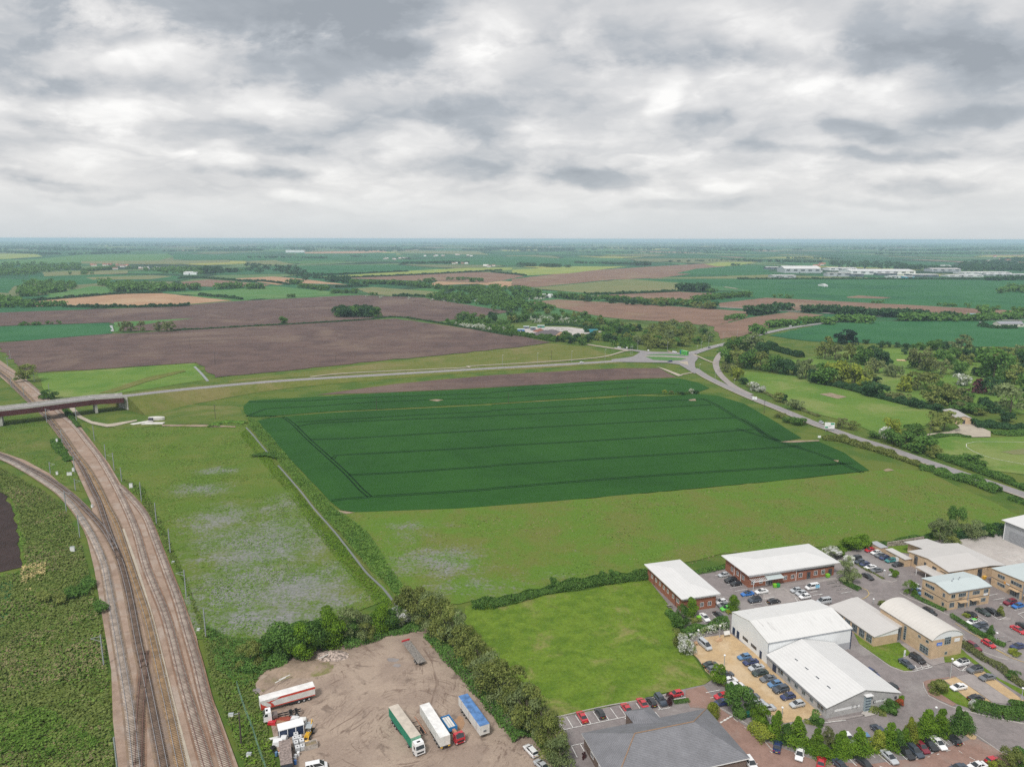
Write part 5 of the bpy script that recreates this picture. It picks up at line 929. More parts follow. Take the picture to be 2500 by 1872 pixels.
def car_meshes(kind):
    if kind in CARP: return CARP[kind]
    L, W_, H_, belt, st, (c0, c1), (r0, r1) = SH[kind]; hw = W_ / 2; d = {}
    def me(mb_, nm, m_): o = mb_.build(nm, m_); k_ = o.data; bpy.data.objects.remove(o); return k_
    mb_ = MB(); rings = []
    for i, (x, zt) in enumerate(st):
        e = .78 if i in (0, len(st) - 1) else (.94 if i in (1, len(st) - 2) else 1.0); w2 = hw * e; zb = .32 if i in (0, len(st) - 1) else .24
        rings.append([(x, -w2 * .94, zb), (x, -w2, zb + .22), (x, -w2 * .99, zt - .10), (x, -w2 * .86, zt), (x, w2 * .86, zt), (x, w2 * .99, zt - .10), (x, w2, zb + .22), (x, w2 * .94, zb)])
    for a, b in zip(rings, rings[1:]):
        for j in range(7): mb_.face([a[j], a[j + 1], b[j + 1], b[j]][::-1])
    mb_.face(rings[0]); mb_.face(rings[-1][::-1])
    wb, wr = hw * .86, hw * .70; t_ = .05                        # roof and pillars in body colour
    mb_.hexa([(r0, -wr, H_ - t_), (r1, -wr, H_ - t_), (r1, wr, H_ - t_), (r0, wr, H_ - t_), (r0 + .08, -wr * .93, H_), (r1 - .08, -wr * .93, H_), (r1 - .08, wr * .93, H_), (r0 + .08, wr * .93, H_)])
    for s_ in (-1, 1):
        for (xa, xb, wd) in ((c0 + .02, r0 + .02, .16), (c1 - .12, r1 - .08, .10), ((c0 + c1) / 2 - .1, (r0 + r1) / 2 - .1, .10)) + ((((c0 * .72 + c1 * .28)), (r0 * .75 + r1 * .25), .12),) * (kind in ('estate', 'van')):
            A = [(xa, s_ * (wb - .03), belt - .02), (xa + wd, s_ * (wb - .03), belt - .02), (xa + wd, s_ * (wb + .015), belt - .02), (xa, s_ * (wb + .015), belt - .02)]; B = [(xb, s_ * (wr - .03), H_ - .03), (xb + wd, s_ * (wr - .03), H_ - .03), (xb + wd, s_ * (wr + .015), H_ - .03), (xb, s_ * (wr + .015), H_ - .03)]
            mb_.hexa(A + B if s_ > 0 else [A[3], A[2], A[1], A[0], B[3], B[2], B[1], B[0]])
    for s_ in (-1, 1): mb_.box(c1 - .28, c1 - .10, min(s_ * hw, s_ * (hw + .16)), max(s_ * hw, s_ * (hw + .16)), belt - .03, belt + .10)
    d['body'] = me(mb_, 'car_body', PT['grey'])
    z0, z1 = belt - .02, H_ - .045
    def quad(nm, P): mb_ = MB(); mb_.face(P); mb_.face([tuple(Vector(p) * .995) for p in reversed(P)]); return me(mb_, nm, CARGLASS)
    d['windscreen'] = quad('windscreen', [(c1, -wb, z0), (c1, wb, z0), (r1, wr, z1), (r1, -wr, z1)])
    d['rear_window'] = quad('rear_window', [(c0, wb, z0), (c0, -wb, z0), (r0, -wr, z1), (r0, wr, z1)])
    d['side_window'] = [quad('side_window', [(c0, -wb, z0), (c1, -wb, z0), (r1, -wr, z1), (r0, -wr, z1)]), quad('side_window', [(c1, wb, z0), (c0, wb, z0), (r0, wr, z1), (r1, wr, z1)])]
    mb_ = MB(); mb_.cyl((0, -.11, 0), (0, .11, 0), .32, n=12, m=0); mb_.cyl((0, -.118, 0), (0, .118, 0), .19, n=10, m=1); d['wheel'] = me(mb_, 'wheel', [TYRE, PT['silver']])
    x = L / 2; mb_ = MB(); mb_.hexa([(x - .22, -.16, st[-2][1] - .16), (x - .03, -.13, st[-2][1] - .2), (x - .03, .16, st[-2][1] - .2), (x - .3, .16, st[-2][1] - .16), (x - .26, -.16, st[-2][1] - .02), (x - .08, -.13, st[-2][1] - .06), (x - .08, .16, st[-2][1] - .06), (x - .34, .16, st[-2][1] - .02)]); d['headlight'] = me(mb_, 'headlight', LAMPW)
    mb_ = MB(); mb_.box(-x - .015, -x + .12, -.14, .14, .70, .86); d['tail_light'] = me(mb_, 'tail_light', LAMPR)
    mb_ = MB(); mb_.box(-x - .02, -x + .03, -.26, .26, .50, .61); d['plate'] = me(mb_, 'plate', PLATEY)
    d['dim'] = SH[kind]; CARP[kind] = d; return d
def shared(name, me, parent, loc=(0, 0, 0), m_=None):
    o = bpy.data.objects.new(name, me); COL.objects.link(o); o.parent = parent; o.location = loc
    if m_ is not None: o.material_slots[0].link = 'OBJECT'; o.material_slots[0].material = m_
    return o
def car(fr, x, y, head, kind, colr, lab, group='cars of the business park', roof=None, z=.40, full=True):
    d = car_meshes(kind); p = g(fr, x, y, 1.0)
    if isinstance(head, tuple): v = g(fr, x + head[0], y + head[1], 1.0) - p; an = math.atan2(v.y, v.x)
    else: an = TH + {'u': 0, '-u': math.pi, 'v': math.pi / 2, '-v': -math.pi / 2}[head]
    an += random.uniform(-.03, .03)
    r = empty('van' if kind == 'van' else 'parked_car', (p.x, p.y, z), an); tag(r, lab, 'van' if kind == 'van' else 'car', group)
    shared('body', d['body'], r, m_=PT[colr]); shared('windscreen', d['windscreen'], r); shared('rear_window', d['rear_window'], r)
    for w_ in d['side_window']: shared('side_window', w_, r)
    L, W_ = d['dim'][:2]
    for sx in (-.31, .32):
        for sy in (-1, 1): shared('wheel', d['wheel'], r, (L * sx, sy * (W_ / 2 - .12), .32))
    toward = math.sin(an) < 0.1
    for s_ in (-1, 1):
        if full: o = shared('headlight' if toward else 'tail_light', d['headlight' if toward else 'tail_light'], r, (0, s_ * (W_ / 2 - .30), 0)); o.scale.y = s_
    if full and not toward: shared('number_plate', d['plate'], r)
    if roof: mb_ = MB(); H_ = d['dim'][2]; r0, r1 = d['dim'][6]; wr = W_ / 2 * .64; mb_.box(r0 + .1, r1 - .08, -wr, wr, H_ + .005, H_ + .03); mb_.build('roof_panel', roof, r)
    return r
CARS = [
 ('B5', 447, 470, 'v', 'saloon', 'red', 'red saloon alone in the fourth painted bay behind the slate-roofed office'), ('B5', 608, 440, 'v', 'hatch', 'black', 'black hatchback between empty bays behind the slate-roofed office'),
 ('B5', 848, 398, 'v', 'saloon', 'red', 'red saloon just behind the small slate porch roof'), ('B5', 990, 350, 'v', 'saloon', 'red', 'red saloon parked next to a black hatchback by the mown field'),
 ('B5', 1070, 337, 'v', 'hatch', 'black', 'black hatchback squeezed between a red saloon and a black people carrier'), ('B5', 1153, 322, '-v', 'suv', 'dblue', 'black people carrier beside the purple bush at the mown field'),
 ('B5', 1290, 268, '-u', 'hatch', 'red', 'red hatchback above the clipped low hedge by the mown field'), ('B5', 1702, 288, '-u', 'hatch', 'red', 'bright red hatchback beside the tree at the bend of the red paved drive'),
 ('B5', 1703, 346, '-u', 'saloon', 'navy', 'navy saloon half under the tree next to a bright red hatchback'), ('B5', 1965, 897, (40, 60), 'suv', 'white', 'white car poking out from behind the slate roof corner'),
 ('S7', 500, 1205, (-240, -250), 'estate', 'white', 'white estate car on the gravel beside the willow row'), ('S7', 790, 1600, (-240, -220), 'saloon', 'silver', 'silver saloon at the bottom corner of the lorry yard'),
 ('B1', 755, 1000, '-v', 'saloon', 'white', 'white coupe in the bay next to the lime bin'), ('B1', 900, 972, 'v', 'estate', 'black', 'black estate in front of the small brick office'),
 ('B1', 930, 832, '-u', 'hatch', 'white', 'white hatchback tucked against the end of the small brick office'), ('B1', 960, 870, '-u', 'hatch', 'grey', 'grey hatchback between a white and a lime green car'), ('B1', 988, 905, '-u', 'hatch', 'lime', 'lime green hatchback under the columnar tree'),
 ('B1', 957, 542, '-u', 'hatch', 'silver', 'silver hatchback alone at the field end of the brick offices car park'), ('B1', 1035, 600, '-u', 'suv', 'black', 'black hatchback nearest the downpipe of the long brick office'), ('B1', 1092, 635, '-u', 'hatch', 'black', 'shiny black hatchback at the foot of the long brick office end wall'),
 ('B1', 1215, 745, '-u', 'saloon', 'blue', 'bright blue open-top car in front of the glazed canopy'), ('B1', 1367, 720, '-u', 'saloon', 'white', 'white saloon in front of the brick office entrance'), ('B1', 1293, 812, '-u', 'suv', 'dblue', 'dark grey estate car behind the bright blue open-top car'),
 ('B1', 1500, 825, 'u', 'saloon', 'black', 'wide black car across the paved strip from the brick office entrance'), ('B1', 1740, 707, '-u', 'hatch', 'silver', 'silver hatchback first in the row of three pale cars by the brick office'), ('B1', 1797, 740, '-u', 'hatch', 'silver', 'silver hatchback in the middle of the three pale cars'),
 ('B1', 1835, 775, '-u', 'hatch', 'white', 'white hatchback last of the three pale cars by the brick office'), ('B1', 1915, 675, '-u', 'van', 'white', 'white van with pale blue panels outside the long brick office'), ('B1', 2040, 830, '-u', 'van', 'silver', 'silver van with roof bars beside the warehouse roof corner'),
 ('B2', 548, 495, '-u', 'hatch', 'red', 'red hatchback nearest the brick bin store'), ('B2', 612, 522, '-u', 'hatch', 'white', 'white hatchback next to the red one by the brick bin store'), ('B2', 658, 552, '-u', 'hatch', 'grey', 'grey hatchback third in the row below the brick bin store'), ('B2', 707, 577, '-u', 'hatch', 'navy', 'navy hatchback between a grey and a teal car'),
 ('B2', 775, 606, '-u', 'estate', 'teal', 'teal estate car in the row facing the brick store'), ('B2', 852, 650, '-u', 'saloon', 'black', 'black saloon at the drive end of the row facing the brick store'),
 ('B2', 395, 583, '-u', 'suv', 'black', 'black car under the white blossom at the end of the long brick office'), ('B2', 437, 620, '-u', 'hatch', 'dblue', 'dark hatchback second in the row beyond the willow tree'), ('B2', 492, 648, '-u', 'hatch', 'navy', 'dark navy hatchback next to the white car beyond the willow tree'), ('B2', 552, 680, '-u', 'saloon', 'white', 'white saloon between two dark cars beyond the willow tree'), ('B2', 618, 712, '-u', 'saloon', 'grey', 'grey saloon at the lamp end of the row beyond the willow tree'),
 ('B2', 527, 780, (60, 35), 'saloon', 'black', 'black saloon driving past the willow tree'), ('B2', 1062, 895, '-v', 'hatch', 'white', 'white hatchback behind the two-storey beige office'), ('B2', 1062, 940, '-v', 'hatch', 'steel', 'blue hatchback behind the two-storey beige office'),
 ('B2', 1195, 1158, (60, 33), 'estate', 'black', 'black estate driving beside the detached beige office'), ('B2', 1640, 1188, (-60, -35), 'hatch', 'black', 'black hatchback nosed up to the beige office door'), ('B2', 1772, 1162, '-v', 'saloon', 'dgreen', 'dark green saloon reversed up to the beige office'), ('B2', 1872, 1158, '-v', 'saloon', 'black', 'black saloon beside the cross-hatched bay of the beige office'),
 ('B2', 1655, 1272, '-u', 'hatch', 'white', 'white hatchback with green roof stripe behind the clipped hedge'), ('B2', 1742, 1307, '-u', 'estate', 'dblue', 'grey-blue estate behind the clipped hedge'), ('B2', 1815, 1358, '-u', 'saloon', 'grey', 'dark grey saloon partly behind the small conical tree'),
 ('B2', 1668, 1532, (60, 36), 'estate', 'maroon', 'pinkish red estate driving away from the barrel-roofed office'), ('B2', 1830, 1505, (60, 36), 'hatch', 'red', 'bright red hatchback passing the clipped hedge'), ('B2', 2062, 1060, '-u', 'suv', 'maroon', 'dark brown car below the orange sign'), ('B2', 2145, 1097, '-u', 'hatch', 'blue', 'bright blue hatchback below the orange-signed office'),
 ('B2', 2150, 1355, (60, 33), 'saloon', 'red', 'red saloon in the long white bay by the photo edge'), ('B2', 2210, 1320, (60, 33), 'saloon', 'black', 'black saloon just beyond the red one in the long white bay'), ('B2', 2145, 1532, '-u', 'saloon', 'navy', 'dark blue saloon beside the spiky yellow shrub'),
 ('B4', 1440, 422, '-u', 'suv', 'white', 'white car with a black roof on the hatched bay by the barrel-roofed office'), ('B4', 1600, 503, '-u', 'suv', 'grey', 'dark grey people carrier next to the white car with a black roof'), ('B4', 1745, 592, '-u', 'saloon', 'grey', 'grey saloon alone on the tan gravel strip'), ('B4', 1405, 707, '-u', 'saloon', 'white', 'white saloon on the tan gravel island'), ('B4', 1612, 835, 'u', 'saloon', 'black', 'black saloon on the tan gravel near the curved hedge'),
 ('B4', 790, 430, (60, 40), 'saloon', 'dblue', 'dark grey-blue saloon beside the lawn of the barrel-roofed office'), ('B4', 920, 372, (60, 36), 'suv', 'black', 'black off-roader parked against the barrel-roofed office'), ('B4', 385, 540, (60, 36), 'hatch', 'navy', 'navy car peeping out behind the gabled roof'), ('B4', 605, 695, (-60, -36), 'hatch', 'black', 'black car behind the far corner of the gabled unit'),
 ('B4', 590, 1532, (60, 56), 'saloon', 'silver', 'silver saloon alone in the middle of the lower bay row'), ('B4', 275, 1592, (-60, -52), 'saloon', 'black', 'black saloon two bays from the silver saloon in the lower row'), ('B4', 20, 1640, (60, 54), 'saloon', 'dblue', 'dark saloon beside the bright red car at the bottom'), ('B4', 785, 1478, (60, 56), 'estate', 'black', 'black estate first of the close group of five in the lower row'),
 ('B4', 892, 1458, (60, 56), 'estate', 'dblue', 'dark grey estate second of the close group of five'), ('B4', 975, 1418, (60, 56), 'hatch', 'maroon', 'maroon hatchback between two dark cars under the trees'), ('B4', 1062, 1380, (60, 56), 'saloon', 'black', 'black saloon between the maroon and the silver-white car'), ('B4', 1168, 1368, (60, 56), 'saloon', 'white', 'silver-white long saloon in the lower row'), ('B4', 1330, 1312, (-60, -50), 'estate', 'black', 'black estate nearest the road end of the lower row'),
 ('B4', 460, 1222, (-60, -60), 'suv', 'dblue', 'dark car on the drive behind the row of young trees'), ('B4', 108, 1312, (50, 60), 'hatch', 'white', 'white car seen between two young trees'), ('B4', 330, 1325, (50, 60), 'hatch', 'steel', 'pale blue car mostly hidden behind young trees'), ('B4', 1625, 1640, '-u', 'saloon', 'white', 'white saloon at the very bottom edge by the corner tree'), ('B4', 1400, 1665, '-u', 'saloon', 'dblue', 'dark saloon cut off by the bottom edge'), ('B4', 1825, 1575, 'u', 'hatch', 'red', 'red car half hidden by the corner tree'),
 ('B3', 672, 412, '-u', 'hatch', 'steel', 'pale blue hatchback first in the row along the warehouse wall'), ('B3', 735, 462, '-u', 'saloon', 'navy', 'dark navy saloon second in the row along the warehouse wall'), ('B3', 790, 516, '-u', 'saloon', 'silver', 'silver saloon between a navy and a dark grey one on tan gravel'), ('B3', 828, 568, '-u', 'saloon', 'dgreen', 'dark saloon after the silver one on tan gravel'),
 ('B3', 905, 624, '-u', 'saloon', 'grey', 'graphite saloon in the middle of the gravel row'), ('B3', 972, 677, '-u', 'hatch', 'steel', 'mid blue hatchback in the gravel row'), ('B3', 1030, 731, '-u', 'suv', 'dblue', 'charcoal car next to the mid blue hatchback'), ('B3', 1100, 799, '-u', 'hatch', 'navy', 'navy hatchback next to the last silver one on tan gravel'), ('B3', 1190, 874, '-u', 'hatch', 'silver', 'silver hatchback last in the row along the gabled unit'),
 ('B3', 340, 487, 'u', 'saloon', 'dgreen', 'dark green saloon at the grass edge of the tan gravel'), ('B3', 372, 532, 'u', 'hatch', 'grey', 'dark hatchback half covered by the round tree'), ('B3', 500, 582, 'u', 'hatch', 'dblue', 'dark hatchback just behind the round tree'), ('B3', 527, 642, 'u', 'estate', 'white', 'white estate beside the round tree on the gravel'), ('B3', 592, 692, 'u', 'saloon', 'white', 'white saloon nose-in next to the white estate'),
 ('B3', 690, 742, 'u', 'hatch', 'dblue', 'dark hatchback behind the big bush on the gravel'), ('B3', 740, 800, 'u', 'saloon', 'grey', 'grey saloon behind the big bush on the gravel'), ('B3', 805, 856, 'u', 'hatch', 'silver', 'silver hatchback peeking above the bushes'), ('B3', 898, 915, 'u', 'suv', 'silver', 'silver car at the lower end of the bushes on the gravel'), ('B3', 287, 297, (60, 50), 'van', 'silver', 'silver people carrier beside the white blossom bush'),
 ('B3', 998, 1287, (8, -60), 'saloon', 'navy', 'navy saloon first in the bays under the yellow-green hedge'), ('B3', 1217, 1364, (-14, 60), 'saloon', 'white', 'white saloon alone below the young trees'), ('B3', 1427, 1447, (8, -60), 'saloon', 'red', 'bright red coupe at the bottom edge'),
]
for i, c in enumerate(CARS):
    gr = 'cars on the tan gravel' if c[0] == 'B3' and c[2] < 1000 else 'cars behind the slate-roofed office' if c[0] == 'B5' else 'cars of the business park'
    r = car(*c, group=gr, roof=PLASTIC if 'black roof' in c[6] or 'open-top' in c[6] else PT['lime'] if 'green roof' in c[6] else None)
    if 'pale blue panels' in c[6]: mb = MB(); [mb.box(-2.2, -.6, s_ * .955 - .01, s_ * .955 + .01, .55, 1.7) for s_ in (-1, 1)]; mb.build('side_panel', plain('pale_blue_graphic', (.25, .55, .75), .5), r)
    if 'roof bars' in c[6]:
        for k in (-1.6, -.6, .3): mb = MB(); mb.box(k, k + .08, -.7, .7, 1.96, 2.04); mb.build('roof_bar', PT['silver'], r)
for a_ in [('M4', 1640, 733, (60, -3), 'hatch', 'white', 'white car driving on the embankment road towards the roundabout', 1.0), ('R1', 600, 363, (-60, 0), 'suv', 'navy', 'dark blue car on the near side of the roundabout', .55), ('R1', 650, 263, (60, 2), 'van', 'white', 'white van on the far side of the roundabout behind the bus', .55), ('R1', 1025, 214, (60, -16), 'hatch', 'dblue', 'dark car leaving the roundabout up the hill road', .58), ('R1', 1127, 191, (60, -16), 'estate', 'white', 'white car ahead of the dark one on the hill road', .58),
    ('R1', 52, 214, (60, 4), 'hatch', 'white', 'white car on the side lane before the roundabout', .6), ('R2', 25, 1022, (60, 24), 'hatch', 'silver', 'silver car passing the big direction sign', .5), ('W2', 1203, 419, (60, -8), 'van', 'white', 'white van on the upper road near the green sign', .58), ('F4', 1680, 641, (60, 4), 'hatch', 'maroon', 'dark red car on the distant main road', .7), ('F4', 1885, 656, (60, 4), 'van', 'white', 'white van by the bungalow on the distant road', .5)]:
    car(*a_[:7], group='vehicles on the roads', z=a_[7], full=False)
# lorries
def axis(fr, p, q_, z, L=None):
    a, b = g(fr, *p, z), g(fr, *q_, z); v = (b - a); c = (a + b) / 2; return c, math.atan2(v.y, v.x), v.length
def wheels(r, xs, hw, rad=.5, name='wheel', wd=.3):
    for x in xs:
        for s_ in (-1, 1):
            mb_ = MB(); mb_.cyl((x, s_ * hw - s_ * wd, rad), (x, s_ * hw, rad), rad, n=12); mb_.cyl((x, s_ * (hw - .02), rad), (x, s_ * (hw + .02), rad), rad * .5, n=8, m=1); mb_.build(name, [TYRE, PT['silver']], r)
def trailer(fr, p_front, p_rear, lab, body, roofm, L=13.6, extra=None, curtain=None, H_=4.0, name='lorry_trailer', cat='trailer', L_full=None):
    c, an, ln = axis(fr, p_rear, p_front, H_); r = empty(name, (c.x, c.y, .3), an); tag(r, lab, cat)
    hl = L / 2; mb_ = MB(); mb_.box(-hl, hl, -1.27, 1.27, 1.15, H_ - .35); mb_.build('body', body, r)
    mb_ = MB(); mb_.hexa([(-hl - .02, -1.29, H_ - .35), (hl + .02, -1.29, H_ - .35), (hl + .02, 1.29, H_ - .35), (-hl - .02, 1.29, H_ - .35), (-hl + .06, -1.2, H_ - .27), (hl - .06, -1.2, H_ - .27), (hl - .06, 1.2, H_ - .27), (-hl + .06, 1.2, H_ - .27)]); mb_.build('roof', roofm, r)
    mb_ = MB(); mb_.box(-hl + .1, hl - .3, -.55, .55, .8, 1.13); mb_.box(-hl + 3, -hl + 7, -1.2, -1.12, .5, 1.1); mb_.box(-hl + 3, -hl + 7, 1.12, 1.2, .5, 1.1); mb_.build('chassis', PLASTIC, r)
    wheels(r, (-hl + 1.6, -hl + 2.9, -hl + 4.2), 1.22); return r, hl
def ribs(r, hl, n, m_, z0=1.2, z1=3.6):
    for k in range(n):
        x = -hl + (k + .5) * 2 * hl / n; mb_ = MB()
        for s_ in (-1, 1): mb_.box(x - .04, x + .04, min(s_ * 1.27, s_ * 1.31), max(s_ * 1.27, s_ * 1.31), z0, z1)
        mb_.build('side_rib', m_, r)
def cab(r, x, col, H_=3.4, L=2.1, dark=True):
    mb_ = MB(); mb_.hexa([(x, -1.2, .55), (x + L, -1.2, .55), (x + L, 1.2, .55), (x, 1.2, .55), (x, -1.2, 1.9), (x + L + .03, -1.2, 1.9), (x + L + .03, 1.2, 1.9), (x, 1.2, 1.9)]); mb_.hexa([(x, -1.2, 1.9), (x + L + .03, -1.2, 1.9), (x + L + .03, 1.2, 1.9), (x, 1.2, 1.9), (x + .15, -1.1, H_), (x + L - .5, -1.1, H_), (x + L - .5, 1.1, H_), (x + .15, 1.1, H_)]); o = mb_.build('cab', col, r)
    def wnd(P, nm): m2 = MB(); m2.face(P); m2.build(nm, CARGLASS, r)
    f = lambda z: x + L + .05 - (z - 1.9) / (H_ - 1.9) * .53 
    wnd([(f(1.95), -1.05, 1.95), (f(1.95), 1.05, 1.95), (f(2.75), 1.0, 2.75), (f(2.75), -1.0, 2.75)], 'windscreen')
    for s_ in (-1, 1): wnd([(x + .9, s_ * 1.215, 1.9), (x + L - .1, s_ * 1.215, 1.9), (x + L - .4, s_ * 1.18, 2.6), (x + .9, s_ * 1.18, 2.6)], 'side_window')
    mb_ = MB(); mb_.box(x + L + .02, x + L + .07, -.85, .85, .95, 1.35); mb_.build('grille', PLASTIC, r)
    for s_ in (-1, 1): mb_ = MB(); mb_.box(x + L, x + L + .08, s_ * 1.0 - .15, s_ * 1.0 + .15, .65, .85); mb_.build('headlight', LAMPW, r)
    if dark: mb_ = MB(); mb_.box(x + .8, x + 1.3, -.4, .4, H_ - .02, H_ + .03); mb_.build('roof_hatch', PLASTIC, r)
GRC = plain('green_curtain', (.01, .20, .12), .6); TAN = plain('tan_canvas_roof', (.52, .46, .39), .8, vs=.6); OFFW = plain('off_white_panel', (.66, .65, .62), .7, vs=.7, var=.1); BLR = plain('blue_tarpaulin', (.09, .20, .42), .7, vs=.8, var=.3)
RDS = plain('red_stripe_paint', (.55, .06, .035), .6)
r, hl = trailer('T2', (725, 862), (382, 385), 'green curtain-sided lorry with a tan roof and white cab', GRC, TAN); r.name = 'lorry'; r['category'] = 'lorry'
cab(r, hl + .45, PT['white'], 3.3); wheels(r, (hl + 1.2, hl - 1.9), 1.2); mb = MB(); mb.box(hl - 1.4, hl + .45, -.5, .5, .7, 1.1); mb.build('tractor_frame', PLASTIC, r); mb = MB(); mb.box(hl + .02, hl + .06, -1.25, 1.25, 1.2, 3.6); mb.build('headboard', plain('pale_green_panel', (.25, .50, .36), .6), r)
r, hl = trailer('T2', (862, 360), (1180, 856), 'long off-white curtain-sided trailer beside the small red tipper', OFFW, plain('white_canvas_roof', (.74, .73, .71), .8, vs=.6)); ribs(r, hl, 9, WFR)
mb = MB(); mb.box(-hl - .03, -hl, -1.25, 1.25, .75, 1.15); mb.build('rear_bar', PLASTIC, r)
for s_ in (-1, 1): mb = MB(); mb.box(-hl - .06, -hl - .03, s_ * .95 - .28, s_ * .95 + .28, .8, 1.1); mb.build('marker_board', PT['yellow'], r); mb = MB(); mb.box(-hl - .03, -hl, s_ * .62 - .58, s_ * .62 + .58, 1.2, 3.6); mb.build('door', plain('cream_door', (.70, .66, .62), .7) if s_ < 0 else OFFW, r)
r, hl = trailer('T2', (1795, 690), (1452, 215), 'white box trailer with a torn blue tarpaulin roof nearest the willow row', OFFW, BLR, L=13.2); mb = MB(); mb.box(hl, hl + .12, -.35, .35, 1.9, 2.3); mb.build('coupling_box', PT['grey'], r); ribs(r, hl, 3, plain('rust_seam', (.35, .22, .18), .8))
r, hl = trailer('T3', (88, 465), (1048, 200), 'white trailer with sweeping red stripes along its side', OFFW, plain('white_roof_panel', (.72, .70, .68), .7, vs=.6))
for s_ in (-1, 1):
    yy_ = s_ * 1.285
    for nm, P in (('red_stripe', [(-hl, 3.0), (-hl + 10, 3.05), (-hl + 8.6, 3.6), (-hl, 3.62)]), ('red_skirt', [(-hl, 1.18), (hl, 1.18), (hl, 1.5), (-hl, 1.42)]), ('red_corner', [(hl, 1.2), (hl, 3.3), (hl - .4, 2.6), (hl - 1.6, 1.7), (hl - 3.4, 1.4)]), ('red_swoosh', [(hl - 3.4, 1.4), (hl - 3.0, 2.2), (hl - 2.4, 2.7), (hl - 1.4, 3.1), (hl - 1.7, 2.75), (hl - 2.4, 2.3), (hl - 2.6, 1.4)]), ('red_swoosh', [(hl - 1.9, 2.85), (hl - 2.6, 3.1), (hl - 3.9, 3.0), (hl - 2.4, 2.6)])):
        mb = MB(); mb.face([(x, yy_, z) for x, z in P]); mb.build(nm, RDS, r)
# chassis cab lorry in front of it
c, an, ln = axis('T3', (800, 660), (190, 800), 1.2); r = empty('lorry', (c.x, c.y, .3), an); tag(r, 'white cab lorry with a bare dark chassis parked against the red-striped trailer', 'lorry'); hl = 4.6
cab(r, hl - 2.0, PT['white'], 2.9, 1.9); wheels(r, (hl - 1.1, -hl + 1.3, -hl + 2.6), 1.15, .5)
for s_ in (-1, 1): mb = MB(); mb.box(-hl, hl - 2, s_ * .45 - .08, s_ * .45 + .08, .75, 1.0); mb.build('chassis_rail', PLASTIC, r)
for k in range(5): mb = MB(); mb.box(-hl + .2 + k * 1.4, -hl + .32 + k * 1.4, -1.1, 1.1, .98, 1.1); mb.build('cross_member', plain('dirty_steel', (.16, .13, .12), .7) if k == 0 else MATS['dirty_steel'], r)
mb = MB(); mb.box(hl - 3.4, hl - 2.2, -.9, .9, .9, 1.6); mb.build('engine_gear', MATS['dirty_steel'], r)
# red tipper
c, an, ln = axis('T2', (1200, 600), (1395, 880), 1.8); r = empty('tipper_lorry', (c.x, c.y, .3), an); tag(r, 'small red cab tipper lorry with a blue body full of white sacks', 'lorry'); hl = ln / 2 + 1.0
cab(r, hl - 1.9, PT['red'], 2.6, 1.8); wheels(r, (hl - 1.0, -hl + 1.5), 1.1, .45); mb = MB(); mb.box(-hl, hl - 1.9, -.45, .45, .6, .9); mb.build('chassis', PLASTIC, r)
BB = plain('blue_body_paint', (.03, .22, .50), .6); L5 = hl * 2 - 4.6
for nm, bx in (('tailboard', (-hl, -hl + .1, -1.15, 1.15, 1.0, 1.9)), ('headboard', (-hl + L5, -hl + L5 + .1, -1.15, 1.15, 1.0, 2.1)), ('dropside', (-hl + .1, -hl + L5, -1.15, -1.05, 1.0, 1.9)), ('dropside', (-hl + .1, -hl + L5, 1.05, 1.15, 1.0, 1.9)), ('load_floor', (-hl + .1, -hl + L5, -1.05, 1.05, .95, 1.05))): mb = MB(); mb.box(*bx); mb.build(nm, BB, r)
mb = MB(); mb.box(-hl + L5 + .3, hl - 2.1, -.35, .35, .9, 1.7); mb.build('crane_box', plain('rusty_orange_paint', (.45, .22, .14), .7), r)
for k in (-.6, 0, .6): mb = MB(); mb.box(-hl + .3, -hl + L5 - .2, k - .24, k + .24, 1.06, 1.7); o = mb.build('white_sack', OFFW, r)
# flatbed trailer
c, an, ln = axis('Y5', (1360, 690), (1232, 522), 1.2); r = empty('flatbed_trailer', (c.x, c.y, .3), an); tag(r, 'empty flatbed trailer with a weathered slatted deck and red headboard', 'trailer'); hl = 6.4
mb = MB(); DK = plain('weathered_deck', (.24, .22, .20), .9, vs=2, var=.4)
for k in range(8): mb.box(-hl, hl, -1.22 + k * .31, -1.22 + k * .31 + .24, 1.05, 1.2)
mb.build('deck', DK, r); mb = MB(); mb.box(-hl, hl, -.5, .5, .7, 1.03); mb.build('chassis', PLASTIC, r); mb = MB(); mb.box(hl - .3, hl, -1.24, 1.24, 1.0, 1.6); mb.build('headboard', PT['red'], r); wheels(r, (-hl + 1.6, -hl + 2.8), 1.2, .45)
# low skeletal trailer between the green lorry and the off-white one
c, an, ln = axis('T2', (830, 850), (660, 590), .9); r = empty('skeletal_trailer', (c.x, c.y, .3), an); tag(r, 'rusty skeletal trailer between the green lorry and the off-white trailer', 'trailer'); hl = ln / 2
for s_ in (-1, 1): mb = MB(); mb.box(-hl, hl, s_ * .9 - .07, s_ * .9 + .07, .75, .95); mb.build('side_rail', MATS['rusty_orange_paint'], r)
for k in range(4): mb = MB(); mb.box(-hl + k * 2 * hl / 4, -hl + k * 2 * hl / 4 + .12, -.9, .9, .6, .74); mb.build('cross_member', PLASTIC, r)
wheels(r, (-hl + 1.5, -hl + 2.7), .85, .42)
car('T3', 1090, 1650, 'u', 'van', 'white', 'white van cut off by the bottom edge of the lorry yard', 'vehicles in the lorry yard')
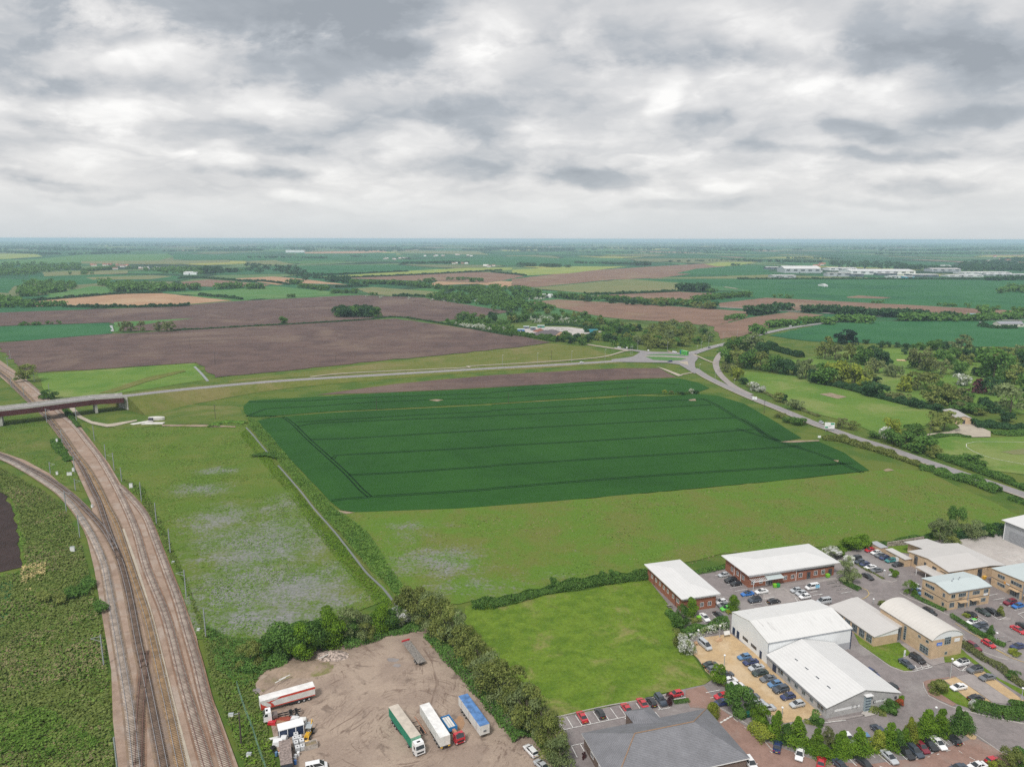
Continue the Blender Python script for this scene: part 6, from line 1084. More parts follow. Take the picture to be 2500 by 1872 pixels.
# bus
c, an, ln = axis('R1', (706, 272), (800, 292), 1.5); r = empty('double_decker_bus', (c.x, c.y, .55), an); tag(r, 'bright green double-decker bus with a teal rear turning on the roundabout', 'bus'); hl = 5.6
mb = MB(); mb.box(-hl, hl, -1.27, 1.27, .35, 4.35); mb.build('body', PT['green'], r); mb = MB(); mb.box(-hl - .02, -hl + 2.2, -1.29, 1.29, .34, 4.37); mb.build('rear_body', plain('teal_bus_paint', (.01, .17, .16), .4), r)
for s_ in (-1, 1):
    for z in (1.3, 3.0): mb = MB(); mb.box(-hl + 2.4, hl - .5, min(s_ * 1.27, s_ * 1.30), max(s_ * 1.27, s_ * 1.30), z, z + .8); mb.build('window_band', CARGLASS, r)
for z in (1.2, 2.9): mb = MB(); mb.box(hl, hl + .03, -1.15, 1.15, z, z + 1.1); mb.build('windscreen', CARGLASS, r)
wheels(r, (-hl + 2.6, hl - 2.4), 1.25, .5)
for fr, x, y, lab, m_ in (('F4', 1105, 592, 'dark blue lorry half hidden by trees on the distant main road', plain('lorry_blue', (.06, .12, .32), .6)), ('F4', 1818, 606, 'pale blue lorry on the distant main road', plain('lorry_pale_blue', (.35, .55, .68), .6))):
    c = g(fr, x, y, 2); r = empty('distant_lorry', (c.x, c.y, .7)); tag(r, lab, 'lorry'); hl = 8 if 'pale' in lab else 5
    mb = MB(); mb.box(-hl * 1.2, hl * 1.2, -1.6, 1.6, 1, 5.4); mb.build('body', m_, r); mb = MB(); mb.box(hl * 1.2 + .3, hl * 1.2 + 2.4, -1.4, 1.4, .6, 3.6); mb.build('cab', PT['white'], r); wheels(r, (-hl, hl), 1.4, .6)

# ------------------------------------------------------------------ yard clutter
def Y(x, y, z=.3): return g('T3', x, y, z)
IBC = plain('white_tank_plastic', (.62, .62, .62), .5); 
for x, y, lab in ((715, 1210, 'white caged tank at the back corner of the tank cluster'), (795, 1190, 'white caged tank next to the blue and white cabin'), (735, 1285, 'white caged tank on the scrub side of the cluster, middle row'), (835, 1250, 'white caged tank on the lorry side of the cluster, middle row'), (852, 1345, 'white caged tank at the skip corner of the cluster'), (762, 1370, 'white caged tank at the barrels corner of the cluster'), (735, 1140, 'white caged tank touching the blue and white cabin')):
    p = Y(x, y); r = empty('tank', p, TH + .1); tag(r, lab, 'tank', 'caged liquid tanks'); mb = MB(); mb.box(-.5, .5, -.6, .6, .15, 1.15); mb.build('container', IBC, r)
    mb = MB()
    for k in range(5): mb.box(-.54, .54, -.64, .64, .2 + k * .22, .23 + k * .22)
    mb.build('cage', GALV, r); mb = MB(); mb.cyl((0, 0, 1.15), (0, 0, 1.22), .16); mb.build('cap', PLASTIC, r); mb = MB(); mb.box(-.55, .55, -.65, .65, 0, .12); mb.build('pallet', DK, r)
p = Y(650, 1080); r = empty('site_cabin', p, TH + .15); tag(r, 'white roofed cabin with dark blue panels in the yard clutter', 'cabin')
mb = MB(); mb.box(-2.9, 2.9, -1.1, 1.5, .1, 2.4); mb.build('wall', NAVY, r); mb = MB(); mb.box(-3, 3, -1.2, 1.6, 2.42, 2.6); mb.build('roof', WFR, r)
for k in (-2.9, -1, .9, 2.75): mb = MB(); mb.box(k, k + .16, -1.16, -1.1, .1, 2.42); mb.build('frame_post', WFR, r)
p = Y(560, 1560); r = empty('shipping_container', p, math.radians(-70)); tag(r, 'dark container with a brown weathered roof beside the blue barrels', 'container'); mb = MB(); mb.box(-4.2, 4.2, -1.25, 1.25, .1, 2.5); mb.build('body', plain('dark_container', (.04, .05, .07), .6), r); mb = MB(); mb.box(-4.25, 4.25, -1.3, 1.3, 2.52, 2.62); mb.build('roof', plain('brown_roof_grit', (.25, .20, .18), .95, vs=2, var=.35), r)
for x, y, m_, lab in ((725, 1500, PT['white'], 'white barrel standing by the dark container'), (775, 1455, PT['white'], 'white barrel farther from the dark container'), (722, 1600, PT['blue'], 'blue barrel beside the dark container'), (715, 1545, IBC, 'pale barrel between the white and blue ones'), (393, 1455, PT['steel'], 'blue drum at the scrub edge of the yard')):
    p = Y(x, y); mb = MB(); mb.cyl((0, 0, 0), (0, 0, .95), .33, n=12); mb.cyl((0, 0, .95), (0, 0, .99), .29, n=12); o = mb.build('barrel', m_, None, p); tag(o, lab, 'barrel', 'barrels in the lorry yard')
for k, (x, y) in enumerate(((450, 1395), (480, 1372), (510, 1395), (545, 1375), (440, 1430), (488, 1425))):
    mb = MB(); mb.cyl((0, 0, 0), (0, 0, .5), .28, n=10); mb.cyl((0, 0, .5), (0, 0, .62), .28, .1, n=10); o = mb.build('gas_bottle', MATS['orange_paint'] if k != 4 else OFFW, None, Y(x, y)); tag(o, f'orange gas bottle by the dark container, {ONM[k if k < 4 else k - 1]} of the cluster' if k != 4 else 'cream gas bottle at the edge of the orange cluster', 'gas bottle', 'gas bottles')
def torus(mb_, c, R, r_, n=14, k=6):
    for i in range(n):
        for j in range(k):
            P = []
            for a, b in ((i, j), (i + 1, j), (i + 1, j + 1), (i, j + 1)): A, B = 2 * math.pi * a / n, 2 * math.pi * b / k; P.append((c[0] + (R + r_ * math.cos(B)) * math.cos(A), c[1] + (R + r_ * math.cos(B)) * math.sin(A), c[2] + r_ * math.sin(B)))
            mb_.face(P)
for x, y, n_, lab in ((540, 1290, 3, 'stack of tyres in front of the orange gas bottles'), (378, 1400, 1, 'single tyre lying at the scrub edge of the yard'), (640, 1345, 1, 'worn tyre lying between tanks and container'), (335, 1335, 2, 'two stacked tyres against the bramble edge')):
    mb = MB()
    for k in range(n_): torus(mb, (0, 0, .16 + k * .3), .42, .15)
    o = mb.build('tyre_stack' if n_ > 1 else 'tyre', TYRE, None, Y(x, y)); tag(o, lab, 'tyres')
p = Y(960, 1110); r = empty('loader', p, TH - 1.9); tag(r, 'yellow backhoe loader with its bucket lowered behind the grey skip', 'digger')
YP = MATS['yellow_paint']
mb = MB(); mb.hexa([(-1.4, -.6, .7), (1.6, -.5, .7), (1.6, .5, .7), (-1.4, .6, .7), (-1.4, -.6, 1.2), (1.5, -.4, 1.5), (1.5, .4, 1.5), (-1.4, .6, 1.2)]); mb.build('chassis', YP, r)
mb = MB(); mb.box(-1.0, .3, -.6, .6, 1.3, 2.3); mb.build('cab_glass', CARGLASS, r); mb = MB(); mb.box(-1.1, .4, -.7, .7, 2.3, 2.42); mb.build('cab_roof', GALV, r); wheels(r, (-1.0,), .95, .7); wheels(r, (1.2,), .85, .45)
mb = MB(); mb.cyl((1.4, -.5, 1.2), (2.8, -.5, .5), .1, n=6); mb.cyl((1.4, .5, 1.2), (2.8, .5, .5), .1, n=6); mb.build('loader_arm', YP, r); mb = MB(); mb.hexa([(2.6, -1, .1), (3.4, -1, .1), (3.4, 1, .1), (2.6, 1, .1), (2.6, -1, .8), (2.8, -1, .8), (2.8, 1, .8), (2.6, 1, .8)]); mb.build('bucket', YP, r); mb = MB(); mb.cyl((-1.5, 0, 1.1), (-2.6, 0, 2.6), .14, n=6); mb.cyl((-2.6, 0, 2.6), (-3.3, 0, 1.2), .11, n=6); mb.build('digging_arm', YP, r)
p = Y(990, 1310); r = empty('skip', p, TH + .15); tag(r, 'open grey skip half full of rubble in front of the yellow loader', 'skip'); SK = plain('faded_skip_paint', (.42, .38, .34), .8, vs=1.5, var=.3)
for nm, P in (('side', (-1.5, 1.5, -.9, -.82, 0, 1.2)), ('side', (-1.5, 1.5, .82, .9, 0, 1.2)), ('end', (-1.5, -1.42, -.8, .8, 0, 1.2)), ('end', (1.42, 1.5, -.8, .8, 0, 1.2)), ('load', (-1.4, 1.4, -.8, .8, 0, .75))): mb = MB(); mb.box(*P); mb.build(nm, GR['dirt'] if nm == 'load' else SK, r)
for x, y, sx, sy, h_, m_, nm, lab in ((720, 850, 1.0, .8, 1.0, IBC, 'bulk_bag', 'greyish white bulk bag nearest the bare chassis lorry'), (850, 880, .9, .9, 1.1, OFFW, 'bulk_bag', 'white bulk bag behind the yellow loader'), (420, 1260, 1.2, .9, 1.2, WFR, 'crate', 'white crate near the bramble edge of the yard'), (522, 1200, .7, .8, 1.2, WFR, 'crate', 'narrow white crate by the blue and white cabin'), (520, 840, 2.3, .9, .5, plain('rust_red_panel', (.28, .06, .035), .8), 'metal_panel_stack', 'rust red panel stack below the bare chassis lorry'), (525, 920, 2.0, .5, .9, plain('brown_timber', (.30, .16, .09), .9), 'timber_crate', 'brown timber crate below the red panels'), (320, 900, 1.0, .6, .7, PT['red'], 'vehicle_bonnet', 'bright red vehicle panel beside the white cab'), (940, 900, 1.2, .8, .1, GALV, 'metal_sheet', 'grey metal sheet leaning behind the bulk bags'), (330, 1160, 1.3, .3, .25, OFFW, 'plank_stack', 'pale plank stack on the bramble edge')):
    p = Y(x, y); rz = random.uniform(-.2, .5); mb = MB(); mb.hexa([(-sx, -sy, 0), (sx, -sy, 0), (sx, sy, 0), (-sx, sy, 0), (-sx * .9, -sy * .85, h_), (sx * .92, -sy * .9, h_), (sx * .85, sy * .9, h_ * .93), (-sx * .92, sy * .88, h_)])
    mb.box(-sx * 1.02, sx * 1.02, -sy * 1.02, sy * 1.02, h_ * .3, h_ * .38); o = mb.build(nm, m_, None, p, rz); tag(o, lab, nm.replace('_', ' '))
for x, y, lab in ((268, 822, 'broken plank lying on the rubble bank, nearest the scrub'), (300, 800, 'second broken plank on the rubble bank'), (600, 640, 'pale board sticking out of the rubbish heap')):
    mb = MB(); mb.hexa([(-1.6, -.12, 0), (1.6, -.12, .1), (1.6, .12, .1), (-1.6, .12, 0), (-1.6, -.12, .08), (1.6, -.12, .2), (1.6, .12, .2), (-1.6, .12, .08)]); o = mb.build('plank', OFFW, None, g('Y5', x, y, 1.3), .7 + random.random()); tag(o, lab, 'plank')
# street furniture of the business park
def bin_(fr, x, y, m_, lab): 
    p = g(fr, x, y, .4); mb = MB(); mb.hexa([(-.55, -.4, .12), (.55, -.4, .12), (.55, .4, .12), (-.55, .4, .12), (-.65, -.5, 1.15), (.65, -.5, 1.15), (.65, .5, 1.15), (-.65, .5, 1.15)]); o = mb.build('wheelie_bin', m_, None, p, TH); tag(o, lab, 'bin'); mb = MB(); mb.hexa([(-.68, -.53, 1.16), (.68, -.53, 1.16), (.68, .53, 1.16), (-.68, .53, 1.16), (-.6, -.2, 1.32), (.6, -.2, 1.32), (.6, .5, 1.32), (-.6, .5, 1.32)]); mb.build('lid', m_, o)
LG = plain('lime_bin_plastic', (.20, .50, .03), .5); DG = plain('green_bin_plastic', (.02, .28, .06), .5)
bin_('B1', 1512, 678, LG, 'lime green bin beside the brick office door'); bin_('B1', 1543, 676, DG, 'darker green bin next to the lime green one'); bin_('B1', 690, 1030, LG, 'lime green bin by the clipped hedge of the small brick office'); bin_('B1', 2082, 570, LG, 'lime bin near the last door of the long brick office'); bin_('B3', 712, 1000, plain('dark_green_bin', (.01, .10, .07), .5), 'dark green bin store under the yellow-green trees'); bin_('B2', 1778, 810, PT['yellow'], 'yellow bin behind the detached beige office')
p = g('B1', 375, 893, .3); r = empty('picnic_table', p, TH); tag(r, 'wooden picnic table on the mown grass by the small brick office', 'picnic table'); mb = MB(); mb.box(-.9, .9, -.35, .35, .7, .76); mb.build('top', DK, r)
for s_ in (-1, 1): mb = MB(); mb.box(-.9, .9, s_ * .7 - .13, s_ * .7 + .13, .42, .47); mb.build('seat', DK, r); mb = MB(); mb.cyl((s_ * .6, -.7, 0), (s_ * .6, .7, .44), .05); mb.build('leg', DK, r)
p = g('B1', 990, 1215, .4); r = empty('notice_board', p, TH); tag(r, 'tilted white board on timber legs by the warehouse doors', 'board'); mb = MB(); mb.hexa([(-1, -.3, .9), (1, -.3, .9), (1, .3, 1.9), (-1, .3, 1.9), (-1, -.36, .95), (1, -.36, .95), (1, .24, 1.95), (-1, .24, 1.95)]); mb.build('panel', OFFW, r)
for s_ in (-.8, .8): mb = MB(); mb.cyl((s_, 0, 0), (s_, 0, 1.4), .06); mb.build('leg', DK, r)
for x, y, lab in ((905, 1250, 'tan timber pallet heap beside the warehouse lamp'), (655, 1300, 'cable drum by the white blossom bush')):
    p = g('B1', x, y, .4); mb = MB(); mb.hexa([(-1, -.6, 0), (1, -.6, 0), (1, .6, 0), (-1, .6, 0), (-.7, -.5, .5), (.8, -.3, .9), (.7, .5, .7), (-.8, .4, .3)]) if 'pallet' in lab else [mb.cyl((-.4, 0, .6), (-.3, 0, .6), .6, n=12), mb.cyl((.3, 0, .6), (.4, 0, .6), .6, n=12), mb.cyl((-.3, 0, .6), (.3, 0, .6), .3, n=10)]
    o = mb.build('pallet_heap' if 'pallet' in lab else 'cable_drum', plain('tan_timber' if 'pallet' in lab else 'drum_timber', (.50, .33, .20), .9), None, p, .4); tag(o, lab, 'timber')
p = g('B4', 765, 350, .4); mb = MB(); mb.box(-.25, .25, -.1, .1, 0, 2.0); o = mb.build('totem_sign', WFR, None, p, TH); tag(o, 'small white totem sign on the lawn of the barrel-roofed office', 'sign'); mb = MB(); mb.box(-.2, .2, -.12, -.1, .5, 1.2); mb.build('panel', BFR, o)
p = g('B2', 770, 785, .4); r = empty('entrance_sign', p, TH); tag(r, 'low white sign board beside the small leafy tree', 'sign'); mb = MB(); mb.box(-.9, .9, -.05, .05, .5, 1.2); mb.build('panel', SW, r); [(lambda mb_: mb_.build('post', GALV, r))((lambda m2: (m2.cyl((s_, .1, 0), (s_, .1, .9), .05), m2)[1])(MB())) for s_ in (-.7, .7)]
# stone wall behind the beige hall garden
P = smooth_line([g('B2', x, y, .3) for x, y in ((735, 462), (880, 440), (1000, 418), (1125, 398))], 4); mb = MB(); A, B = offs(P, -.2), offs(P, .2)
for i in range(len(P) - 1): mb.hexa([A[i], A[i + 1], B[i + 1], B[i]] + [v + Vector((0, 0, 1.9)) for v in (A[i], A[i + 1], B[i + 1], B[i])])
tag(mb.build('garden_wall', plain('rubble_stone', (.30, .26, .22), .95, vs=1.5, var=.5)), 'long rubble stone wall behind the garden of the beige hall', 'wall')
p = g('B2', 990, 490, .4); mb = MB(); mb.cyl((0, 0, .0), (0, 0, .7), .12, n=6); mb.cyl((0, 0, .7), (0, 0, .8), .9, n=14); o = mb.build('garden_table', TAN, None, p); tag(o, 'round cream table on the lawn behind the stone wall garden', 'table')

# ------------------------------------------------------------------ posts, lamps, masts, cabinets, signs
WOODP = plain('tarred_wood', (.075, .06, .05), .9); CONP = plain('grey_mast_steel', (.30, .33, .34), .6)
def lamp(fr, xb, yb, yt, lab, grp, arm=1.2, col=None):
    b = g(fr, xb, yb, .4); h = min(12, rise(b, q(fr, 0, yt)[1])); r = empty('lamp_post', b, TH); tag(r, lab, 'lamp post', grp)
    mb_ = MB(); mb_.cyl((0, 0, 0), (0, 0, h), .13, .08, n=6); mb_.build('column', col or GALV, r); mb_ = MB()
    if arm: mb_.box(-.1, arm, -.16, .16, h - .05, h + .12)
    else: mb_.ico((0, 0, h + .15), (.34, .34, .26), seg=8, rings=4)
    mb_.build('lamp_head', WFR, r)
ML = [('M4', 782, 765, 655), ('M4', 1160, 745, 632), ('M4', 1528, 722, 610), ('M4', 1890, 697, 590), ('M4', 2165, 650, 560), ('R1', 250, 240, 140), ('R1', 190, 300, 205), ('R1', 571, 270, 158), ('R1', 890, 290, 195), ('R1', 939, 225, 150), ('R1', 1018, 195, 95), ('R1', 1175, 140, 60), ('R1', 1326, 90, 18), ('R1', 916, 510, 395), ('R1', 1086, 585, 470), ('R1', 1289, 680, 555)]
ML.sort(key=lambda a: q(*a[:3])[0])
for k, a_ in enumerate(ML): lamp(*a_, f'slim grey street lamp by the roundabout roads, {ONM[k]} counted from the bridge side', 'street lamps of the roundabout roads')
for a_, lab in ((('B3', 215, 280, 165), 'lamp post with a round head beside the white blossom bush'), (('B3', 428, 235, 120), 'lamp post with a round head against the flowering hedge'), (('B3', 471, 545, 412), 'lamp post with a round head on the open tan gravel'), (('B3', 1040, 1010, 925), 'lamp post at the lower end of the tan gravel'), (('B4', 1305, 600, 390), 'tall lamp post at the tip of the tan gravel island'), (('B4', 1845, 195, 80), 'lamp post growing out of the clipped hedge'), (('B4', 2145, 880, 735), 'lamp post on the grass by the photo edge'), (('B4', 1125, 1095, 965), 'lamp post with a white head among the young trees'), (('B2', 583, 1080, 1035), 'short lamp post beside the round shrub bed'), (('B2', 700, 790, 725), 'lamp post at the end of the car row beyond the willow tree')): lamp(*a_, lab, 'lamp posts of the business park', 0)
MM = [('L4', 915, 238, 95), ('L4', 995, 402, 242), ('L4', 1088, 658, 478), ('L4', 1203, 897, 712), ('L4', 467, 315, 170), ('L4', 388, 162, 35), ('L4', 607, 1062, 855), ('L4', 690, 1700, 1462), ('L4', 827, 105, 0), ('L3', 1230, 1552, 1430), ('L3', 1155, 1442, 1258), ('L3', 1070, 1332, 1192), ('L3', 955, 1142, 985), ('L3', 775, 952, 792), ('L3', 474, 960, 828), ('L3', 503, 690, 560), ('L3', 348, 545, 450), ('L3', 758, 1462, 1310), ('L3', 763, 1642, 1540), ('L3', 510, 1475, 1372), ('L3', 108, 322, 222), ('L3', 80, 402, 300), ('L3', 243, 692, 600), ('L3', 116, 602, 512), ('L3', 630, 1172, 1042)]
MM.sort(key=lambda a: q(*a[:3])[1])
for k, (fr, x, yb, yt) in enumerate(MM):
    b = g(fr, x, yb, .4); h = max(5.5, min(9.5, rise(b, q(fr, 0, yt)[1]))); r = empty('railway_mast', b); tag(r, f'grey steel mast beside the railway tracks, {ONM[k]} counted from the horizon end', 'mast', 'railway electrification masts')
    mb = MB(); mb.box(-.14, .14, -.14, -.1, 0, h); mb.box(-.14, .14, .1, .14, 0, h); mb.box(-.02, .02, -.1, .1, 0, h); mb.build('post', CONP, r)
    if b.x > -60 or k % 2: 
        s_ = 1 if b.x < G(200, q(fr, x, yb)[1]).x else -1; mb = MB(); mb.cyl((0, 0, h - .6), (s_ * 2.8, 0, h - 1.2), .05, n=5); mb.cyl((0, 0, h - 2.1), (s_ * 2.8, 0, h - 1.3), .05, n=5); mb.build('bracket', GALV, r)
b = g('L4', 1410, 1522, .3); r = empty('telegraph_pole', b, TH); tag(r, 'thick dark wooden pole at the scrub edge between railway and lorry yard', 'pole'); mb = MB(); mb.cyl((0, 0, 0), (0, 0, 8.6), .22, .16, n=8); mb.build('pole', WOODP, r); mb = MB(); mb.box(-1, .2, -.06, .06, 8.1, 8.25); mb.build('crossarm', GALV, r)
PL = [('K6', 1257, 140, 45, 'by the pale grass strip, nearest the ditch'), ('K7', 129, 430, 345, 'on the pale grass strip in the middle of the wheat'), ('K7', 1047, 372, 295, 'on the pale grass strip near the bushes'), ('K7', 2102, 502, 400, 'beside the verge of the main road'), ('W1', 930, 585, 533, 'standing in the dark ploughed field, the nearer one'), ('W1', 822, 515, 468, 'standing in the dark ploughed field, the farther one'), ('W1', 1451, 578, 548, 'at the path side of the ploughed field'), ('M4', 1310, 695, 600, 'of dark tarred wood in the grass triangle before the roundabout'), ('R2', 1193, 1165, 992, 'where the farm track meets the cricket field'), ('L3', 1923, 212, 95, 'farthest of all in the ploughed field towards the railway'), ('N', 526, 1022, 990, 'of dark wood at the head of the ditch')]
for fr, x, yb, yt, lab in PL[:9] + PL[10:]:
    b = g(fr, x, yb, .3); h = min(12, rise(b, q(fr, 0, yt)[1])); r = empty('telegraph_pole', b, .3); tag(r, 'wooden pole ' + lab, 'pole', 'field poles'); mb = MB(); mb.cyl((0, 0, 0), (0, 0, h), .17, .12, n=6); mb.build('pole', WOODP, r); mb = MB(); mb.box(-.9, .9, -.05, .05, h - .7, h - .58); mb.build('crossarm', WOODP, r)
CAB = plain('white_cabinet_paint', (.72, .73, .72), .6, var=.05)
for fr, x, y, w_, h_, lab in (('L3', 578, 1165, .9, 2.6, 'tall white cabinet on the bank just past the bridge'), ('L3', 742, 1450, .9, 1.8, 'white cabinet beside the mast between the two railway lines'), ('L3', 578, 1483, .9, 1.5, 'square white cabinet above the branch line'), ('L3', 703, 1490, 2.2, 1.5, 'wide white cabinet between the two railway lines'), ('L3', 1327, 1618, 1.5, 2.2, 'white cabinet at the field side of the railway'), ('L4', 425, 398, 1.5, 2.0, 'white cabinet on the bramble slope'), ('L4', 540, 140, .8, 1.3, 'small white cabinet in the fork of the railway'), ('L4', 1350, 1360, 1.1, .8, 'low white box next to the thick wooden pole'), ('L4', 1455, 1590, 1.0, .7, 'low white box down the scrub edge from the wooden pole'), ('L4', 1160, 856, .8, .5, 'little white box near the mast at the sedge corner'), ('L4', 1012, 462, .8, .5, 'little white box beside the railway hedge')):
    b = g(fr, x, y, .3); mb = MB(); mb.box(-w_ / 2, w_ / 2, -.35, .35, .1, h_); o = mb.build('signal_cabinet', CAB, None, b, random.uniform(-.3, .3)); tag(o, lab, 'cabinet', 'railway cabinets'); mb = MB(); mb.box(-w_ / 2 - .08, w_ / 2 + .08, -.43, .43, 0, .1); mb.build('base', CONC, o); mb = MB(); mb.box(-w_ / 2 - .05, w_ / 2 + .05, -.4, .4, h_, h_ + .07); mb.build('lid', GALV, o)
SG = plain('green_sign_face', (.02, .30, .14), .5); MP = plain('purple_grey_map_line', (.15, .17, .22), .5)
b = g('R2', 108, 1120, .3); r = empty('direction_sign', b, math.radians(-12)); tag(r, 'large white direction sign with green corner panels on the main road verge', 'road sign'); mb = MB(); mb.box(-2.9, 2.9, -.04, .04, 2.0, 5.8); mb.build('panel', SW, r)
for s_ in (-2, 2): mb = MB(); mb.cyl((s_, .12, 0), (s_, .12, 5.5), .1, n=6); mb.build('post', GALV, r)
mb = MB(); mb.box(.5, 2.7, -.06, -.041, 4.5, 5.5); mb.build('green_panel', SG, r); mb = MB(); mb.box(-2.7, -.9, -.06, -.041, 2.2, 3.1); mb.build('green_panel', SG, r)
mb = MB(); mb.cyl((-1.2, -.06, 3.0), (.2, -.06, 3.7), .09, n=4); mb.cyl((.2, -.06, 3.7), (1.6, -.06, 4.3), .09, n=4); mb.cyl((.2, -.06, 3.7), (.1, -.06, 2.9), .09, n=4); mb.build('map_line', MP, r)
b = g('R1', 1512, 790, .4); r = empty('direction_sign', b, math.radians(-12)); tag(r, 'smaller white road sign where the old road joins the main road', 'road sign')
for x0, x1 in ((-1.6, .0), (.2, 1.7)): mb = MB(); mb.box(x0, x1, -.04, .04, 1.1, 3.2); mb.build('panel', SW, r)
for s_ in (-1, 1): mb = MB(); mb.cyl((s_, .12, 0), (s_, .12, 3.1), .08, n=6); mb.build('post', GALV, r)
b = g('W2', 1252, 412, .4); r = empty('direction_sign', b, 0); tag(r, 'small green road sign beside the upper road', 'road sign'); mb = MB(); mb.box(-2, 2, -.05, .05, 2, 5); mb.build('panel', SG, r); mb = MB(); mb.cyl((0, .1, 0), (0, .1, 4.5), .12, n=6); mb.build('post', GALV, r)
for fr, x, y, lab in (('R1', 135, 228, 'small white sign at the side lane mouth'), ('R1', 366, 256, 'white sign on the far verge of the roundabout'), ('R3', 0, 315, 'white sign on the field side of the road hedge')):
    b = g(fr, x, y, .5); r = empty('small_sign', b); tag(r, lab, 'road sign'); mb = MB(); mb.box(-.9, .9, -.04, .04, .8, 2.0); mb.build('panel', SW, r); mb = MB(); mb.cyl((0, .1, 0), (0, .1, 1.9), .07, n=5); mb.build('post', GALV, r)
# chain-link fence between scrub and yard
P = smooth_line([g('L4', x, y, .3) for x, y in ((1385, 1190), (1430, 1330), (1480, 1460), (1510, 1560), (1545, 1656), (1580, 1760))], 3.0); r = empty('mesh_fence', P[0]); tag(r, 'thin green wire fence running through the scrub beside the lorry yard', 'fence')
FN = plain('green_wire', (.16, .30, .24), .6)
for i in range(len(P)): p = P[i] - P[0]; mb = MB(); mb.cyl(p, p + Vector((0, 0, 2)), .04, n=5); mb.build('post', FN, r)
mb = MB()
for i in range(len(P) - 1):
    a, b = P[i] - P[0], P[i + 1] - P[0]
    for z in (.3, .8, 1.3, 1.95): mb.cyl(a + Vector((0, 0, z)), b + Vector((0, 0, z)), .022, n=4, caps=False)
mb.build('wire_mesh', FN, r)
# ------------------------------------------------------------------ vegetation
FM = dict(olive=fol('olive_foliage', (.150, .170, .050), (.095, .120, .034)), willow=fol('grey_willow_foliage', (.145, .175, .078), (.095, .125, .050)), fresh=fol('fresh_foliage', (.108, .180, .020), (.070, .130, .016)),
 yellow=fol('yellow_green_foliage', (.19, .215, .035), (.13, .165, .028)), mid=fol('mid_green_foliage', (.080, .145, .034), (.048, .100, .024)), dark=fol('dark_foliage', (.040, .082, .032), (.025, .055, .023)),
 copper=fol('copper_foliage', (.135, .150, .062), (.098, .115, .045)), purple=fol('purple_foliage', (.085, .035, .038), (.05, .022, .025)), conifer=fol('conifer_foliage', (.020, .036, .026), (.012, .024, .018)),
 blossom=fol('blossom_foliage', (.66, .63, .52), (.15, .19, .06)), bramble=fol('bramble_leaves', (.115, .140, .042), (.085, .115, .032)), brown=fol('brown_bramble_leaves', (.175, .145, .082), (.125, .125, .055)), reed=fol('reed_leaves', (.125, .205, .045), (.075, .150, .028)), straw=fol('dry_reeds', (.42, .34, .17), (.30, .26, .12)),
 red=fol('red_shrub_foliage', (.25, .06, .03), (.12, .07, .02)), weed=fol('sedge_tufts', (.12, .19, .040), (.07, .135, .022)))
BARK = plain('bark', (.12, .095, .075), .95)
def quads(C, N, s, rg, asp=1.0, jit=.75):
    """leaf quads at C facing roughly N"""
    n = len(C); r = rg.normal(size=(n, 3)); N = N + r * jit; N /= np.linalg.norm(N, axis=1)[:, None] + 1e-9
    a = np.cross(N, rg.normal(size=(n, 3))); a /= np.linalg.norm(a, axis=1)[:, None] + 1e-9; b = np.cross(N, a)
    s = np.broadcast_to(np.asarray(s, dtype=float).reshape(-1, 1) if np.ndim(s) else s, (n, 1)) * rg.uniform(.6, 1.3, (n, 1)) * .5
    a = a * s; b = b * s * asp; V = np.stack([C - a - b, C + a - b * .6, C + a * .8 + b, C - a * .9 + b * .8], 1).reshape(-1, 3)
    return V, np.arange(4 * n).reshape(-1, 4)
def crown(seed, n, leaf, kind='round'):
    rg = np.random.default_rng(seed); C, N = [], []
    nl = {'round': 13, 'open': 17, 'column': 12, 'cone': 14, 'clump': 9, 'low': 6}[kind]
    for i in range(nl):
        if kind == 'column': z = .12 + .8 * i / nl; r = .30 * (1 - max(0, (z - .3)) ** 1.6 * 1.05); c = np.array([rg.normal() * .07, rg.normal() * .07, z]); R = np.array([r, r, .13])
        elif kind == 'cone': z = .14 + .76 * i / nl; r = .40 * (1 - z) + .05; a = rg.uniform(0, 6.28); c = np.array([math.cos(a) * r * .4, math.sin(a) * r * .4, z]); R = np.array([r * .8, r * .8, .12])
        else:
            a = rg.uniform(0, 6.28); u = rg.uniform(0, 1) ** .5; zl = rg.uniform(.28, .82) if kind != 'low' and kind != 'clump' else rg.uniform(.2, .7)
            rr = .33 * u * math.sqrt(max(.08, 1 - ((zl - .5) / .5) ** 2)); c = np.array([math.cos(a) * rr, math.sin(a) * rr, zl]); q_ = rg.uniform(.13, .23) if kind != 'open' else rg.uniform(.08, .17); R = np.array([q_, q_, q_ * .85])
        m_ = int(n * rg.uniform(.7, 1.3) / nl); d = rg.normal(size=(m_, 3)); d /= np.linalg.norm(d, axis=1)[:, None]; d[:, 2] = np.where(d[:, 2] < -.4, -d[:, 2], d[:, 2])
        rad = rg.uniform(.55 if kind == 'open' else .72, 1.08, (m_, 1)); C.append(c + d * R * rad); N.append(d)
    C = np.concatenate(C); N = np.concatenate(N)
    for ax_ in (0, 1): lo, hi = np.percentile(C[:, ax_], [2, 98]); C[:, ax_] = (C[:, ax_] - (lo + hi) / 2) / (hi - lo)
    z0 = {'round': .10, 'open': .16, 'column': .04, 'cone': .05, 'clump': .02, 'low': .03}[kind]; lo, hi = np.percentile(C[:, 2], [2, 98]); C[:, 2] = np.clip(z0 + (C[:, 2] - lo) / (hi - lo) * (.97 - z0), .02, 1.03); return quads(C, N, leaf, rg)
def crown_me(name, *a): V, Q_ = crown(*a); return mesh_np(name, V, Q_, [FM['mid']])
PN = {k: [crown_me('crown_' + k, s + 11 * j, n, lf, k) for j, s in enumerate(range(3))] for k, n, lf in (('round', 5200, .046), ('open', 4200, .040), ('column', 4200, .048), ('cone', 3600, .05), ('clump', 3000, .06))}
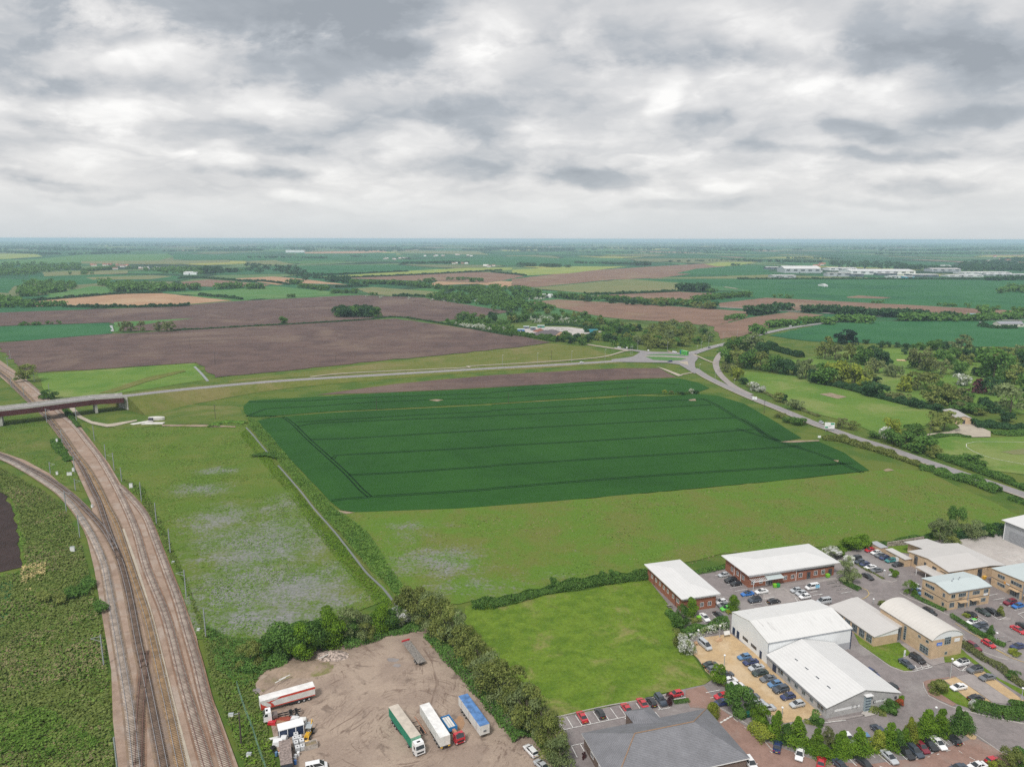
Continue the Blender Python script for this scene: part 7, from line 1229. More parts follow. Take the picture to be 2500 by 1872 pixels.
PM = {k: [crown_me('crown_mid_' + k, s + 77 * j, n, lf, k) for j, s in enumerate(range(4))] for k, n, lf in (('round', 1100, .085), ('open', 900, .08), ('column', 800, .09), ('cone', 700, .1), ('clump', 700, .11))}
PL_ = [crown(500 + s, 56, .27, 'low') for s in range(8)]
def trunk_me(name, limbs):
    mb_ = MB(); mb_.cyl((0, 0, -.02), (.01, .01, .34), .030, .020, n=7); mb_.cyl((.01, .01, .34), (-.01, 0, .78), .020, .006, n=6)
    rg = random.Random(5)
    for k in range(limbs): a = k * 2 * math.pi / limbs + .4; z = .26 + .07 * k; mb_.cyl((0, 0, z), (math.cos(a) * .24, math.sin(a) * .24, z + .28), .013, .004, n=5)
    o = mb_.build(name, BARK); me = o.data; bpy.data.objects.remove(o); return me
TRK = trunk_me('trunk', 6)
TREES = []
SPEC = dict(olive=('open', 'loose olive green'), willow=('open', 'pale grey-green'), fresh=('round', 'bright green'), yellow=('round', 'yellow-green'), mid=('round', 'mid green'), dark=('round', 'dense dark green'), copper=('open', 'brownish'), purple=('cone', 'purple-brown'), conifer=('round', 'blackish evergreen'), blossom=('clump', 'white-blossomed'))
def tree(fr, xb, yb, yt, wpx, sp, grp, name='tree', shape=None, lab=None, zoff=.3, near=None, hm=None):
    b = g(fr, xb, yb, zoff); dp = depth(b); h = hm or max(1.0, rise(b, q(fr, 0, yt)[1]) * .97); w_ = wpx / FR[fr][2] * dp / FPX if wpx else h * random.uniform(.95, 1.25)
    TREES.append(dict(b=b, h=h, w=w_, sp=sp, grp=grp, name=name, shape=shape or SPEC[sp][0], lab=lab, x=q(fr, xb, yb)[0], near=(dp < 330) if near is None else near))
def ins(p, P):
    c = False; j = len(P) - 1
    for i in range(len(P)):
        if (P[i][1] > p[1]) != (P[j][1] > p[1]) and p[0] < (P[j][0] - P[i][0]) * (p[1] - P[i][1]) / (P[j][1] - P[i][1]) + P[i][0]: c = not c
        j = i
    return c
def fill(fr, P, n, h0, h1, sps, grp, name='tree'):
    xs = [p[0] for p in P]; ys = [p[1] for p in P]; k = 0; t_ = 0
    while k < n and t_ < n * 60:
        t_ += 1; x, y = random.uniform(min(xs), max(xs)), random.uniform(min(ys), max(ys))
        if ins((x, y), P): tree(fr, x, y, 0, 0, random.choice(sps), grp, name, hm=random.uniform(h0, h1)); k += 1
# parkland beyond the main road: base x, base y, top y, width, kind
PK = 'in the parkland beyond the main road'
for l in ((60, 335, 90, 180, 'olive'), (170, 352, 180, 150, 'copper'), (340, 372, 165, 160, 'olive'), (290, 175, 15, 185, 'conifer'), (470, 400, 205, 160, 'mid'), (560, 392, 200, 150, 'dark'), (690, 402, 250, 155, 'dark'), (600, 485, 330, 185, 'copper'), (505, 172, 120, 65, 'dark'),
  (670, 212, 140, 75, 'dark'), (745, 207, 145, 52, 'dark'), (845, 208, 150, 75, 'dark'), (940, 235, 160, 85, 'dark'), (1025, 238, 165, 60, 'mid'), (1100, 242, 152, 85, 'mid'), (1240, 242, 122, 145, 'mid'), (1365, 232, 142, 92, 'dark'), (1530, 252, 68, 205, 'willow'), (915, 285, 230, 62, 'dark'),
  (1085, 452, 210, 225, 'copper'), (1030, 432, 312, 105, 'mid'), (1190, 462, 308, 145, 'olive'), (1310, 502, 335, 155, 'copper'), (1510, 498, 362, 145, 'mid'), (1540, 618, 498, 155, 'blossom'), (1720, 702, 540, 145, 'purple'), (1850, 718, 538, 175, 'dark'), (1880, 545, 208, 310, 'mid'), (1760, 295, 200, 175, 'dark'),
  (2050, 300, 198, 135, 'olive'), (2185, 300, 168, 125, 'willow'), (1480, 330, 215, 150, 'mid'), (1620, 340, 225, 140, 'dark'), (1300, 330, 225, 150, 'mid'), (1400, 400, 290, 120, 'mid'), (750, 522, 380, 105, 'willow'), (825, 532, 398, 125, 'willow'), (920, 684, 518, 155, 'yellow'), (1060, 664, 468, 210, 'olive'), (1190, 640, 478, 200, 'olive'),
  (1230, 852, 618, 245, 'olive'), (1390, 842, 600, 215, 'olive'), (1505, 805, 640, 200, 'copper'), (620, 585, 518, 90, 'dark'), (490, 684, 543, 155, 'yellow'), (605, 745, 578, 225, 'dark'), (370, 622, 388, 210, 'yellow'), (260, 600, 380, 190, 'olive'), (150, 602, 348, 225, 'yellow'), (50, 610, 395, 210, 'mid'), (480, 600, 420, 170, 'olive'),
  (2065, 905, 605, 300, 'willow'), (1850, 905, 778, 175, 'dark'), (1765, 835, 738, 90, 'dark'), (2110, 602, 398, 210, 'olive'), (2180, 520, 380, 140, 'dark'), (1970, 580, 430, 140, 'mid'), (1345, 1105, 888, 280, 'olive'), (1055, 862, 755, 145, 'dark'), (880, 800, 700, 160, 'copper'), (1290, 895, 828, 125, 'dark'), (1590, 905, 798, 260, 'mid'), (760, 770, 690, 120, 'copper'),
  (2230, 860, 700, 180, 'mid'), (2280, 700, 500, 220, 'mid'), (2260, 420, 250, 200, 'dark'), (2020, 1010, 900, 130, 'dark'), (1720, 940, 860, 150, 'olive')):
    tree('R2', *l, PK)
fill('R2', [(1400, 300), (2250, 260), (2300, 480), (1700, 560), (1560, 400)], 20, 7, 11, ['mid', 'olive', 'dark', 'olive'], 'at the far side of the parkland')
fill('R2', [(1080, 820), (1300, 640), (1650, 800), (1720, 920), (1400, 900), (1200, 880)], 12, 6, 9, ['mid', 'olive', 'copper'], 'above the farm shed')
for l in ((780, 1140, 978, 145, 'yellow'), (700, 1195, 1068, 105, 'blossom'), (250, 1085, 968, 120, 'copper'), (360, 1095, 1005, 120, 'olive'), (600, 1190, 1120, 120, 'mid'), (790, 1255, 1100, 190, 'mid'), (930, 1290, 1120, 190, 'mid'), (1100, 1340, 1150, 240, 'mid'), (1040, 1145, 1045, 210, 'mid'), (1230, 1385, 1260, 150, 'olive'), (1560, 1450, 1355, 200, 'mid'), (1700, 1480, 1375, 170, 'mid')):
    tree('R2', *l, 'along the verge of the main road', 'roadside_tree')
for l in ((1290, 235, 92, 150, 'olive'), (1240, 240, 120, 90, 'mid'), (1480, 255, 48, 215, 'willow'), (1380, 245, 80, 150, 'mid'), (1610, 300, 138, 135, 'dark'), (1210, 385, 225, 165, 'mid'), (1320, 410, 228, 180, 'olive'), (1450, 440, 235, 190, 'mid'), (1570, 450, 260, 190, 'olive'), (1700, 468, 285, 190, 'mid'), (1830, 500, 330, 180, 'dark'), (1930, 505, 370, 120, 'dark'), (2065, 545, 325, 175, 'willow'), (2180, 590, 440, 150, 'dark'), (1215, 475, 372, 130, 'copper'), (1290, 520, 400, 120, 'olive'), (1335, 568, 430, 110, 'yellow'), (1395, 608, 538, 85, 'dark')):
    tree('R1', *l, 'in the belt behind the old road bend')
for l in ((1505, 675, 588, 115, 'blossom'), (1580, 695, 625, 85, 'blossom'), (1780, 795, 690, 110, 'olive'), (1842, 812, 720, 55, 'dark'), (1945, 885, 775, 155, 'willow'), (545, 705, 672, 60, 'yellow'), (610, 710, 680, 50, 'copper'), (720, 715, 688, 90, 'dark'), (830, 708, 660, 50, 'blossom'), (880, 710, 675, 55, 'dark'), (1800, 970, 915, 105, 'olive'), (1855, 1020, 975, 70, 'mid'), (1980, 1040, 965, 150, 'mid')):
    tree('R1', *l, 'on the verges near the old road', 'bush')
fill('W2', [(565, 440), (700, 412), (800, 430), (885, 475), (872, 492), (700, 512), (560, 518), (500, 500)], 64, 7, 11, ['olive', 'olive', 'mid', 'olive', 'willow'], 'in the wood behind the roundabout')
fill('W2', [(300, 405), (480, 415), (560, 440), (500, 500), (400, 480), (280, 480)], 34, 6, 9, ['mid', 'dark', 'olive'], 'between scrapyard and roundabout wood')
fill('M4', [(60, 300), (430, 225), (620, 265), (860, 215), (1300, 190), (1560, 215), (1880, 290), (2080, 270), (2150, 330), (1700, 330), (1200, 280), (900, 300), (600, 320), (240, 320)], 44, 7, 11, ['mid', 'dark', 'mid', 'olive'], 'in the belt above the scrapyard')
for x, y in ((1480, 470), (1440, 505), (1520, 525), (1640, 540), (1700, 510), (1760, 480), (1590, 500)): tree('M4', x, y, 0, 0, random.choice(['dark', 'mid']), 'beside the scrapyard entrance', hm=9)
for k in range(17): tree('W1', 1462 + k % 9 * 20 + random.uniform(-5, 5), 378 - (k // 9) * 9, 0, 0, 'dark' if k % 4 else 'mid', 'in the ploughed field spinney', hm=random.uniform(13, 16))
tree('W1', 1226, 410, 378, 32, 'mid', '', lab='lone round tree in the middle of the ploughed field')
for k, x in enumerate((535, 568, 610, 685, 720, 735)): tree('W1', x, 442, 400, 34, 'copper', 'between the two ploughed fields')
fill('W2', [(230, 295), (600, 318), (890, 338), (870, 346), (560, 330), (230, 305)], 26, 8, 13, ['mid', 'olive', 'dark'], 'in the brown fields hedge line')
tree('L3', 290, 545, 375, 170, 'olive', '', lab='big round bush between the railway and the ploughed field', name='bush'); tree('L3', 490, 715, 640, 130, 'mid', '', lab='low bush at the far foot of the bridge', name='bush')
# lorry yard surroundings
YB = 'at the back of the lorry yard'
tree('Y5', 672, 560, 272, 165, 'fresh', '', shape='column', lab='tall bright green columnar tree at the back of the lorry yard', name='columnar_tree', zoff=.2); tree('Y5', 1035, 450, 245, 135, 'fresh', '', shape='column', lab='smaller bright green columnar tree near the end of the ditch', name='columnar_tree')
for l in ((240, 655, 470, 210, 'mid'), (330, 640, 400, 250, 'mid'), (430, 640, 395, 220, 'fresh'), (200, 640, 520, 160, 'fresh'), (500, 610, 375, 220, 'mid'), (580, 590, 420, 160, 'mid'), (40, 700, 560, 170, 'olive'), (860, 490, 260, 215, 'willow'), (790, 500, 380, 150, 'mid'), (1120, 430, 290, 160, 'mid'), (940, 500, 370, 130, 'olive'), (1200, 400, 265, 120, 'blossom')): tree('Y5', *l, YB, 'yard_tree')
WR = 'between yard and mown field'
for l in ((1240, 330, 130, 190, 'olive'), (1330, 370, 125, 230, 'olive'), (1420, 420, 170, 200, 'willow'), (1480, 470, 200, 220, 'olive'), (1600, 560, 310, 220, 'willow'), (1700, 640, 400, 230, 'olive'), (1790, 740, 520, 230, 'olive'), (1850, 830, 600, 240, 'willow'), (1930, 930, 640, 260, 'olive'), (2030, 1020, 720, 260, 'olive'), (2110, 1120, 840, 260, 'willow'), (2170, 1230, 900, 250, 'olive'), (1540, 520, 250, 200, 'olive'), (1980, 1000, 760, 200, 'willow'), (2080, 1110, 860, 180, 'olive')): tree('Y5', *l, WR, 'willow_tree')
for l in ((60, 1440, 1180, 190, 'willow'), (110, 1530, 1250, 180, 'olive'), (160, 1610, 1330, 190, 'olive'), (190, 1680, 1420, 170, 'willow')): tree('C6', *l, WR, 'willow_tree')
# business park trees
BP = 'of the business park'
for fr, x, yb, yt, w_, sp, shp, lab in (('C6', 1122, 590, 465, 68, 'fresh', 'column', 'bright columnar tree at the front corner of the small brick office'), ('B1', 1062, 935, 755, 100, 'fresh', 'column', 'bright columnar tree beside the lime green car'), ('B1', 505, 1100, 880, 110, 'mid', 'open', 'slim dark tree by the hedge of the small brick office'),
   ('B2', 325, 850, 640, 185, 'willow', 'open', 'grey-green tree at the corner of the long brick office'), ('B2', 130, 580, 465, 190, 'blossom', 'clump', 'large white-blossomed bush behind the long brick office'), ('B2', 300, 640, 545, 130, 'blossom', 'clump', 'smaller white-blossomed bush above the row of dark cars'), ('B2', 230, 560, 480, 90, 'fresh', 'clump', 'bright bush between the two white-blossomed bushes'),
   ('B2', 320, 490, 350, 200, 'fresh', 'clump', 'wide yellow-green bush on the meadow edge behind the car park'), ('B2', 470, 470, 340, 130, 'fresh', 'clump', 'narrower yellow-green bush next to the wide one on the meadow edge'), ('B2', 1300, 400, 145, 240, 'willow', 'open', 'bushy silver-grey willow behind the beige hall'), ('B2', 1450, 340, 20, 190, 'mid', 'open', 'tall slender tree rising above the silver willows'), ('B2', 1620, 360, 170, 230, 'willow', 'open', 'silver willow nearest the concrete yard'), ('B2', 1440, 430, 320, 130, 'olive', 'clump', 'bush at the gable of the beige hall'),
   ('B2', 1810, 340, 215, 150, 'mid', 'clump', 'dense bush on the edge of the concrete yard'), ('B2', 805, 785, 700, 85, 'fresh', 'clump', 'small leafy green tree beside the low white sign'), ('B2', 980, 970, 845, 130, 'fresh', 'open', 'round light green tree beside the beige office end'), ('B2', 1845, 1430, 1300, 66, 'mid', 'cone', 'small conical evergreen in the clipped hedge'),
   ('B3', 410, 690, 490, 135, 'fresh', 'round', 'round tree between the parked cars on the tan gravel'), ('B3', 590, 970, 700, 215, 'mid', 'round', 'big green bush tree beside the red hatchback'), ('B3', 520, 740, 665, 70, 'fresh', 'clump', 'little bright sapling next to the big green bush tree'), ('B3', 730, 960, 800, 130, 'mid', 'open', 'tree between the big bush tree and the lower yellow-green tree'), ('B3', 825, 1080, 880, 170, 'fresh', 'round', 'yellow-green tree at the lower side of the gravel'), ('B3', 355, 1010, 855, 110, 'yellow', 'column', 'small yellowish tree at the corner of the slate roof'),
   ('B3', 100, 380, 210, 150, 'blossom', 'clump', 'full white blossom bush at the grass edge of the tan gravel'), ('B3', 40, 300, 150, 130, 'olive', 'clump', 'green bush behind the full white blossom bush'), ('B3', 1395, 1080, 965, 130, 'mid', 'clump', 'rounded dark shrub at the corner of the gabled unit'), ('B4', 1160, 780, 625, 160, 'olive', 'clump', 'round brownish-green shrub on the grass island'), ('B4', 590, 1010, 890, 160, 'mid', 'clump', 'green shrub in the corner bed of the gabled unit'), ('B4', 690, 930, 850, 100, 'red', 'clump', 'red-leaved shrub in the corner bed of the gabled unit'), ('B4', 700, 880, 810, 90, 'fresh', 'clump', 'bright shrub behind the red-leaved one'), ('B4', 540, 930, 860, 80, 'blossom', 'clump', 'whitish shrub beside the red-leaved one'), ('B4', 570, 870, 815, 110, 'fresh', 'clump', 'yellowish shrub nearest the gabled unit wall'),
   ('B4', 1575, 985, 880, 90, 'blossom', 'clump', 'whitish shrub at the start of the long curved hedge'), ('B4', 2100, 960, 850, 140, 'mid', 'clump', 'dark shrub above the long curved hedge by the photo edge'), ('B4', 2050, 620, 530, 130, 'mid', 'clump', 'bigger green shrub within the mixed roadside hedge'), ('B5', 1230, 365, 262, 75, 'purple', 'clump', 'purple-leaved bush between the black people carrier and the red hatchback'), ('B4', 2000, 1700, 1440, 230, 'olive', 'open', 'large olive tree at the bottom corner of the red paving'), ('B4', 2140, 1660, 1440, 200, 'mid', 'round', 'dark tree at the very corner behind the olive one'), ('B4', 1790, 1680, 1580, 110, 'yellow', 'clump', 'yellowish bush beside the red car at the bottom edge'),
   ('C6', 1035, 660, 570, 110, 'mid', 'clump', 'round shrub by the picnic table hedge'), ('B2', 690, 1095, 1045, 90, 'olive', 'clump', 'low spiky shrub in the round bed by the curved roof'), ('B2', 2110, 1630, 1575, 95, 'yellow', 'clump', 'spiky yellow-green shrub at the hedge end'), ('B2', 1595, 1215, 1175, 70, 'yellow', 'clump', 'low yellow shrub in front of the black hatchback'), ('B2', 1960, 1200, 1110, 60, 'olive', 'clump', 'thin shrub strip end beside the black saloon'), ('B5', 460, 850, 795, 35, 'purple', 'clump', 'small purple shrub at the wall of the slate-roofed office'), ('C6', 155, 375, 320, 55, 'mid', 'clump', 'single round bush on the meadow edge nearest the ditch'), ('C6', 482, 338, 285, 70, 'mid', 'clump', 'first of two round bushes on the bank before the small brick office'), ('C6', 580, 322, 265, 70, 'mid', 'clump', 'second of two round bushes on the bank before the small brick office')):
    small = shp == 'clump'
    TREES.append(None); TREES.pop()
    if sp == 'red': SPEC['red'] = ('clump', 'red')
    tree(fr, x, yb, yt, w_, sp, '', 'shrub' if small else 'park_tree', shape=shp, lab=lab)
YT = 'above the lower car row'
for l in ((985, 1215, 945, 150, 'fresh'), (1080, 1250, 1080, 130, 'mid'), (1190, 1290, 1015, 190, 'fresh'), (1390, 1330, 1115, 130, 'fresh'), (1480, 1330, 1130, 120, 'copper'), (1440, 1400, 1280, 170, 'fresh'), (1610, 1370, 1145, 150, 'fresh'), (1800, 1360, 1115, 165, 'fresh'), (1990, 1330, 1125, 150, 'yellow'), (2110, 1300, 1065, 165, 'fresh')): tree('B3', *l, YT, 'young_tree', shape='cone' if l[4] != 'copper' else 'open')
for l in ((30, 1500, 1230, 170, 'fresh'), (690, 1440, 1205, 150, 'mid'), (830, 1390, 1080, 150, 'yellow'), (1010, 1310, 965, 205, 'fresh'), (1200, 1270, 970, 190, 'fresh'), (1380, 1240, 940, 200, 'mid'), (1480, 1230, 1020, 170, 'mid'), (760, 1390, 1190, 150, 'fresh'), (900, 1350, 1180, 150, 'fresh')): tree('B4', *l, YT, 'young_tree', shape='cone')
# build the individual trees; ordinals make every label single one tree out
cnt = {}
for T in sorted(TREES, key=lambda t_: t_['x']):
    if T['lab'] is None:
        k = (T['grp'], T['sp'], T['name']); i = cnt.get(k, 0); cnt[k] = i + 1
        T['lab'] = f"{SPEC[T['sp']][1]} {'bush' if T['name'] == 'bush' else 'tree'} {T['grp']}, {ONM[i]} from the railway"
    r = empty(T['name'], T['b'], random.uniform(0, 6.28)); tag(r, T['lab'], 'bush' if T['name'] in ('bush', 'shrub') else 'tree', ('trees ' + T['grp']) if T['grp'] else None)
    me = random.choice((PN if T['near'] else PM)[T['shape']]); o = shared('crown', me, r, m_=FM[T['sp']])
    sx = T['w'] * 1.02
    o.scale = (sx * random.uniform(.92, 1.08), sx * random.uniform(.92, 1.08), T['h'])
    if T['name'] not in ('bush', 'shrub'): o2 = shared('trunk', TRK, r); o2.scale = (T['h'] * .9, T['h'] * .9, T['h'])

# hedges
def hedge(fr, P, w_, h, sp, lab, leaf=.4, dens=10, name='hedge', cat='hedge', rough=.35, z=.25):
    L = smooth_line(gl(fr, P, z), 1.5); seg = np.array([[p.x, p.y] for p in L]); d = np.diff(seg, axis=0); ln = np.linalg.norm(d, axis=1); tot = ln.sum(); rg = np.random.default_rng(len(lab) * 7 + int(tot))
    n = int(min(60000, tot * (w_ + 2 * h) * dens)); t_ = rg.uniform(0, tot, n); cs = np.concatenate([[0], np.cumsum(ln)]); i = np.clip(np.searchsorted(cs, t_) - 1, 0, len(d) - 1); f_ = (t_ - cs[i]) / ln[i]
    base = seg[i] + d[i] * f_[:, None]; nr = np.stack([-d[i][:, 1], d[i][:, 0]], 1) / ln[i][:, None]
    ph = rg.uniform(0, 6.28, 6); wav = sum(np.sin(t_ / (1.3 * 1.9 ** k) + ph[k]) for k in range(5)) / 5 * rough * 2.2
    a = rg.uniform(0, math.pi, n); rr = rg.uniform(.75, 1.05, n); ww = w_ / 2 * (1 + wav * .5); hh = h * (1 + wav)
    x = np.cos(a) * ww * rr; zz_ = np.sin(a) ** .6 * hh * rr
    C = np.column_stack([base + nr * x[:, None], z + zz_]); N = np.column_stack([nr * np.cos(a)[:, None], np.sin(a)])
    V, Q_ = quads(C, N, leaf, rg); o = put(name, mesh_np(name, V, Q_, [FM[sp]])); tag(o, lab, cat); return o
hedge('B3', [(70, 230), (160, 165), (300, 150), (420, 120), (510, 120)], 3.6, 2.6, 'mid', 'flowering hedge between the small brick office bays and the tan gravel', .3, 26)
hedge('B3', [(120, 250), (260, 210), (400, 170), (500, 160)], 1.6, 2.2, 'blossom', 'strip of white blossom along the front of the flowering hedge', .26, 8, 'blossom_hedge')
hedge('B4', [(1560, 960), (1650, 985), (1780, 1020), (1900, 1050), (2050, 1060), (2179, 1060), (2350, 1060)], 4.2, 2.4, 'mid', 'long curved hedge below the tan gravel bays', .28, 30, rough=.12)
hedge('B4', [(1530, 25), (1600, 70), (1700, 125), (1830, 195), (1950, 235)], 1.5, 1.3, 'mid', 'clipped green hedge between the drive and the beige office car park', .22, 45, rough=.05)
hedge('B2', [(1420, 1215), (1560, 1305), (1720, 1400), (1860, 1480), (2010, 1545)], 1.5, 1.3, 'mid', 'long clipped bright green hedge along the drive', .22, 40, rough=.05)
hedge('B2', [(1010, 985), (1100, 1040), (1250, 1110), (1360, 1165)], 2.0, 1.1, 'mid', 'low hedge at the foot of the detached beige office', .25, 30, rough=.15)
hedge('B2', [(240, 820), (320, 880), (440, 935)], 2.6, 1.3, 'mid', 'low hedge below the grey-green tree at the brick office corner', .28, 26, rough=.2)
hedge('B4', [(1440, 220), (1560, 300), (1680, 380), (1790, 440), (1900, 500), (2000, 590), (2179, 720), (2300, 790)], 2.0, 1.5, 'copper', 'brownish mixed hedge between the lawn strip and the drive', .28, 30, rough=.25)
hedge('B5', [(1270, 355), (1340, 345), (1410, 335)], 1.3, .8, 'mid', 'small clipped hedge below the red hatchback by the mown field', .2, 50, rough=.05)
hedge('B1', [(590, 1060), (650, 1050), (700, 1035)], 2.2, 1.2, 'olive', 'clipped hedge block beside the lime bin', .22, 45, rough=.08)
hedge('B1', [(350, 960), (400, 1000), (450, 1060)], 2.4, 1.5, 'mid', 'dark hedge beside the picnic table', .28, 30)
hedge('B1', [(990, 940), (1030, 980)], 1.2, 1.0, 'yellow', 'tiny yellow hedge at the foot of the columnar tree', .2, 45, rough=.08)
hedge('B3', [(770, 1110), (840, 1190), (920, 1275)], 4.4, 2.4, 'yellow', 'yellow-green clipped hedge at the bend of the red paved drive', .26, 40, rough=.1)
hedge('B3', [(1180, 1300), (1330, 1340), (1480, 1390), (1700, 1370), (1880, 1340), (2080, 1300)], 3.0, 1.4, 'fresh', 'leafy undergrowth hedge beneath the line of young trees', .3, 26, rough=.4)
hedge('B4', [(20, 1510), (250, 1480), (450, 1430), (640, 1390), (800, 1360), (1000, 1300), (1250, 1240), (1420, 1220)], 2.6, 1.3, 'mid', 'dark undergrowth hedge behind the close group of cars', .3, 24, rough=.4)
hedge('B3', [(1260, 1050), (1330, 1065), (1440, 1080)], 2.2, .9, 'olive', 'low planting along the foot of the gabled unit', .25, 26)
hedge('B3', [(1910, 930), (1990, 960), (2060, 975)], 3.2, .9, 'olive', 'low mixed planting in the corner bed by the porch', .25, 26)
hedge('B2', [(560, 500), (640, 460), (900, 405), (1100, 370), (1240, 355)], 2.4, 1.6, 'mid', 'hedge along the meadow edge above the garden wall', .3, 26)
hedge('B2', [(1460, 375), (1650, 345), (1850, 325), (2000, 335)], 4.0, 3.4, 'dark', 'dark hedge behind the concrete yard', .35, 22)
hedge('B2', [(1490, 450), (1700, 565), (1850, 625), (1975, 660)], 1.0, .6, 'olive', 'thin hedge strip between the beige hall and the concrete yard', .25, 26)
hedge('B2', [(390, 640), (500, 710), (600, 760), (700, 815)], 1.2, .7, 'olive', 'low planted strip below the row of dark cars', .22, 26)
hedge('C6', [(-430, 520), (-280, 510), (-100, 470), (0, 440), (150, 405), (330, 375), (520, 345), (700, 325), (820, 305)], 5.0, 1.9, 'mid', 'thick dark green bank between the meadow and the mown field', .4, 16)
hedge('B1', [(640, 530), (800, 500), (990, 460)], 3.0, 1.2, 'mid', 'grassy hedge between the two brick offices', .35, 16)
hedge('R3', [(40, 320), (200, 330), (400, 385), (600, 440), (800, 505), (1000, 575), (1130, 620)], 5.0, 2.8, 'olive', 'roadside hedge between the wheat field and the main road', .5, 12)
hedge('R3', [(1080, 645), (1180, 655), (1240, 660)], 4.0, 2.6, 'mid', 'short hedge end beside the field gate', .5, 12)
hedge('R3', [(1270, 690), (1450, 740), (1650, 790), (1800, 850), (1940, 900)], 6.0, 3.4, 'mid', 'thick hedge between the big meadow and the main road', .5, 12)
hedge('R3', [(2060, 960), (2212, 1010), (2400, 1080)], 4, 1.6, 'mid', 'thin hedge end at the meadow corner by the road', .5, 10)
hedge('R3', [(1270, 500), (1450, 570), (1700, 660), (1900, 730), (2212, 850), (2500, 950)], 5.0, 2.6, 'mid', 'hedge between the cricket field and the main road', .5, 12)
hedge('R3', [(1180, 310), (1400, 275), (1640, 300)], 4.0, 1.0, 'mid', 'low green bank around the cricket field corner', .5, 12)
hedge('R3', [(1650, 170), (1900, 180), (2212, 215), (2500, 230)], 12, 3.0, 'dark', 'broad bramble bank behind the cricket field', .8, 7)
hedge('R3', [(1870, 255), (2100, 265), (2300, 240)], 7, 1.6, 'mid', 'lower bramble bank next to the turning area', .6, 9)
hedge('R2', [(-100, 575), (100, 612), (330, 665), (500, 715), (680, 765), (900, 820), (1000, 845), (1300, 890)], 6.0, 4.0, 'dark', 'dark shaded undergrowth along the far edge of the bright meadow', .7, 8)
hedge('R1', [(1660, 215), (1800, 260), (1950, 300), (2020, 320)], 8, 5.0, 'dark', 'dark hedge running back from the belt behind the old road', .8, 8)
hedge('R1', [(1430, 630), (1640, 710), (1750, 770), (1880, 830), (2030, 890), (2212, 960)], 3, 1.6, 'copper', 'scrubby hedge between the main road and the bright meadow', .5, 10)
hedge('R1', [(520, 712), (700, 715), (900, 700)], 3, 1.2, 'mid', 'low scrub on the pale strip through the wheat', .5, 10)
hedge('M4', [(240, 325), (500, 350), (740, 400), (900, 430), (1150, 465), (1390, 505)], 9, 5.0, 'mid', 'tall hedge with blossom between the ploughed field and the scrapyard', .8, 9)
hedge('M4', [(280, 330), (500, 360), (680, 390), (800, 410)], 5, 4.6, 'blossom', 'white-blossomed length of the tall ploughed field hedge', .6, 3, 'blossom_hedge')
hedge('M4', [(1240, 325), (1500, 330), (1700, 355), (1880, 385)], 6, 2.4, 'dark', 'dark bramble bank behind the scrapyard', .8, 8)
hedge('W1', [(740, 438), (1000, 424), (1500, 397), (1710, 380), (1880, 402), (2212, 462)], 3.0, 1.6, 'dark', 'thin dark hedge between the two ploughed fields', .9, 5)
hedge('K6', [(-100, 282), (-60, 250), (20, 240), (100, 240), (165, 250)], 6, 1.0, 'reed', 'rough grassy bank at the head of the ditch', .5, 10)
hedge('L3', [(650, 830), (700, 890), (760, 960), (800, 1010)], 3, 1.4, 'mid', 'bushes between the tracks and the dirt path under the bridge', .5, 12)
hedge('L3', [(560, 1140), (580, 1200), (650, 1280), (700, 1350)], 5, 1.2, 'mid', 'dark low bushes between the two railway lines', .5, 12)
hedge('Y5', [(-60, 740), (60, 700), (180, 690), (330, 680)], 8, 2.2, 'mid', 'bramble bank behind the rubble at the yard corner', .4, 16)
hedge('Y5', [(740, 545), (900, 500), (1050, 455), (1200, 430), (1350, 400)], 7, 1.4, 'mid', 'nettle bank along the back edge of the lorry yard', .4, 14)
hedge('Y5', [(1420, 480), (1560, 620), (1700, 760), (1880, 980), (2050, 1170), (2130, 1290)], 5, 1.8, 'mid', 'undergrowth beneath the willow row', .4, 14)
for i, (fr, P, lab) in enumerate((('F1', [(540, 600), (1000, 603), (1450, 598), (1640, 588)], 'long dark hedge below the tan field'), ('F1', [(1720, 500), (1900, 515), (2090, 535)], 'hedge at the tip of the tan field'), ('F2', [(580, 352), (1100, 340), (1650, 315), (2212, 285)], 'hedge along the lower side of the yellow field'), ('F2', [(600, 326), (1000, 312), (1400, 294)], 'hedge along the upper side of the yellow field'),
    ('F3', [(800, 493), (1200, 485), (1620, 467)], 'hedge between the olive and brown far fields'), ('F2', [(0, 375), (200, 385), (370, 408)], 'hedge beside the pinkish far field'), ('F1', [(1540, 355), (1700, 350), (2212, 385)], 'hedge before the pinkish far field'), ('F2', [(780, 430), (900, 425), (1060, 422)], 'short hedge above the olive far field'), ('F2', [(1270, 508), (1500, 510), (1700, 520)], 'hedge above the large ploughed field'), ('F3', [(0, 302), (150, 315), (300, 330)], 'hedge beside the far farm track'), ('F4', [(0, 322), (1000, 322), (2212, 326)], 'field edge hedge before the far estate'), ('F1', [(240, 552), (700, 515), (1040, 488), (1400, 480)], 'hedge along the upper side of the tan field'), ('F4', [(1870, 685), (2000, 700), (2150, 700)], 'garden hedge before the bungalow'))):
    hedge(fr, P, 7, 4.2, 'dark', lab, 2.2, .9, z=.3)

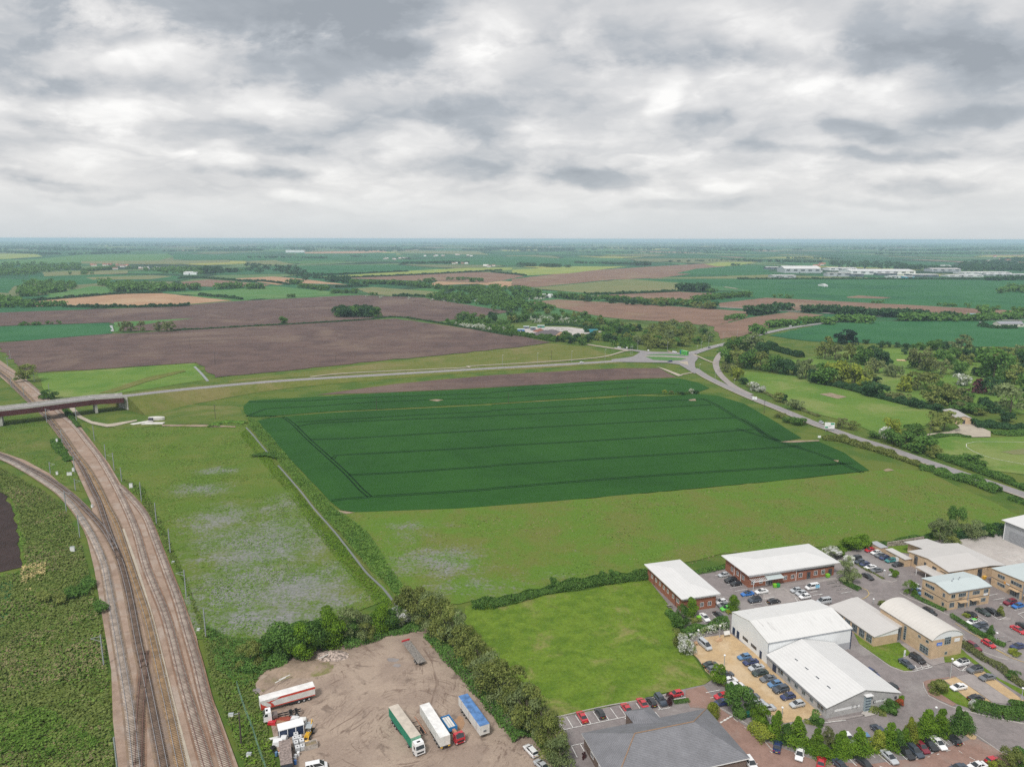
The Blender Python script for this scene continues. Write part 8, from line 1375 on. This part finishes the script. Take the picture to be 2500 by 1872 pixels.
# ---- ground cover too many to count
def cover(fr, P, dens, leaf, H_, sp, lab=None, name='undergrowth', z=.1, bump=1.0, patch=None, asp=1.0, cap=90000):
    Pw = np.array([[v.x, v.y] for v in gl(fr, P)]); mn, mx = Pw.min(0), Pw.max(0); rg = np.random.default_rng(int(abs(Pw.sum()) * 10) % 99999)
    x, y = Pw[:, 0], Pw[:, 1]; A = abs(np.dot(x, np.roll(y, 1)) - np.dot(y, np.roll(x, 1))) / 2; n = int(min(cap, A * dens) * (mx - mn).prod() / A); C = rg.uniform(mn, mx, (n, 2)); k = np.zeros(n, bool); j = len(Pw) - 1
    for i in range(len(Pw)):
        a, b = Pw[i], Pw[j]; s_ = (a[1] > C[:, 1]) != (b[1] > C[:, 1]); 
        with np.errstate(divide='ignore', invalid='ignore'): k ^= s_ & (C[:, 0] < (b[0] - a[0]) * (C[:, 1] - a[1]) / (b[1] - a[1]) + a[0])
        j = i
    C = C[k]; f_ = np.zeros(len(C)); g_ = np.zeros(len(C))
    for m_ in range(7):
        th = rg.uniform(0, 6.28); fr_ = .10 * 1.62 ** m_; f_ += np.sin((C[:, 0] * math.cos(th) + C[:, 1] * math.sin(th)) * fr_ * 2 + rg.uniform(0, 6)) / 1.25 ** m_; th += 1.3; g_ += np.sin((C[:, 0] * math.cos(th) + C[:, 1] * math.sin(th)) * fr_ + rg.uniform(0, 6)) / 1.3 ** m_
    f_ = np.clip(f_ / 3.2 * .5 + .5, 0, 1); g_ = g_ / 2.6
    if patch is not None: kk = g_ + rg.normal(size=len(g_)) * .22 > patch; C, f_ = C[kk], f_[kk]
    zz_ = z + H_ * (.15 + .85 * f_ ** bump) * rg.uniform(.55, 1.0, len(C)); V, Q_ = quads(np.column_stack([C, zz_]), np.tile([0, 0, 1.0], (len(C), 1)), leaf, rg, asp, .33)
    o = put(name, mesh_np(name, V, Q_, [FM[sp]])); tag(o, lab, kind='stuff'); return o
SLOPE = [(-100, 1125), (0, 1142), (50, 1168), (100, 1195), (145, 1228), (172, 1268), (198, 1330), (216, 1400), (237, 1490), (256, 1580), (266, 1690), (276, 1872), (280, 1990), (-150, 1990), (-150, 1430), (40, 1400), (62, 1390), (55, 1310), (30, 1220), (-60, 1165)]
cover('N', SLOPE, 5, .55, 1.0, 'bramble'); cover('N', SLOPE, 7, .45, 1.2, 'brown', patch=.1); cover('N', SLOPE, 7, .45, 1.15, 'weed', patch=-.05); cover('N', SLOPE, 5, .42, 1.5, 'bramble', patch=.6)
cover('N', [(-100, 1700), (130, 1740), (250, 1820), (262, 1990), (-150, 1990)], 9, .45, 2.2, 'weed', patch=-.1)
cover('L4', [(130, 480), (270, 470), (265, 560), (210, 600), (170, 650), (120, 590)], 9, .4, 1.6, 'straw', name='dry_reeds', patch=-.2)
for x, y in ((255, 680), (420, 660), (350, 690), (480, 640), (520, 600), (590, 740)): cover('L4', [(x - 45, y - 10), (x, y - 35), (x + 50, y - 5), (x + 30, y + 30), (x - 30, y + 32)], 22, .42, 2.6, 'mid' if x > 400 else 'olive', bump=.3)
cover('L3', [(0, 900), (380, 890), (520, 1080), (700, 1420), (800, 1600), (640, 1600), (300, 1355), (0, 1240), (-300, 1150)], 2.5, .5, .4, 'weed', name='grass', patch=-.2, asp=.6)
cover('L4', [(0, 530), (130, 515), (150, 545), (60, 560), (0, 560)], 6, .4, .9, 'weed', name='grass')
cover('L4', [(10, 0), (60, 60), (110, 170), (150, 330), (165, 480), (135, 500), (125, 400), (100, 230), (60, 90), (0, 10)], 6, .45, 1.0, 'weed', name='grass')
RS = [(300, 1170), (345, 1225), (372, 1272), (415, 1364), (455, 1440), (492, 1550), (515, 1660), (552, 1757), (596, 1872), (620, 1990), (690, 1990), (672, 1872), (655, 1790), (640, 1730), (622, 1672), (600, 1620), (560, 1560), (500, 1530), (455, 1420), (400, 1290), (350, 1190)]
cover('N', RS, 8, .42, 1.0, 'bramble'); cover('N', RS, 6, .42, 1.1, 'weed', patch=.1); cover('N', RS, 5, .4, 1.0, 'fresh', patch=.5)
cover('N', [(500, 1530), (560, 1560), (640, 1565), (700, 1560), (800, 1540), (900, 1505), (960, 1490), (1030, 1480), (1120, 1500), (1120, 1560), (1043, 1524), (920, 1548), (800, 1578), (720, 1598), (640, 1648), (600, 1680), (530, 1640)], 9, .42, 1.5, 'mid')
REED = [('K6', p) for p in ((185, 200), (262, 232), (385, 372), (525, 540), (640, 680), (760, 800), (900, 962), (990, 1015), (1180, 1160))] + [('N', p) for p in ((960, 1400), (1010, 1470), (985, 1482), (945, 1430), (905, 1395), (866, 1348), (828, 1298))] + [('K6', p) for p in ((925, 1150), (755, 960), (650, 820), (530, 680), (450, 590), (370, 480), (300, 410), (200, 275))]
FRN = [(q(f_, *p)) for f_, p in REED]
cover('N', FRN, 11, .55, 1.5, 'reed', name='reeds', asp=.5); cover('N', FRN, 5, .5, 1.55, 'mid', name='reeds', asp=.5, patch=.15)
LB = [(601, 1048), (640, 1092), (672, 1130), (762, 1242), (815, 1300), (892, 1400), (962, 1476), (930, 1490), (850, 1400), (770, 1300), (700, 1200), (640, 1130), (585, 1060)]
cover('N', LB, 6, .4, .5, 'fresh', name='grass'); 
cover('K6', [(200, 535), (320, 505), (420, 492), (460, 510), (440, 560), (340, 535)], 16, .5, 1.8, 'mid')
SED = [(205, 1035), (260, 1048), (598, 1034), (655, 1110), (760, 1262), (860, 1400), (930, 1470), (880, 1490), (760, 1530), (640, 1560), (480, 1560), (430, 1440), (370, 1290), (290, 1150)]
cover('N', SED, 3.0, .5, .3, 'weed', name='grass', patch=-.1, asp=.6); cover('N', SED, 2.0, .5, .4, 'fresh', name='grass', patch=.6, asp=.6)
MEA = [(840, 1256), (1119, 1245), (1695, 1200), (2180, 1150), (2330, 1190), (2640, 1340), (2300, 1308), (2000, 1330), (1580, 1392), (1120, 1470), (990, 1470), (900, 1350)]
cover('N', MEA, .9, .7, .25, 'weed', name='grass', patch=.2, asp=.5); cover('N', MEA, .5, .7, .25, 'brown', name='grass', patch=.3, asp=.5)
cover('C6', [(-130, 500), (0, 470), (430, 420), (820, 345), (960, 560), (1130, 830), (1240, 1060), (1050, 1100), (730, 1185), (130, 1300), (0, 1200)], 1.2, .45, .12, 'fresh', name='grass', patch=.2, asp=.5)

# ---- woodland and far trees: one mass per stretch of country
def mass(items, sp, lab, name='woodland', seed=1):
    rg = np.random.default_rng(seed); VV_, QQ = [], []; off = 0
    for fr, P, n, h0, h1 in items:
        pts = []
        if len(P) <= 2 or isinstance(P, list) and P[0] == P[-1] or len(P) < 4 and True:
            L = gl(fr, P); seg = [(L[i + 1] - L[i]).length for i in range(len(L) - 1)]; tot = sum(seg)
            for k in range(n):
                t_ = rg.uniform(0, tot); i = 0
                while i < len(seg) - 1 and t_ > seg[i]: t_ -= seg[i]; i += 1
                p = L[i].lerp(L[i + 1], min(1, t_ / max(seg[i], 1e-3))); s_ = .004 * p.length + 2; pts.append((p.x + rg.normal() * s_ * .4, p.y + rg.normal() * s_))
        else:
            xs = [p[0] for p in P]; ys = [p[1] for p in P]; t_ = 0
            while len(pts) < n and t_ < n * 50:
                t_ += 1; x, y = rg.uniform(min(xs), max(xs)), rg.uniform(min(ys), max(ys))
                if ins((x, y), P): p = g(fr, x, y); pts.append((p.x, p.y))
        for (x, y) in pts:
            V, Q_ = PL_[rg.integers(0, 8)]; h = rg.uniform(h0, h1); w_ = h * rg.uniform(.9, 1.5); a = rg.uniform(0, 6.28); c_, s_ = math.cos(a), math.sin(a)
            X = (V[:, 0] * c_ - V[:, 1] * s_) * w_ + x; Y_ = (V[:, 0] * s_ + V[:, 1] * c_) * w_ + y; VV_.append(np.column_stack([X, Y_, V[:, 2] * h + .2])); QQ.append(Q_ + off); off += len(V)
    o = put(name, mesh_np(name, np.concatenate(VV_), np.concatenate(QQ), [FM[sp]])); tag(o, lab, kind='stuff'); return o
WL = lambda fr, n, h0, h1, *P: (fr, list(P), n, h0, h1)
mass([WL('F1', 150, 10, 15, (0, 240), (150, 225), (650, 235), (760, 275), (380, 300), (200, 345), (0, 330)), WL('F1', 100, 9, 14, (120, 480), (260, 395), (640, 405), (650, 450), (400, 500), (180, 520)), WL('F1', 60, 8, 12, (-80, 520), (230, 560), (330, 600), (240, 605), (-80, 615)), WL('F1', 20, 6, 9, (330, 598), (540, 590)),
      WL('F1', 100, 11, 17, (850, 405), (1000, 415), (1600, 445), (1600, 465), (1000, 470)), WL('F1', 6, 11, 14, (1640, 452), (1730, 445)), WL('F1', 12, 12, 16, (1830, 445), (2070, 438)), WL('F1', 5, 11, 13, (2150, 442), (2200, 440)), WL('F1', 60, 9, 14, (1060, 270), (1700, 290), (1750, 330), (1300, 300)), WL('F1', 40, 9, 13, (760, 292), (980, 272)), WL('F1', 8, 8, 12, (610, 322), (790, 315)), WL('F1', 40, 9, 13, (1480, 270), (2100, 300))], 'mid', 'woods and hedgerow trees of the country beyond the railway', seed=3)
mass([WL('F1', 26, 14, 20, (1720, 312), (1920, 312), (1900, 292), (1750, 285)), WL('F1', 70, 12, 18, (0, 130), (480, 150)), WL('F1', 80, 10, 16, (600, 150), (1100, 132)), WL('F1', 24, 12, 16, (1120, 112), (1300, 110)), WL('F1', 90, 10, 16, (1400, 122), (2212, 112)), WL('F1', 80, 12, 18, (0, 92), (480, 92)), WL('F1', 9, 12, 15, (1970, 300), (2050, 298)), WL('F2', 120, 8, 13, (0, 235), (400, 255), (700, 345), (900, 372), (900, 400), (500, 372), (300, 305), (0, 305))], 'dark', 'distant dark woods on the plain towards the railway horizon', seed=4)
mass([WL('F2', 100, 8, 12, (900, 400), (1300, 405), (1600, 435)), WL('F2', 90, 8, 12, (1600, 440), (2212, 450), (2212, 520), (1900, 480)), WL('F2', 12, 10, 13, (380, 402), (480, 402)), WL('F2', 30, 7, 11, (480, 430), (700, 455)), WL('F2', 18, 6, 10, (740, 485), (950, 480)), WL('F2', 12, 7, 11, (1500, 388), (1640, 382)), WL('F2', 10, 7, 10, (1750, 368), (1900, 366)), WL('F2', 12, 8, 11, (1960, 382), (2060, 378)), WL('F2', 6, 10, 13, (40, 445), (190, 442)), WL('F2', 6, 5, 7, (350, 517), (420, 515)), WL('F2', 6, 4, 6, (1050, 497), (1130, 497)),
      WL('F2', 80, 7, 11, (1530, 535), (1700, 485), (2212, 520), (2212, 600), (1800, 565)), WL('F3', 70, 8, 12, (0, 440), (330, 450), (500, 520), (250, 545), (0, 500)), WL('F3', 80, 8, 12, (540, 522), (1200, 560), (1950, 605)), WL('F3', 9, 6, 9, (1860, 472), (1920, 472)), WL('F3', 60, 7, 10, (1760, 552), (2212, 502)), WL('F3', 60, 8, 11, (0, 560), (250, 560), (650, 640), (0, 640)), WL('M4', 50, 7, 10, (0, 10), (550, 5), (1000, 60), (1020, 90), (880, 165), (600, 110), (0, 62)), WL('M4', 170, 3, 5.5, (1050, 290), (1500, 250), (2100, 340), (2212, 420), (2212, 600), (2000, 560), (1880, 520), (1850, 430), (1900, 390), (1500, 330), (1150, 310)), WL('M4', 60, 3, 5, (240, 320), (600, 280), (900, 300), (900, 380), (600, 370))], 'mid', 'belts of trees and scrub among the middle fields', seed=5)
mass([WL('M4', 70, 2.5, 4, (1000, 240), (1500, 240), (1600, 320), (1100, 300)), WL('M4', 25, 3, 4.5, (240, 330), (860, 400)), WL('F2', 14, 4, 6, (1000, 520), (2200, 570)), WL('M4', 14, 3, 4, (1000, 60), (1350, 40))], 'blossom', 'pale blossoming scrub scattered through the middle belts', 'blossom_scrub', seed=6)
mass([WL('F2', 80, 14, 20, (800, 102), (1160, 100)), WL('F2', 18, 14, 18, (1170, 96), (1300, 96)), WL('F2', 26, 14, 20, (1430, 102), (1560, 100)), WL('F2', 34, 14, 20, (1880, 112), (2060, 110)), WL('F2', 70, 12, 20, (1900, 82), (2400, 96)), WL('F2', 12, 9, 12, (920, 168), (1010, 168)), WL('F2', 7, 9, 12, (1380, 190), (1430, 190)), WL('F2', 24, 8, 12, (1700, 228), (1950, 222)), WL('F2', 60, 8, 12, (0, 175), (700, 180)), WL('F2', 60, 8, 12, (1350, 230), (1800, 220)),
      WL('F3', 130, 15, 24, (0, 98), (700, 112)), WL('F3', 120, 13, 20, (800, 98), (1700, 92)), WL('F3', 60, 13, 20, (1700, 88), (2212, 102)), WL('F3', 44, 11, 15, (240, 245), (600, 257)), WL('F3', 5, 9, 11, (640, 257), (690, 257)), WL('F3', 70, 7, 11, (720, 222), (1240, 237)), WL('F3', 16, 13, 18, (1240, 243), (1390, 237)), WL('F3', 26, 7, 10, (1540, 212), (1960, 202)), WL('F3', 24, 7, 10, (2000, 197), (2212, 197)), WL('F3', 6, 8, 10, (2065, 243), (2140, 243)), WL('F3', 30, 14, 18, (1630, 462), (1850, 467)), WL('F3', 70, 9, 14, (700, 130), (2212, 140))], 'dark', 'distant dark tree lines on the middle of the plain', seed=7)
mass([WL('F4', 30, 8, 12, (0, 182), (260, 187)), WL('F4', 44, 9, 14, (290, 187), (700, 197)), WL('F4', 120, 10, 15, (700, 237), (720, 192), (1200, 197), (1400, 242)), WL('F4', 28, 14, 19, (1220, 247), (1400, 242)), WL('F4', 110, 10, 15, (1450, 242), (2300, 252)), WL('F4', 190, 12, 17, (1700, 202), (2300, 152), (2300, 262), (1750, 262)), WL('F4', 56, 7, 10, (380, 162), (770, 167)), WL('F4', 130, 10, 16, (1050, 132), (2300, 122)), WL('F4', 120, 12, 18, (1100, 105), (2300, 95)), WL('F4', 50, 9, 13, (1930, 332), (2300, 322)), WL('F4', 26, 11, 15, (70, 602), (300, 577)), WL('F4', 10, 9, 12, (300, 552), (390, 557)), WL('F4', 26, 9, 13, (520, 577), (770, 577)), WL('F4', 80, 8, 13, (800, 592), (1620, 632))], 'dark', 'distant trees around and behind the far estate', seed=8)
mass([WL('F4', 34, 9, 14, (1990, 432), (2300, 432), (2300, 385), (2100, 385)), WL('F4', 5, 6, 8, (260, 462), (445, 472)), WL('F4', 7, 4, 6, (1040, 505), (1120, 505)), WL('F4', 8, 5, 6, (1570, 527), (1640, 527)), WL('F4', 34, 8, 12, (1270, 642), (1590, 637)), WL('F4', 8, 7, 10, (1600, 642), (1700, 637)), WL('F4', 48, 6, 10, (1740, 642), (2212, 622)), WL('F4', 5, 12, 15, (1880, 602), (1960, 592)), WL('F4', 3, 7, 9, (1740, 540), (2010, 560)), WL('F4', 14, 10, 13, (2170, 602), (2300, 602)), WL('F4', 44, 6, 9, (220, 692), (620, 652)), WL('F4', 6, 9, 12, (110, 747), (180, 742)), WL('F4', 6, 8, 10, (650, 667), (730, 662)), WL('F4', 28, 7, 11, (730, 652), (1000, 652)), WL('W2', 16, 5, 7, (930, 390), (1000, 380)), WL('W1', 14, 3, 5, (60, 418), (230, 412)), WL('W2', 20, 7, 10, (840, 300), (1030, 285))], 'mid', 'trees along the distant main road and field corners', seed=9)
rg_ = np.random.default_rng(12); its = []
for k in range(190):
    x, y = rg_.uniform(-100, 2600), 590 + 24 * rg_.uniform(0, 1) ** 1.3; w_ = rg_.uniform(20, 150); its.append(('N', [(x, y), (x + w_, y + rg_.uniform(-1, 1))], int(w_ * .22) + 3, 11, 22))
mass(its, 'dark', 'hazy woods and hedgerows scattered to the horizon', seed=13)

# ------------------------------------------------------------------ haze
m_ = bpy.data.materials.new('haze_air'); m_.use_nodes = True; n_ = NT(m_.node_tree)
pv = n_.n('ShaderNodeVolumePrincipled', i={'Color': (.62, .82, 1.0, 1), 'Density': HAZE, 'Anisotropy': 0.0}); n_.n('ShaderNodeOutputMaterial', i={1: pv.outputs[0]})
mb = MB(); mb.box(-39000, 39000, -39000, 39000, -1.0, CAMH + 3); o = mb.build('haze', m_); o['kind'] = 'stuff'
